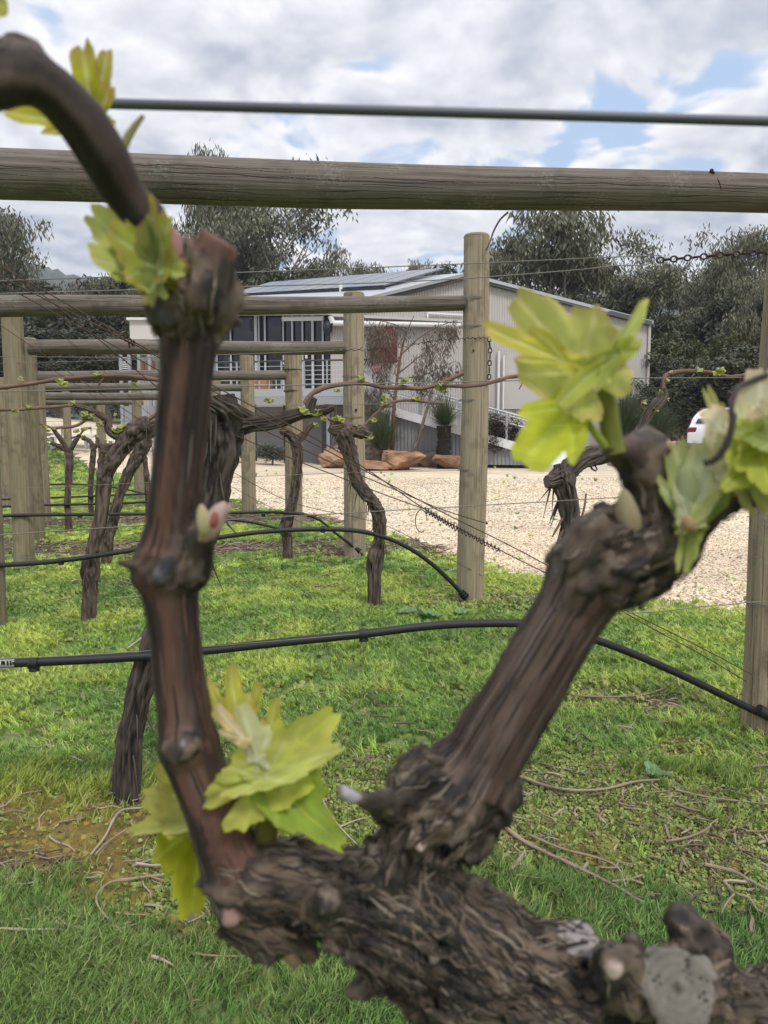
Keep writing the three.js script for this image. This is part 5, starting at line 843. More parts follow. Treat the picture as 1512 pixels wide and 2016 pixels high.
// an upright corrugated sheet under a sloping top edge: from a to b along the ground, heights given along the way
function corrugated(a, b, topFn, botFn, pitch = 0.105, depth = 0.018) {
  const d = b.clone().sub(a), L = Math.hypot(d.x, d.z), dx = d.x / L, dz = d.z / L, nx = -dz, nz = dx, n = Math.round(L / pitch * 6), pos = [], idx = [];
  for (let i = 0; i <= n; i++) { const s = i / n * L, w = Math.cos(s / pitch * 6.2832), o = depth * (w > 0 ? Math.pow(w, 0.6) : -Math.pow(-w, 0.6)); const x = a.x + dx * s + nx * o, z = a.z + dz * s + nz * o; pos.push(x, botFn(i / n), z, x, topFn(i / n), z); if (i < n) { const k = i * 2; idx.push(k, k + 2, k + 1, k + 1, k + 2, k + 3); } }
  return geoOf(pos, idx);
}
{
  const C0 = at(650, 618, 28), Cr = at(1278, 640, 31), Lf = at(330, 622, 33.5), apex = at(918, 548, 29.1), ridge = at(455, 583, 32.7);
  const B = thing('winery_building', 'long corrugated metal building on a raised deck, with solar panels on its low roof', 'building', V(0, 0.2, -31));
  const gd = V(Cr.x - C0.x, 0, Cr.z - C0.z), gLen = gd.length(), u_ap = V(apex.x - C0.x, 0, apex.z - C0.z).length() / gLen;
  const topG = t => t < u_ap ? lerp(C0.y, apex.y, t / u_ap) : lerp(apex.y, Cr.y, (t - u_ap) / (1 - u_ap));
  const fl = at(0, 770, 28).y;
  part(B, 'gable_wall', corrugated(V(C0.x, 0, C0.z), V(Cr.x, 0, Cr.z), topG, () => 0.1), M_clad);
  { const gx = t => V(lerp(C0.x, Cr.x, t), topG(t), lerp(C0.z, Cr.z, t)); const f = V(0, 0, 0.10);
    for (const [a, b] of [[0, u_ap], [u_ap, 1]]) part(B, 'fascia', bar(gx(a).add(f).add(V(0, 0.04, 0)), gx(b).add(f).add(V(0, 0.04, 0)), 0.28, 0.17), M_fascia);
    part(B, 'corner_trim', box(Cr.x - 0.05, 0.1, Cr.z - 0.02, Cr.x + 0.05, Cr.y, Cr.z + 0.10), M_clad);
    // smooth plain cladding sheets and joints low on the wall
    const P = (px, py, off = 0.08) => onPlane(px, py, C0.clone().add(V(0, 0, off)), V(-gd.z, 0, gd.x).normalize());
    part(B, 'service_door', (() => { const a = P(995, 700, .05), b = P(1078, 806, .05); return box(a.x, b.y, a.z - 0.03, b.x, a.y, b.z + 0.03); })(), M_clad);
    for (const [x, top, bot, w] of [[982, 692, 812, 0.10], [992, 700, 806, 0.07]]) part(B, 'downpipe', (() => { const a = P(x, top, .14), b = P(x, bot, .14); return rod(V(a.x, b.y, a.z), a, w / 2, 10); })(), M_trim);
    // the gutter and flashing of the lower lean-to strip
    part(B, 'gutter', mergeGeometries([rod(P(655, 636, .35), P(906, 640, .35), 0.10, 12), rod(P(655, 636, .35), P(651, 622, .35), 0.10, 12)]), M_trim);
    part(B, 'awning', bar(P(652, 622, .2), P(906, 634, .2), 0.5, 0.10), M_clad);
    part(B, 'window_frame', mergeGeometries([bar(P(842, 640, .12), P(842, 616, .12), 0.06, 0.06, V(1, 0, 0)), bar(P(842, 616, .12), P(912, 620, .12), 0.06, 0.06)]), M_trim);
    const sg = part(B, 'wall_sign', (() => { const a = P(728, 646, .30), b = P(782, 716, .30); return box(a.x, b.y, a.z - 0.02, b.x, a.y, a.z + 0.02); })(), M_rust); sg.userData.label = 'dark red wall sign with pale letters';
    const gs = [], q = P(735, 688, .33), h = 0.16; const st = (x0, y0, x1, y1) => gs.push(bar(V(q.x + x0, q.y + y0, q.z), V(q.x + x1, q.y + y1, q.z), 0.025, 0.012, V(0, 0, 1)));
    st(0, 0, 0, h); st(0, 0, .1, 0); st(.1, 0, .1, h); st(.16, h, .28, h); st(.22, h, .22, 0); st(.30, 0, .36, h); st(.36, h, .42, 0); st(.33, h * .4, .39, h * .4); st(.48, 0, .48, h); st(.48, 0, .58, 0); st(.58, 0, .58, h);
    const L = part(B, 'sign_letters', mergeGeometries(gs), std({ color: lin(0.5, 0.47, 0.45) })); L.userData.label = 'pale letters on the red sign';
  }
  // side wall, back, roof planes with thickness
  const backR = Cr.clone().add(V(-1.5, 0, -12)), backRidge = apex.clone().add(V(-1.2, 0, -12));
  const quad = (a, b, c, d, th = 0.12) => { const n = b.clone().sub(a).cross(d.clone().sub(a)).normalize().multiplyScalar(th), p = [a, b, c, d].flatMap(v => [v.x, v.y, v.z]), q = [a, b, c, d].flatMap(v => [v.x + n.x, v.y + n.y, v.z + n.z]); return geoOf([...p, ...q], [0, 2, 1, 0, 3, 2, 4, 5, 6, 4, 6, 7, 0, 1, 5, 0, 5, 4, 1, 2, 6, 1, 6, 5, 2, 3, 7, 2, 7, 6, 3, 0, 4, 3, 4, 7]).toNonIndexed(); };
  const flatN = g => { g.computeVertexNormals(); return g; };
  const eaveOut = C0.clone().add(V(-0.2, 0.02, 0.55)), eaveL = Lf.clone().add(V(-0.6, 0.02, 0.5));
  part(B, 'roof', flatN(quad(eaveOut, apex.clone().add(V(0, 0.05, 0.2)), ridge.clone().add(V(0, 0.05, 0)), eaveL)), M_roof);
  part(B, 'roof', flatN(quad(apex.clone().add(V(0.01, 0.05, 0.2)), Cr.clone().add(V(0.1, 0.02, 0.2)), backR, backRidge)), M_roof);
  part(B, 'side_wall', corrugated(V(Cr.x, 0, Cr.z - 0.05), V(backR.x, 0, backR.z), () => Cr.y, () => 0.1), M_clad);
  part(B, 'back_wall', flatN(quad(V(backR.x, 0.2, backR.z), V(Lf.x - 4, 0.2, -43), V(Lf.x - 4, ridge.y - 0.3, -43), V(backR.x, Cr.y, backR.z))), M_clad);
  // solar panels: two rows tilted a little above the roof
  { const e1 = apex.clone().sub(ridge), up = V(0, 1, 0); const onRoof = (s, t) => { const lo = eaveL.clone().lerp(eaveOut, s), hi = ridge.clone().lerp(apex, s); return lo.lerp(hi, t).add(V(0, 0.14 + 0.30 * t, 0)); };
    for (let i = 0; i < 9; i++) { const s0 = 0.20 + i * 0.082, s1 = s0 + 0.078; const g = flatN(quad(onRoof(s0, 0.52), onRoof(s1, 0.52), onRoof(s1, 0.97), onRoof(s0, 0.97), 0.05)); const m = part(B, 'solar_panel', g, M_panel); }
    part(B, 'panel_rack', bar(onRoof(0.18, 0.50).add(V(0, -0.05, 0)), onRoof(0.95, 0.50).add(V(0, -0.05, 0)), 0.08, 0.10), M_dark);
    const v = at(671, 580, 29.4); part(B, 'vent_pipe', rod(v, v.clone().add(V(0, 0.42, 0)), 0.07, 12), M_trim);
    const w = at(482, 583, 30.5), cap = new THREE.SphereGeometry(0.14, 12, 8); cap.scale(1, 0.6, 1); cap.translate(w.x, w.y + 0.02, w.z); part(B, 'roof_cap', cap, M_fascia); }
  // glazed front: columns, frames, panes, dark room behind
  const FN = V(-(Lf.z - C0.z), 0, Lf.x - C0.x).normalize(); const F = (px, py, off = 0) => onPlane(px, py, C0.clone().addScaledVector(V(0, 0, 1), off), FN);
  const upr = (px, w, off, name, mat, y0 = 618, y1 = 786) => { const a = F(px, y0, off), b = F(px, y1, off); part(B, name, box(a.x - w / 2, b.y, a.z - w / 2, a.x + w / 2, a.y, a.z + w / 2), mat); };
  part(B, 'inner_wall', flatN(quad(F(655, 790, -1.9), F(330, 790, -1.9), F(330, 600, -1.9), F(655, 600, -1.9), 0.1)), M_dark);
  for (const [x, w] of [[453, 0.09], [503, 0.16], [509, 0.07], [521, 0.10], [557, 0.08], [575, 0.10], [595, 0.09], [615, 0.13], [635, 0.09], [425, 0.08], [345, 0.10], [385, 0.10]]) upr(x, w * 0.72, 0.05, 'window_mullion', M_frame);
  for (const [a, b] of [[425, 452], [455, 501], [523, 556], [559, 574], [577, 594], [597, 614], [617, 634], [637, 650], [347, 384]]) { const p = F(a, 622, -0.02), q = F(b, 786, -0.02); part(B, 'pane', bar(V((p.x + q.x) / 2, q.y, (p.z + q.z) / 2), V((p.x + q.x) / 2, p.y, (p.z + q.z) / 2), Math.hypot(p.x - q.x, p.z - q.z), 0.012, V(q.x - p.x, 0, q.z - p.z).normalize().cross(V(0, 1, 0))), M_glass); }
  part(B, 'door_head', bar(F(556, 628, 0.08), F(637, 627, 0.08), 0.08, 0.16), M_trim);
  part(B, 'soffit_trim', bar(F(655, 616, 0.35), F(330, 619, 0.35), 0.10, 0.14), M_trim);
  for (const [x, y] of [[603, 675], [603, 702]]) { const p = F(x, y, 0.08); part(B, 'door_notice', box(p.x - 0.05, p.y - 0.07, p.z, p.x + 0.05, p.y + 0.07, p.z + 0.01), M_trim); }
  { const p = F(497, 640, 0.1); part(B, 'wall_speaker', new RoundedBoxGeometry(0.22, 0.42, 0.2, 2, 0.03).translate(p.x, p.y, p.z), M_dark); const q = F(645, 645, 0.25); const g = new THREE.SphereGeometry(0.26, 14, 10); g.scale(0.7, 1.05, 0.7); g.translate(q.x, q.y, q.z); part(B, 'hanging_planter', g, M_dark); }
  // deck, its edge beam, and the undercroft below
  const dk = (px, py, d) => at(px, py, d);
  { const a = dk(330, 775, 27.6), b = dk(742, 775, 26.2); a.y = b.y = fl;
    part(B, 'deck_floor', flatN(quad(V(a.x, fl - 0.27, a.z), V(b.x, fl - 0.27, b.z), V(b.x + 0.3, fl - 0.27, b.z - 2.2), V(a.x - 2, fl - 0.27, a.z - 6.5), 0.24)), M_cladL);
    part(B, 'deck_edge', bar(V(a.x, fl - 0.14, a.z + 0.03), V(b.x, fl - 0.14, b.z + 0.03), 0.06, 0.28), M_deckedge);
    part(B, 'deck_beam', bar(V(a.x, fl - 0.43, a.z + 0.02), V(b.x, fl - 0.43, b.z + 0.02), 0.14, 0.28), M_grey);
    const ub = V(a.x, 0, a.z - 1.6), uc = V(b.x + 0.6, 0, b.z - 1.6);
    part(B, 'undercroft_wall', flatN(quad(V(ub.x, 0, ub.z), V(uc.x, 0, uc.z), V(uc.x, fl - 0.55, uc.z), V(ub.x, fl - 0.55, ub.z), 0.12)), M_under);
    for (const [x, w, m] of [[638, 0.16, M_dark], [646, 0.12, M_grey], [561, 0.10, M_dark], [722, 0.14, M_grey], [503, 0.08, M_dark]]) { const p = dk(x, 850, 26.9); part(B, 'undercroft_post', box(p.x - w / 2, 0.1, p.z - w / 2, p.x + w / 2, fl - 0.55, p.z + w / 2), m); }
    // balustrade
    const at2 = (px) => { const k = (px - 330) / 412; return V(lerp(a.x, b.x, k), fl, lerp(a.z, b.z, k)); };
    const H = 0.98; for (const [h, r, m] of [[H, 0.032, M_rail], [0.80, 0.010, M_steel], [0.64, 0.010, M_steel], [0.48, 0.010, M_steel], [0.32, 0.010, M_steel], [0.16, 0.010, M_steel]]) part(B, 'balustrade_rail', rod(at2(335).add(V(0, h, 0)), at2(738).add(V(0, h, 0)), r, 8), m);
    for (let x = 340; x <= 738; x += 44) { const p = at2(x); part(B, 'balustrade_post', box(p.x - 0.03, fl, p.z - 0.03, p.x + 0.03, fl + H, p.z + 0.03), M_grey); }
    // bench and planter box on the deck
    const pl = dk(518, 765, 27.4); part(B, 'timber_planter', new RoundedBoxGeometry(0.62, 0.62, 0.5, 2, 0.02).translate(pl.x, fl + 0.31, pl.z), M_timber); part(B, 'timber_planter', new RoundedBoxGeometry(0.66, 0.05, 0.54, 2, 0.02).translate(pl.x, fl + 0.645, pl.z), M_timber);
  }
  // left wing: pale wall under a white cap, louvres, timber panel, deck below
  { const d = 31, x0 = at(231, 0, d).x, x1 = at(335, 0, d).x, y = py => at(0, py, d).y;
    part(B, 'wing_wall', box(x0, y(696), -d - 0.6, x1, y(628), -d - 0.2), M_cladL); part(B, 'wing_cap', box(x0 - 0.08, y(629), -d - 0.7, x1, y(624.5), -d - 0.05), M_trim);
    part(B, 'wing_back_wall', box(x0, y(860), -d - 1.4, x1 + 2, y(696), -d - 1.2), M_cladL); part(B, 'wing_recess', box(at(298, 0, d).x, y(735), -d - 1.15, x1, y(700), -d - 1.05), M_dark);
    for (const x of [210, 228, 248, 270, 294]) { const p = at(x, 0, d).x; part(B, 'wing_post', box(p - 0.06, y(860), -d - 0.3, p + 0.06, y(697), -d - 0.15), M_grey); }
    for (let i = 0; i < 8; i++) { const yy = y(703 + i * 4.2); part(B, 'louvre', box(at(212, 0, d).x, yy - 0.02, -d - 0.28, at(226, 0, d).x, yy + 0.015, -d - 0.2), M_trim); }
    for (const [a, b] of [[238, 248], [252, 269]]) part(B, 'timber_panel', box(at(a, 0, d).x, y(736), -d - 1.0, at(b, 0, d).x, y(706), -d - 0.9), M_timber);
    part(B, 'wing_floor', box(x0 - 2, y(866), -d - 1.2, x1 + 3, y(856), -d + 1.2), M_conc);
    for (let i = 0; i < 5; i++) { const p = at(205 + i * 26, 0, d - 1).x; part(B, 'wing_screen', box(p, y(855), -d + 0.2, p + 0.42, y(800), -d + 0.26), i % 2 ? M_grey : M_under); } }
  // ramp with stringers, skirt and handrails, coming down to the drive
  { const a = at(748, 800, 25.9), b = at(905, 843, 25.2), c = at(1085, 896, 24.2), W = V(0.1, 0, -1.3);
    const up = V(0, 0.0, 0); part(B, 'ramp_deck', flatN(quad(a, c, c.clone().add(W), a.clone().add(W), 0.08)), M_cladL); part(B, 'ramp_stringer', bar(a.clone().add(V(0, -0.05, 0.04)), c.clone().add(V(0, -0.05, 0.04)), 0.08, 0.28), M_trim); part(B, 'ramp_stringer', bar(a.clone().add(V(0, -0.30, -1.34)), c.clone().add(V(0, -0.3, -1.34)), 0.08, 0.26), M_grey);
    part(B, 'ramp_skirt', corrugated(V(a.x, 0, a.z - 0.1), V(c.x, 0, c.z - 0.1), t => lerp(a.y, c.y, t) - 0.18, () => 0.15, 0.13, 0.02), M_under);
    const e = V(at(1134, 0, 24).x, ground(0, -24) + 0.02, -24);
    for (const [z, o] of [[0.02, 0], [-1.25, 0]]) for (const h of [0.95, 0.62]) { const s = a.clone().add(V(0, h, z)), f = c.clone().add(V(0.15, h, z)); part(B, 'handrail', rod(s, f, 0.026, 10), M_steel); part(B, 'handrail', rod(f, V(f.x + 0.75, f.y, f.z), 0.026, 10), M_steel); }
    for (const z of [0.02, -1.25]) { const g = new THREE.TorusGeometry(0.165, 0.026, 8, 16, Math.PI); g.rotateZ(-Math.PI / 2); g.translate(c.x + 0.9, c.y + 0.785, c.z + z); part(B, 'rail_loop', g, M_steel); }
    for (let i = 0; i <= 4; i++) for (const z of [0.02, -1.25]) { const p = a.clone().lerp(c, i / 4).add(V(i === 4 ? 0.25 : 0, 0, z)); part(B, 'rail_post', box(p.x - 0.035, p.y - 0.25, p.z - 0.035, p.x + 0.035, p.y + 0.93, p.z + 0.035), M_grey); } }
}
// pale concrete landing of the ramp
{ const top = [[1042, 905, 23], [1106, 919, 22], [1196, 894, 23], [1125, 880, 24.4]].map(q => at(...q)), P = [...top, ...top.map(v => V(v.x, -0.2, v.z))].flatMap(v => [v.x, v.y, v.z]), g = geoOf(P, [0, 1, 2, 0, 2, 3, 0, 4, 5, 0, 5, 1, 1, 5, 6, 1, 6, 2, 2, 6, 7, 2, 7, 3, 3, 7, 4, 3, 4, 0]).toNonIndexed(); g.computeVertexNormals(); struct('concrete_path', g, M_conc); }
{ const g = new RoundedBoxGeometry(9, 0.9, 8, 2, 0.12); g.translate(12.6, -0.05, -23.6); struct('parking_pad', g, std({ color: lin(0.40, 0.33, 0.25), roughness: 0.95 })); }
// outdoor tables seen on the left under the rails
for (const [px, py, lab] of [[150, 842, 'white metal outdoor table by the far left posts'], [262, 846, 'white metal outdoor table under the leafy vine tuft']]) {
  const d = 27, b = at(px, py, d), h = ground(b.x, b.z), t = thing('outdoor_table', lab, 'table', V(b.x, h, b.z)); part(t, 'tabletop', new RoundedBoxGeometry(1.5, 0.05, 0.8, 2, 0.02).translate(0, 0.74, 0), M_trim, false); for (const [x, z] of [[-.65, -.3], [.65, -.3], [-.65, .3], [.65, .3]]) part(t, 'leg', box(x - .03, 0, z - .03, x + .03, 0.72, z + .03), M_trim, false); for (const z of [-.65, .65]) { part(t, 'bench_seat', box(-.75, .42, z - .14, .75, .46, z + .14), M_trim, false); for (const x of [-.6, .6]) part(t, 'bench_leg', box(x - .03, 0, z - .1, x + .03, .42, z + .1), M_grey, false); }
}
{ const t = thing('deck_chairs', 'white wire chair stack on the deck beside the moss-banded post', 'chair', V(at(548, 770, 27).x, at(0, 770, 28).y, -27)); for (const x of [-.2, .05]) for (const s of [-.14, .14]) { part(t, 'leg', rod(V(x + s, 0, 0), V(x + s * 0.7, 0.45, 0), 0.014), M_trim, false); } part(t, 'seat', box(-.36, .45, -.2, .24, .49, .2), M_dark, false); part(t, 'backrest', box(-.34, .5, -.2, .22, .9, -.16), M_dark, false); t.name = numbered('deck_chair'); }
// ---- garden bed with mulch, boulders
{
  const prof = []; const pos = [], idx = [], nX = 90, nZ = 16;
  const front = px => { const b = gp(px, px < 1000 ? 919 : 904); return b; };
  const build = (x0, x1, name, py0, py1, h) => { const pos = [], idx = [], n = 200, m = 40; for (let i = 0; i <= n; i++) { const px = lerp(x0, x1, i / n); for (let j = 0; j <= m; j++) { const t = j / m, b = gp(px, lerp(py0, py0 - 3, 0)), d = -b.z + t * 4.2, x = b.x * d / -b.z, z = -d, e = sstep(0.04, 0.45, t) * sstep(1.15, 0.8, t) * sstep(0, 0.08, i / n) * sstep(1, 0.92, i / n); pos.push(x, ground(x, z) - 0.02 + h * e * (0.7 + 0.6 * n3(x * 0.8, z * 0.8, 3)) + 0.05 * n3(x * 6, z * 6, 3) * e, z); if (i < n && j < m) { const k = i * (m + 1) + j; idx.push(k, k + m + 1, k + 1, k + 1, k + m + 1, k + m + 2); } } } const g = geoOf(pos, idx); paint(g, (x, y, z) => mix3([0.055, 0.038, 0.028], [0.30, 0.22, 0.165], clamp(fbm(x * 9, y * 9, z * 9, 4) * 2.2 - 0.6))); return struct(name, g, std({ vertexColors: true, roughness: 1 })); };
  build(630, 1055, 'garden_bed', 924, 880, 0.80); build(1120, 1700, 'garden_bed', 900, 880, 0.25); build(380, 620, 'garden_bed', 917, 880, 0.15);
}
function boulder(px, py, wpx, hpx, seed, label, tone = [0.33, 0.175, 0.098]) {
  const b = gp(px, py), y = ground(b.x, b.z), w = wpx * pxm(b) / 2, h = hpx * pxm(b) / 2, g = mergeVertices(new THREE.IcosahedronGeometry(1, 12).deleteAttribute('uv').deleteAttribute('normal')), p = g.attributes.position;
  for (let i = 0; i < p.count; i++) { let v = V(p.getX(i), p.getY(i), p.getZ(i)); const c = v.clone(); for (let k = 0; k < 11; k++) { const n = k === 0 ? V(0.1, 1, 0.05).normalize() : k === 1 ? V(0.1 * (h3(1, seed, 7) - .5), 0.25, 1).normalize() : V(h3(k, seed, 1) - .5, (h3(k, seed, 2) - .5) * 0.7, h3(k, seed, 3) - .5).normalize(), lim = 0.52 + 0.26 * h3(k, seed, 4), q = v.dot(n); if (q > lim) v.addScaledVector(n, (lim - q) * 0.97); } v.multiplyScalar(1 + 0.40 * (fbm(c.x * 3 + seed, c.y * 3, c.z * 3, 4) - 0.5) + 0.16 * (fbm(c.x * 9 + seed, c.y * 16, c.z * 9, 3) - 0.5)); p.setXYZ(i, v.x * w * 1.35, v.y * h * 1.15 + h * 0.52, v.z * w * 1.0); }
  g.computeVertexNormals(); paint(g, (x, yy, z) => { const f = fbm(x * 3 + seed, yy * 9, z * 3, 4), k = mix3([tone[0] * 0.5, tone[1] * 0.45, tone[2] * 0.45], [tone[0] * 1.35, tone[1] * 1.5, tone[2] * 1.6], clamp(f * 1.8 - 0.4)); return mix3(k, [0.22, 0.17, 0.13], sstep(0.55, 0.7, fbm(x * 2, yy * 2, z * 2 + seed, 2)) * 0.6); });
  const m = solo('boulder', g, std({ vertexColors: true, roughness: 0.95 }), label, 'boulder'); m.position.set(b.x, y - 0.08, b.z); return m;
}
boulder(668, 924, 62, 44, 3, 'rounded orange-tan boulder left of the round-capped post', [0.38, 0.22, 0.125]); boulder(727, 927, 74, 26, 5, 'low flat red boulder behind the round-capped post'); boulder(795, 927, 80, 42, 7, 'largest brick-red boulder, slab-fronted, in the middle of the bed edge'); boulder(848, 923, 44, 36, 9, 'small grey-brown boulder wedged right of the largest red one', [0.25, 0.17, 0.125]); boulder(884, 925, 58, 34, 11, 'red wedge-shaped boulder just left of the tall post'); boulder(966, 921, 48, 36, 13, 'brown boulder just right of the tall post', [0.32, 0.18, 0.11]); boulder(500, 914, 90, 30, 15, 'long low red boulder under the dark vine arm', [0.33, 0.17, 0.10]); boulder(1325, 927, 66, 62, 17, 'red-brown boulder glimpsed right of the blurred spur', [0.36, 0.19, 0.11]); boulder(1010, 916, 40, 30, 21, 'tan boulder hidden partly by the pale young leaf', [0.4, 0.25, 0.15]); boulder(455, 912, 30, 24, 23, 'small red stone beside the dark vine trunk', [0.34, 0.18, 0.11]);
{ const a = at(1330, 879, 19.6), b = at(1400, 884, 19.3); solo('timber_log', limb([[a, 0.13], [a.clone().lerp(b, .5), 0.12], [b, 0.14]], { radial: 14, step: 0.1, rough: (c, s, l) => (n3(c * 2, s * 2, l * 3) - .5) * .04 }), std({ color: lin(0.085, 0.066, 0.055) }), 'grey edging log lying before the parked car', 'log'); }
// ---- garden plants
const strapMat = new THREE.MeshPhysicalMaterial({ vertexColors: true, roughness: 0.6, side: THREE.DoubleSide, transmission: 0.2, thickness: 0 });
function spray(n, len, seed, c0, c1, up = 0.5, w = 0.012, droop = 0.6) {
  const q = rng(seed), pos = [], idx = [], col = [];
  for (let b = 0; b < n; b++) { const a = q() * 6.283, el = up + (1.45 - up) * Math.pow(q(), 0.8), l = len * (0.7 + 0.5 * q()), c = mix3(c0, c1, q()), v = pos.length / 3, W = w * (0.7 + 0.6 * q()), sx = -Math.sin(a) * W, sz = Math.cos(a) * W; for (let k = 0; k <= 5; k++) { const t = k / 5, hx = Math.cos(el) * l * t, y = Math.sin(el) * l * t - droop * l * t * t * Math.cos(el), ww = 1 - t * 0.9; pos.push(Math.cos(a) * hx - sx * ww, y, Math.sin(a) * hx - sz * ww, Math.cos(a) * hx + sx * ww, y, Math.sin(a) * hx + sz * ww); col.push(...c, ...c); if (k < 5) { const o = v + k * 2; idx.push(o, o + 1, o + 2, o + 1, o + 3, o + 2); } } }
  return geoOf(pos, idx, null, col);
}
function grassTree(px, py, d, lenPx, trunkPx, label, seed, n = 700) {
  const top = at(px, py, d), y0 = ground(top.x, top.z) + 0.25, L = lenPx * d / FOCAL, t = thing('grass_tree', label, 'grass tree', V(top.x, Math.min(y0, top.y - 0.05), top.z)), h = top.y - t.position.y, r = trunkPx * d / FOCAL / 2;
  if (trunkPx) part(t, 'trunk', limb([[V(0, -0.3, 0), r * 1.1], [V(0.01, h * 0.5, 0), r], [V(0, h, 0), r * 1.05]], { radial: 16, step: 0.04, rough: (c, s, l) => (n3(c * 5, s * 5, l * 14) - 0.5) * r * 0.4 }), std({ color: lin(0.018, 0.014, 0.012), roughness: 1 }), false);
  const g = spray(n, L, seed, [0.030, 0.055, 0.022], [0.115, 0.150, 0.060], trunkPx ? 0.05 : 0.3, 0.011, 0.22); g.translate(0, h, 0); part(t, 'crown', g, strapMat, false);
  if (trunkPx) part(t, 'skirt', spray(160, L * 0.35, seed + 9, [0.16, 0.12, 0.07], [0.30, 0.23, 0.13], -1.0, 0.012, 0.3).translate(0, h, 0), strapMat, false);
}
grassTree(874, 838, 24.6, 62, 26, 'black-trunked grass tree left of the tall post', 3, 900);
grassTree(752, 888, 25.0, 95, 0, 'tall dark strap-leaved clump behind the round-capped post', 5, 700);
grassTree(945, 858, 24.8, 70, 0, 'strap-leaved clump behind the tall post', 7, 500);
grassTree(1228, 862, 27.5, 105, 0, 'large spiky strap-leaved plant right of the corrugated wall', 9, 1300);
grassTree(1290, 872, 27.0, 90, 0, 'arching strap-leaved plant behind the blurred spur', 11, 900);
function leafCloud(blobs, n, len, wid, seed, c0, c1, hang = 0.6) {                // many leaf blades through the volume of some lumps: [x, y, z, rx, ry, rz, share]
  const q = rng(seed), pos = new Float32Array(n * 12), col = new Float32Array(n * 12), idx = new Uint32Array(n * 6), tot = blobs.reduce((s, b) => s + (b[6] ?? b[3] * b[4] * b[5]), 0), cum = []; let s = 0; for (const b of blobs) { s += (b[6] ?? b[3] * b[4] * b[5]) / tot; cum.push(s); }
  for (let i = 0; i < n; i++) {
    const k = q(); let bi = cum.findIndex(c => k <= c); if (bi < 0) bi = blobs.length - 1; const b = blobs[bi], a = q() * 6.283, cz = q() * 2 - 1, sr = Math.sqrt(1 - cz * cz), rr = Math.pow(q(), 0.62), x = b[0] + b[3] * sr * Math.cos(a) * rr, y = b[1] + b[4] * cz * rr, z = b[2] + b[5] * sr * Math.sin(a) * rr;
    const h = q() * 6.283, dn = lerp((q() - 0.5) * 2, -1, hang), l = len * (0.6 + 0.8 * q()), dx = Math.cos(h) * (1 - 0.6 * hang), dz = Math.sin(h) * (1 - 0.6 * hang), L = Math.hypot(dx, dn, dz), ux = dx / L * l, uy = dn / L * l, uz = dz / L * l, tw = q() * 6.283, wx = Math.cos(tw) * wid, wz = Math.sin(tw) * wid, wy = (q() - 0.5) * wid;
    const c = mix3(c0, c1, clamp(q() * 0.7 + 0.3 * n3(x * 0.9, y * 0.9, z * 0.9 + bi))); pos.set([x, y, z, x + ux * 0.45 + wx, y + uy * 0.45 + wy, z + uz * 0.45 + wz, x + ux * 0.45 - wx, y + uy * 0.45 - wy, z + uz * 0.45 - wz, x + ux, y + uy, z + uz], i * 12); for (let e = 0; e < 4; e++) col.set(c, i * 12 + e * 3); const v = i * 4; idx.set([v, v + 1, v + 2, v + 1, v + 3, v + 2], i * 6);
  }
  const g = new THREE.BufferGeometry(); g.setAttribute('position', new THREE.BufferAttribute(pos, 3)); g.setAttribute('color', new THREE.BufferAttribute(col, 3)); g.setIndex(new THREE.BufferAttribute(idx, 1)); g.computeVertexNormals(); return g;
}
const folMat = new THREE.MeshPhysicalMaterial({ vertexColors: true, roughness: 0.65, side: THREE.DoubleSide, transmission: 0.32, thickness: 0, specularIntensity: 0.6 });
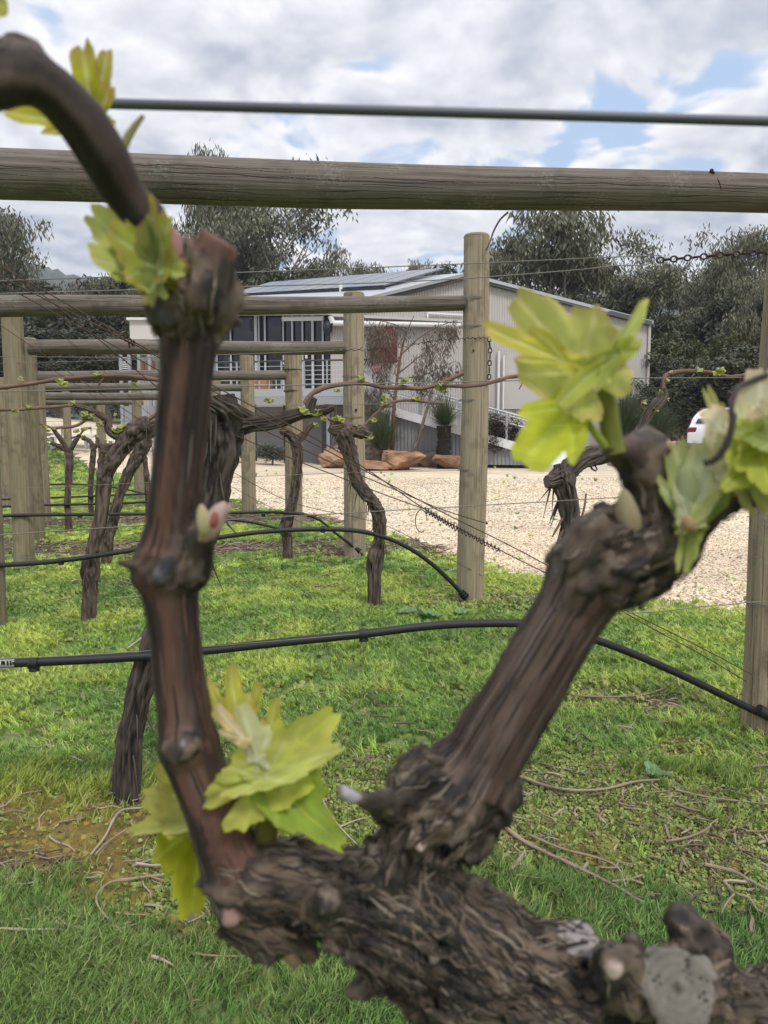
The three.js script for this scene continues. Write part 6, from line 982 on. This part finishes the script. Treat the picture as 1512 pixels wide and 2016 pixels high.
{ // weeping sapling with bronze leaves and a few pink blossoms before the building
  const d = 25.3, A = (px, py, z = 0) => at(px, py, d + z), b = A(768, 884); const t = thing('weeping_sapling', 'spindly weeping sapling with bronze leaves and pink blossoms before the corrugated wall', 'tree', V(b.x, b.y, b.z)); const M_br = std({ color: lin(0.13, 0.075, 0.055), roughness: 0.9 });
  part(t, 'trunk', limb([[A(772, 892), 0.085], [A(774, 850), 0.075], [A(776, 800), 0.062], [A(783, 740), 0.05], [A(790, 695), 0.04], [A(800, 655), 0.025], [A(815, 622), 0.012]], { radial: 10, step: 0.08 }), M_br);
  const r = rng(31), bl = []; const limbs = [[[778, 790], [755, 755], [742, 725], [728, 690]], [[785, 735], [810, 715], [840, 690], [868, 668]], [[788, 715], [765, 690], [740, 660], [722, 650]], [[790, 698], [830, 662], [870, 640], [900, 632]], [[776, 800], [748, 800], [728, 785], [722, 760]], [[800, 655], [780, 640], [750, 632]], [[782, 745], [830, 740], [870, 722], [895, 712]]];
  for (const l of limbs) { const z = (r() - 0.5) * 1.6; part(t, 'branch', limb(l.map((p, i) => [A(p[0], p[1], z * i / 3), 0.028 - 0.007 * i]), { radial: 6, step: 0.1 }), M_br); for (let i = 1; i < l.length; i++) { const p = A(l[i][0], l[i][1], z * i / 3); for (let k = 0; k < 3; k++) { const x = p.x + (r() - .5) * .7, y = p.y - 0.15, z2 = p.z + (r() - .5) * .6; bl.push([x, y - 0.2, z2, .30, .50, .30]); const e = V(x, y, z2); part(t, 'twig', limb([[p, 0.010], [p.clone().lerp(e, .6).add(V(0, .08, 0)), 0.007], [e.clone().add(V(0, -.7, 0)), 0.004]], { radial: 4, steps: 6 }), M_br); } } }
  const g = leafCloud(bl, 3600, 0.18, 0.018, 33, [0.050, 0.036, 0.030], [0.24, 0.20, 0.15], 0.85); part(t, 'leaves', g, folMat);
  const fl = leafCloud([[A(741, 727).x, A(741, 727).y, A(741, 727).z + .3, .12, .10, .1], [A(680, 706).x, A(680, 706).y, A(680, 706).z + .3, .10, .10, .1]], 70, 0.12, 0.02, 35, [0.55, 0.10, 0.16], [0.80, 0.25, 0.30], 0.2); part(t, 'blossom', fl, folMat);
  const t2 = thing('slim_sapling', 'slim tied sapling leaning before the ramp skirt', 'tree', A(820, 880)); part(t2, 'trunk', limb([[A(818, 886), 0.055], [A(828, 850), 0.05], [A(840, 805), 0.042], [A(852, 765), 0.03], [A(862, 730), 0.015]], { radial: 8, step: 0.08 }), std({ color: lin(0.22, 0.17, 0.13) })); part(t2, 'prop_stake', rod(A(816, 880), A(834, 838), 0.02, 6), M_conc); part(t2, 'leaves', leafCloud([[A(862, 740).x, A(862, 740).y, A(862, 740).z, .5, .8, .5], [A(850, 790).x, A(850, 790).y, -d, .4, .5, .4]], 420, 0.17, 0.016, 37, [0.05, 0.04, 0.03], [0.19, 0.16, 0.12], 0.9), folMat);
  const s = A(765, 886); solo('plant_stake', rod(s, A(769, 818), 0.028, 8), M_cladL, 'pale plant stake standing beside the sapling trunk', 'stake');
}
function bush(px, py, d, rpx, hpx, n, label, c0, c1, seed, len = 0.14, wid = 0.03, name = 'shrub') { const b = at(px, py, d), y = ground(b.x, b.z), r = rpx * d / FOCAL, h = hpx * d / FOCAL, q = rng(seed), bl = []; for (let i = 0; i < 9; i++) bl.push([(q() - .5) * r * 1.3, h * (0.3 + 0.5 * q()), (q() - .5) * r, r * (0.35 + 0.3 * q()), h * (0.25 + 0.2 * q()), r * 0.4]); bl.push([0, h * 0.35, 0, r * .8, h * .38, r * .6]); const t = thing(name, label, 'shrub', V(b.x, b.y, b.z)); part(t, 'foliage', leafCloud(bl, n, len, wid, seed, c0, c1, 0.1), folMat, false); part(t, 'stem', limb([[V(0, -0.4, 0), .04], [V(.03, h * .3, 0), .03], [V(-.02, h * .6, 0), .012]], { radial: 6, step: .1 }), std({ color: lin(.08, .06, .045) }), false); return t; }
bush(535, 908, 25.6, 34, 34, 2600, 'low grey-green shrub against the undercroft wall', [0.045, 0.055, 0.035], [0.16, 0.175, 0.12], 41, 0.10, 0.02);
bush(985, 893, 25, 42, 78, 7000, 'dense purple-brown shrub right of the tall post', [0.030, 0.020, 0.021], [0.10, 0.065, 0.062], 43, 0.09, 0.02);
bush(468, 905, 26, 20, 40, 1500, 'small dark shrub behind the vine head', [0.03, 0.035, 0.025], [0.11, 0.12, 0.08], 44, 0.10, 0.02);
bush(708, 905, 26.4, 18, 28, 900, 'little green tuft beside the round-capped post', [0.03, 0.05, 0.02], [0.11, 0.15, 0.06], 46, 0.10, 0.02);
// ---------------------------------------------------------------- gum trees and scrub behind
const gumBark = std({ vertexColors: true, roughness: 0.95 });
function gumTree(seed, o = {}) {                                                // a prototype about o.h metres tall: trunk, forking limbs, drooping leaf clumps
  const q = rng(seed), H = o.h ?? 12, W = o.w ?? 9, t = new THREE.Group(), tips = [], gs = [];
  const tone = (c, s, l) => { const k = fbm(c * 1.5 + seed, s * 1.5, l * 1.1, 2); return mix3([0.13, 0.105, 0.085], [0.42, 0.37, 0.32], k); };
  const grow = (p, dir, len, r, depth) => {
    const pts = [[p, r]]; let c = p.clone(), d = dir.clone(); const n = 4; for (let i = 1; i <= n; i++) { d.add(V((q() - .5) * .5, (q() - .35) * .35, (q() - .5) * .5)).normalize(); c = c.clone().addScaledVector(d, len / n); pts.push([c, r * (1 - 0.45 * i / n)]); }
    gs.push(limb(pts, { radial: depth > 1 ? 4 : 9, steps: depth > 2 ? 3 : 8, color: tone, cap: false }));
    if (depth >= (o.depth ?? 4)) { tips.push(c); return; }
    const k = depth === 0 ? 3 + Math.floor(q() * 2) : 2 + Math.floor(q() * 2);
    for (let i = 0; i < k; i++) { const a = (i + q() * .7) / k * 6.283, sp = (o.spread ?? 0.75) * (0.6 + 0.6 * q()), nd = d.clone().multiplyScalar(1).add(V(Math.cos(a) * sp, 0.12 + 0.25 * q(), Math.sin(a) * sp)).normalize(); const s = depth === 0 ? pts[2 + Math.floor(q() * 3)] ?? pts[4] : pts[Math.min(4, 2 + Math.floor(q() * 3))]; grow(s[0].clone(), nd, len * (0.62 + 0.25 * q()), r * 0.55, depth + 1); }
  };
  grow(V(0, -0.5, 0), V(0.1 * (q() - .5), 1, 0.1 * (q() - .5)).normalize(), H * (o.bole ?? 0.42), H * 0.026, 0);
  const bl = []; for (const p of tips) { const r = W * (o.blob ?? 0.066) * (0.6 + 0.8 * q()); bl.push([p.x, p.y - r * .15, p.z, r * 1.5, r * 0.95, r * 1.5]); for (let e = 0; e < 2; e++) bl.push([p.x + (q() - .5) * r * 4, p.y - r * 1.8 * (q() - .2), p.z + (q() - .5) * r * 4, r * (.5 + .6 * q()), r * (.5 + .4 * q()), r * (.5 + .6 * q())]); }
  // bring the crown to the wished size
  let x0 = 1e9, x1 = -1e9, y1 = -1e9; for (const b of bl) { x0 = Math.min(x0, b[0] - b[3]); x1 = Math.max(x1, b[0] + b[3]); y1 = Math.max(y1, b[1] + b[4]); }
  const sx = W / (x1 - x0), sy = H / y1; for (const b of bl) { b[0] *= sx; b[2] *= sx; b[1] *= sy; }
  for (const g of gs) g.scale(sx, sy, sx);
  const trunk = new THREE.Mesh(mergeGeometries(gs), gumBark); trunk.name = 'trunk'; t.add(trunk);
  const c0 = o.c0 ?? [0.040, 0.043, 0.028], c1 = o.c1 ?? [0.290, 0.285, 0.170];
  const crown = new THREE.Mesh(leafCloud(bl, o.n ?? 12000, (o.leaf ?? 0.34), (o.leafW ?? 0.055), seed + 5, c0, c1, o.hang ?? 0.75), folMat); crown.name = 'crown'; t.add(crown); return shade(t);
}
const protos = {
  spread: gumTree(101, { h: 12, w: 11, n: 11000 }), round: gumTree(103, { h: 11, w: 9, n: 9500, spread: 0.8 }), open: gumTree(107, { h: 14, w: 13, n: 8500, spread: 0.95, bole: 0.5 }), tall: gumTree(109, { h: 15, w: 8, n: 13000, spread: 0.55 }),
  scrub: gumTree(113, { h: 6, w: 7, n: 15000, bole: 0.2, spread: 0.9, hang: 0.4, leaf: 0.26, leafW: 0.05, c0: [0.022, 0.027, 0.017], c1: [0.088, 0.098, 0.058] }),
  bright: gumTree(127, { h: 5, w: 5.5, n: 14000, bole: 0.2, spread: 0.9, hang: 0.3, leaf: 0.22, leafW: 0.045, c0: [0.028, 0.034, 0.014], c1: [0.165, 0.175, 0.060] }),
  dark: gumTree(131, { h: 8, w: 8, n: 17000, bole: 0.22, spread: 0.85, hang: 0.5, leaf: 0.30, leafW: 0.06, c0: [0.026, 0.030, 0.017], c1: [0.140, 0.145, 0.080] }),
};
let turnSeed = 1;
function tree(kind, px, topPy, d, wpx, label, cat = 'tree', group, basePy) {    // crown top and width as seen; stands on the ground at that distance
  const src = protos[kind], bb = new THREE.Box3().setFromObject(src), top = at(px, topPy, d), y = basePy ? at(px, basePy, d).y : ground(top.x, top.z), h = top.y - y, w = wpx * d / FOCAL;
  const t = src.clone(), turn = (turnSeed++ * 2.4) % 6.28, c = Math.cos(turn), sn = Math.sin(turn), P = src.children[1].geometry.attributes.position; t.name = numbered(cat === 'shrub' ? 'dense_shrub' : 'gum_tree');
  const X = [], Y = []; for (let i = 0; i < P.count; i += 8) { X.push(P.getX(i) * c + P.getZ(i) * sn); Y.push(P.getY(i)); } X.sort((p, q) => p - q); Y.sort((p, q) => p - q); const lo = X[Math.floor(X.length * 0.015)], hi = X[Math.floor(X.length * 0.985)], hy = Y[Math.floor(Y.length * 0.99)];   // the bulk of the crown, not its stray leaves
  const sw = w / (hi - lo), sh = h / hy; t.scale.set(sw, sh, sw); t.position.set(top.x - (lo + hi) / 2 * sw, y, top.z); t.rotation.y = turn; scene.add(t); return tag(t, label, cat, group);
}
tree('open', 490, 345, 62, 300, 'big open gum tree rising above the near rail at left');
tree('spread', 420, 292, 66, 165, 'dense crown just left of the big open gum, behind the cane head');
tree('round', 1085, 402, 52, 262, 'full round gum tree standing over the gable roof, right of the tall post');
tree('open', 1375, 432, 50, 330, 'broad open gum tree at the upper right, crossed by the chain');
tree('spread', 1505, 470, 47, 200, 'gum tree at the right edge beside the broad open one');
tree('spread', -15, 425, 55, 215, 'gum tree at the left frame edge above the thin wires');
tree('round', 560, 487, 68, 190, 'grey-green gum behind the roof, left of centre');
tree('round', 655, 492, 72, 150, 'rounded gum behind the roof, right of the tree with grey-green crown');
tree('spread', 795, 517, 90, 130, 'small far gum peeking over the solar panels');
tree('spread', 885, 527, 95, 80, 'tiny far gum beside the tall post top');
tree('spread', 735, 535, 80, 140, 'low far gum between the two rounded ones over the roof');
tree('dark', 1180, 565, 44, 190, 'dark tree filling behind the gable roof slope');
tree('round', 1110, 520, 58, 190, 'shadowed gum behind the round gum tree');
tree('tall', 1330, 540, 43, 190, 'gum with a pale leaning trunk seen behind the wall corner');
tree('tall', 1415, 560, 42, 170, 'dark slim gum right of the pale leaning trunk');
tree('dark', 1480, 585, 38, 210, 'dark dense tree beside the nearest post top');
tree('round', 1500, 560, 36, 150, 'olive tree touching the nearest post');
tree('dark', 1390, 620, 40, 230, 'dark thicket tree between the wall and nearest post');
tree('bright', 1305, 652, 34, 150, 'yellow-green rounded shrub at the corner of the corrugated wall', 'shrub');
tree('bright', 1385, 668, 33, 130, 'second yellow-green shrub right of the wall corner', 'shrub');
tree('dark', 1300, 690, 32, 150, 'dark lower shrub at the wall corner', 'shrub');
tree('dark', 1430, 700, 31, 210, 'dark shrub behind the parked car', 'shrub');
tree('scrub', 1340, 745, 29.5, 190, 'dark hedge-like shrub left of the parked car', 'shrub');
tree('scrub', 1500, 740, 30, 190, 'dark shrub behind the right edge leaves', 'shrub');
tree('round', 215, 552, 70, 170, 'olive gum on the slope left of the cane head');
tree('spread', 95, 572, 75, 190, 'grey gum on the slope below the hill');
tree('dark', 300, 545, 60, 170, 'dark gum beside the left cane head');
tree('dark', 20, 560, 52, 210, 'dark gum low at the left edge');
tree('dark', 150, 590, 48, 230, 'dark thicket tree above the left rails');
tree('round', 272, 575, 50, 120, 'olive tree against the pale wing wall');
tree('dark', 60, 640, 45, 240, 'dark undergrowth tree behind the left posts');
tree('dark', 190, 660, 44, 190, 'dark undergrowth tree behind the third rail');
tree('scrub', 110, 720, 42, 260, 'low dark scrub behind the left rails', 'shrub');
tree('scrub', -30, 720, 42, 200, 'low dark scrub at the left frame edge', 'shrub');
tree('round', 430, 560, 76, 180, 'gum hidden behind the cane head');
tree('round', 960, 560, 70, 190, 'gum behind the roof apex');
tree('dark', 620, 545, 62, 220, 'dark gum low behind the roof, left of the vent pipe');
tree('dark', 500, 550, 60, 200, 'dark gum low behind the roof end');
tree('dark', 760, 550, 66, 240, 'dark gum low behind the solar panels');
tree('dark', 900, 552, 64, 200, 'dark gum low behind the tall post');
{ // a far-off wood that closes the gaps and reads as one mass
  const bl = [], q = rng(71); for (let i = 0; i < 260; i++) { const a = -0.85 + 1.7 * q(), d = 95 + 120 * q(), x = Math.sin(a) * d, z = -Math.cos(a) * d; bl.push([x, ground(x, z) + 3 + 3 * q(), z, 4 + 3 * q(), 4 + 3.5 * q(), 4, 1]); }
  const m = part(scene, 'far_woodland', leafCloud(bl, 70000, 1.1, 0.28, 73, [0.024, 0.030, 0.020], [0.095, 0.105, 0.070], 0.4), folMat); m.userData.kind = 'stuff';
}
// ---- the white car, rear quarter seen between the leaves
{
  const t = thing('parked_car', 'white hatchback parked behind the leaves at right, rear light showing', 'car', V(11.15, 0.36, -22.0)); t.rotation.y = 0.5;
  const paintM = new THREE.MeshPhysicalMaterial({ color: lin(0.80, 0.81, 0.83), roughness: 0.25, clearcoat: 1, clearcoatRoughness: 0.05 });
  const side = new THREE.Shape(); side.moveTo(-2.0, 0.28); side.lineTo(-2.08, 0.55); side.bezierCurveTo(-2.10, 0.80, -2.06, 0.95, -1.98, 1.02); side.bezierCurveTo(-1.9, 1.30, -1.6, 1.44, -1.1, 1.47); side.lineTo(0.1, 1.46); side.bezierCurveTo(0.6, 1.40, 0.9, 1.05, 1.15, 0.97); side.bezierCurveTo(1.7, 0.92, 2.0, 0.85, 2.1, 0.62); side.lineTo(2.08, 0.30); side.lineTo(1.72, 0.24); side.absarc(1.35, 0.28, 0.36, 0, Math.PI, false); side.lineTo(-0.95, 0.24); side.absarc(-1.32, 0.28, 0.36, 0, Math.PI, false); side.closePath();
  const g = new THREE.ExtrudeGeometry(side, { depth: 1.56, bevelEnabled: true, bevelSize: 0.09, bevelThickness: 0.10, bevelSegments: 4, curveSegments: 14 }); g.translate(0, 0.02, -0.78); part(t, 'body', g, paintM, false);
  const win = new THREE.Shape(); win.moveTo(-1.72, 1.02); win.bezierCurveTo(-1.62, 1.28, -1.4, 1.37, -1.05, 1.38); win.lineTo(0.05, 1.37); win.bezierCurveTo(0.4, 1.32, 0.62, 1.1, 0.75, 1.0); win.closePath(); const wg = new THREE.ExtrudeGeometry(win, { depth: 1.775, bevelEnabled: false }); wg.translate(0, 0.02, -0.8875); part(t, 'side_window', wg, M_dark, false);
  const rw = bar(V(-2.03, 1.06, 0), V(-1.72, 1.42, 0), 1.25, 0.03, V(0, 1, 0).cross(V(0, 0, 1)).normalize()); part(t, 'rear_window', rw.translate(-0.05, 0.04, 0), M_dark, false);
  const red = std({ color: lin(0.22, 0.012, 0.018), roughness: 0.2 }); for (const s of [-1, 1]) part(t, 'tail_light', new RoundedBoxGeometry(0.22, 0.17, 0.34, 3, 0.05).translate(-2.06, 0.90, s * 0.70), red, false);
  part(t, 'bumper', new RoundedBoxGeometry(0.24, 0.26, 1.72, 3, 0.08).translate(-2.08, 0.42, 0), paintM, false); part(t, 'bumper_strip', new RoundedBoxGeometry(0.06, 0.05, 1.5, 2, 0.02).translate(-2.19, 0.50, 0), M_grey, false);
  const tyre = std({ color: lin(0.02, 0.02, 0.02), roughness: 0.9 }); for (const x of [-1.32, 1.35]) for (const s of [-1, 1]) { const w = new THREE.TorusGeometry(0.235, 0.085, 10, 26); w.translate(x, 0.32, s * 0.80); const m = part(t, 'wheel', w, tyre, false); const rim = new THREE.CylinderGeometry(0.19, 0.19, 0.12, 20); rim.rotateX(Math.PI / 2); rim.translate(x, 0.32, s * 0.80); part(m, 'rim', rim, M_steel, false); }
}
// ---- prunings and small plants on the ground
const twigMat = std({ vertexColors: true, roughness: 0.85 });
function twig(label, pts, rpx, tone = [0.27, 0.205, 0.15], group) { const P = pts.map((p, i) => { const q = gp(p[0], p[1], p[2] ?? 0.02); return [q, rpx * 0.8 * (1 - 0.35 * i / (pts.length - 1)) * pxm(q)]; }); const a = pts[0][0]; return solo('pruned_twig', limb(P, { radial: 8, step: 0.012, rel: true, rough: (c, s, l) => (n3(c * 2 + a, s * 2, l * 40) - .5) * .3 + .4 * Math.pow(Math.max(0, Math.sin(l * 45 + a)), 20), color: (c, s, l) => { const k = n3(c * 2 + a, s * 2, l * 30); return mix3(tone.map(v => v * .6), tone.map(v => v * 1.35), k); } }), twigMat, label, 'twig', group); }
twig('longest pruned cane slanting across the lower right lawn', [[985, 1620], [1030, 1655], [1110, 1695], [1200, 1738], [1268, 1778]], 5.5); twig('thin bent cane ending in a hook above the longest pruned cane', [[1040, 1643], [1110, 1672], [1180, 1690], [1215, 1707], [1232, 1745]], 3.4); twig('bowed pale cane left of the small broad-leaved weed', [[1025, 1528], [1080, 1548], [1135, 1556], [1190, 1553], [1255, 1538], [1300, 1535]], 4); twig('thin straight stalk right of the small broad-leaved weed', [[1330, 1555], [1400, 1570], [1512, 1583]], 2.6); twig('forked pale twig at the lower right frame edge', [[1388, 1702], [1445, 1716], [1480, 1735], [1530, 1762]], 5); twig('crooked twig with side spurs near the lower right corner', [[1425, 1735], [1448, 1758], [1475, 1768], [1490, 1790], [1530, 1808]], 4); twig('short spur lying by the crooked twig', [[1448, 1758], [1432, 1775], [1420, 1798]], 3); twig('short twig lying across the end of the longest cane', [[1205, 1735], [1240, 1730], [1266, 1722]], 3.2); twig('stout short prunings pointing towards the burl', [[1005, 1715], [1020, 1695], [1034, 1676]], 6); twig('pale stick beside the row of prunings under the weed', [[1325, 1580], [1355, 1592], [1380, 1598]], 4.5, [0.2, 0.14, 0.11]); twig('curved brown stick at the middle right', [[1310, 1657], [1350, 1650], [1385, 1636], [1400, 1625]], 4, [.24, .17, .12]); twig('stick on the hose side lawn below the nearest hose', [[1120, 1368], [1180, 1372], [1260, 1369], [1310, 1355]], 3, [.22, .15, .11]); twig('pale curved twig above the clamp end of the hose', [[1300, 1314], [1330, 1330], [1338, 1350]], 2.6, [.42, .34, .26]);
twig('long curving pale cane on the lower left litter', [[325, 1722], [260, 1730], [215, 1738], [190, 1765], [200, 1795], [225, 1818], [243, 1840]], 3.6); twig('jointed stick rising from the moss at left', [[178, 1684], [205, 1650], [240, 1595], [280, 1590]], 3.6, [.33, .27, .22]); twig('short stick crossing the moss beside the jointed one', [[188, 1682], [215, 1655], [250, 1632]], 3); twig('pale twig lying flat under the left leaves', [[268, 1700], [300, 1704], [335, 1702]], 4.5, [.36, .28, .23]); twig('straight pale stick above the lower left grass', [[0, 1828], [60, 1830], [120, 1830], [160, 1842]], 3.4, [.38, .31, .22]); twig('stick beside the straight pale one, thicker', [[110, 1815], [150, 1825], [205, 1840]], 4.5, [.33, .25, .18]); twig('reddish stick in the lower left grass', [[378, 1877], [430, 1882], [520, 1883]], 3.2, [.27, .19, .13]); twig('curling tan strip of bark in the lower left grass', [[300, 1883], [320, 1890], [340, 1900]], 5, [.40, .31, .23]); twig('bent thin twig right of the lower left leaves', [[630, 1565], [655, 1610], [690, 1650], [715, 1673]], 2.6, [.40, .33, .25]); twig('thin twig crossing the bent one', [[668, 1628], [700, 1615], [730, 1608]], 2.4, [.36, .29, .22]); twig('pale stick lying on the far litter strip', [[30, 1140], [55, 1132], [85, 1125]], 3, [.3, .24, .18]); twig('thin branched stick on the far strip by the leaning trunk', [[80, 1155], [110, 1146], [150, 1140]], 2.4, [.26, .2, .15]); twig('pale short stick in the grass by the big cane', [[225, 1177], [250, 1176], [275, 1173]], 2, [.42, .36, .26]); twig('grass-stalk twig before the second hose', [[560, 1145], [585, 1160], [603, 1172]], 1.6, [.3, .25, .17]); twig('pale stick leaning by the big cane above the nearest hose', [[250, 1277], [270, 1262], [290, 1248]], 2.2, [.42, .36, .27]); twig('short brown stick at the right frame edge on the moss', [[1480, 1510], [1500, 1507], [1530, 1506]], 4, [.2, .14, .11]); twig('dark short stick above the moss right of the arm', [[1045, 1500], [1058, 1490], [1072, 1480]], 3.4, [.11, .08, .065]);
{ const r = rng(91), pts = []; for (let i = 0; i < 34; i++) { const L = i < 18, px = L ? 60 + r() * 330 : 930 + r() * 560, py = L ? 1690 + r() * 130 : 1580 + r() * 150, a = r() * 3.14, l = 18 + r() * 46; pts.push([px, py, a, l]); } for (const [px, py, a, l] of pts) twig('thin brown pruning scrap in the litter under the vines', [[px, py], [px + Math.cos(a) * l * .5, py + Math.sin(a) * l * .16], [px + Math.cos(a) * l, py + Math.sin(a) * l * .3 + (r() - .5) * 6]], 1.8 + r() * 2, [.24 + .1 * r(), .165 + .08 * r(), .12 + .06 * r()], 'pruning scraps under the vines'); }
function weed(px, py, size, n, label, seed, tone = [0.13, 0.235, 0.11]) { const b = gp(px, py), t = thing('broadleaf_weed', label, 'weed', V(b.x, ground(b.x, b.z), b.z)), r = rng(seed), S = size * pxm(b); for (let i = 0; i < n; i++) { const a = i * 2.4, up = 0.25 + 0.5 * r(), l = S * (0.5 + 0.5 * r()), B = V(Math.cos(a) * l * .25, .008 + l * .15, Math.sin(a) * l * .25), T = V(Math.cos(a) * l, .01 + l * up, Math.sin(a) * l); const g = placeLeaf(leafGeo({ n: 26, m: 4, seed: i + seed, fold: .12, cup: .1, teeth: .06, base: tone, pale: tone.map(v => v * 1.5), rim: tone.map(v => v * 1.2) }), B, T, .75, 0, V(0, 1, 0)); part(t, 'leaf', g, leafMat, false); part(t, 'stalk', limb([[V(0, 0, 0), .0012], [B, .001]], { radial: 5, steps: 3, color: () => tone }), leafMat, false); } return t; }
weed(1292, 1535, 34, 9, 'small broad-leaved weed among the prunings at right', 3, [0.22, 0.35, 0.19]); weed(1150, 1530, 14, 5, 'tiny pale weed left of the small broad-leaved one', 5, [0.26, 0.34, 0.24]); weed(845, 1222, 40, 9, 'dark-leaved weed just above the nearest hose', 7, [0.18, 0.30, 0.15]); weed(800, 1212, 26, 7, 'lower dark weed left of the one above the hose', 9, [0.22, 0.34, 0.17]); weed(905, 1215, 26, 7, 'dark weed below the foot of the tall post', 11, [0.20, 0.32, 0.16]);
boulder(1497, 1460, 34, 22, 31, 'pale orange stone at the foot of the nearest post', [0.55, 0.36, 0.22]).scale.setScalar(1); boulder(1410, 1522, 22, 14, 33, 'small orange pebble on the moss at right', [0.55, 0.34, 0.2]); boulder(1468, 1470, 18, 10, 35, 'little tan pebble left of the post-foot stone', [0.5, 0.36, 0.25]);
for (const [px, py, w, lab] of [[1436, 1352, 16, 'white pebble on the grass beside the hose end'], [1316, 1386, 12, 'white pebble left of the hose end'], [1452, 1366, 10, 'smallest white pebble by the hose end']]) boulder(px, py, w, w * .6, px, lab, [0.62, 0.55, 0.46]);
scene.traverse(o => { if (o.isMesh) { o.castShadow = o.receiveShadow = true; } });
renderer.render(scene, camera);
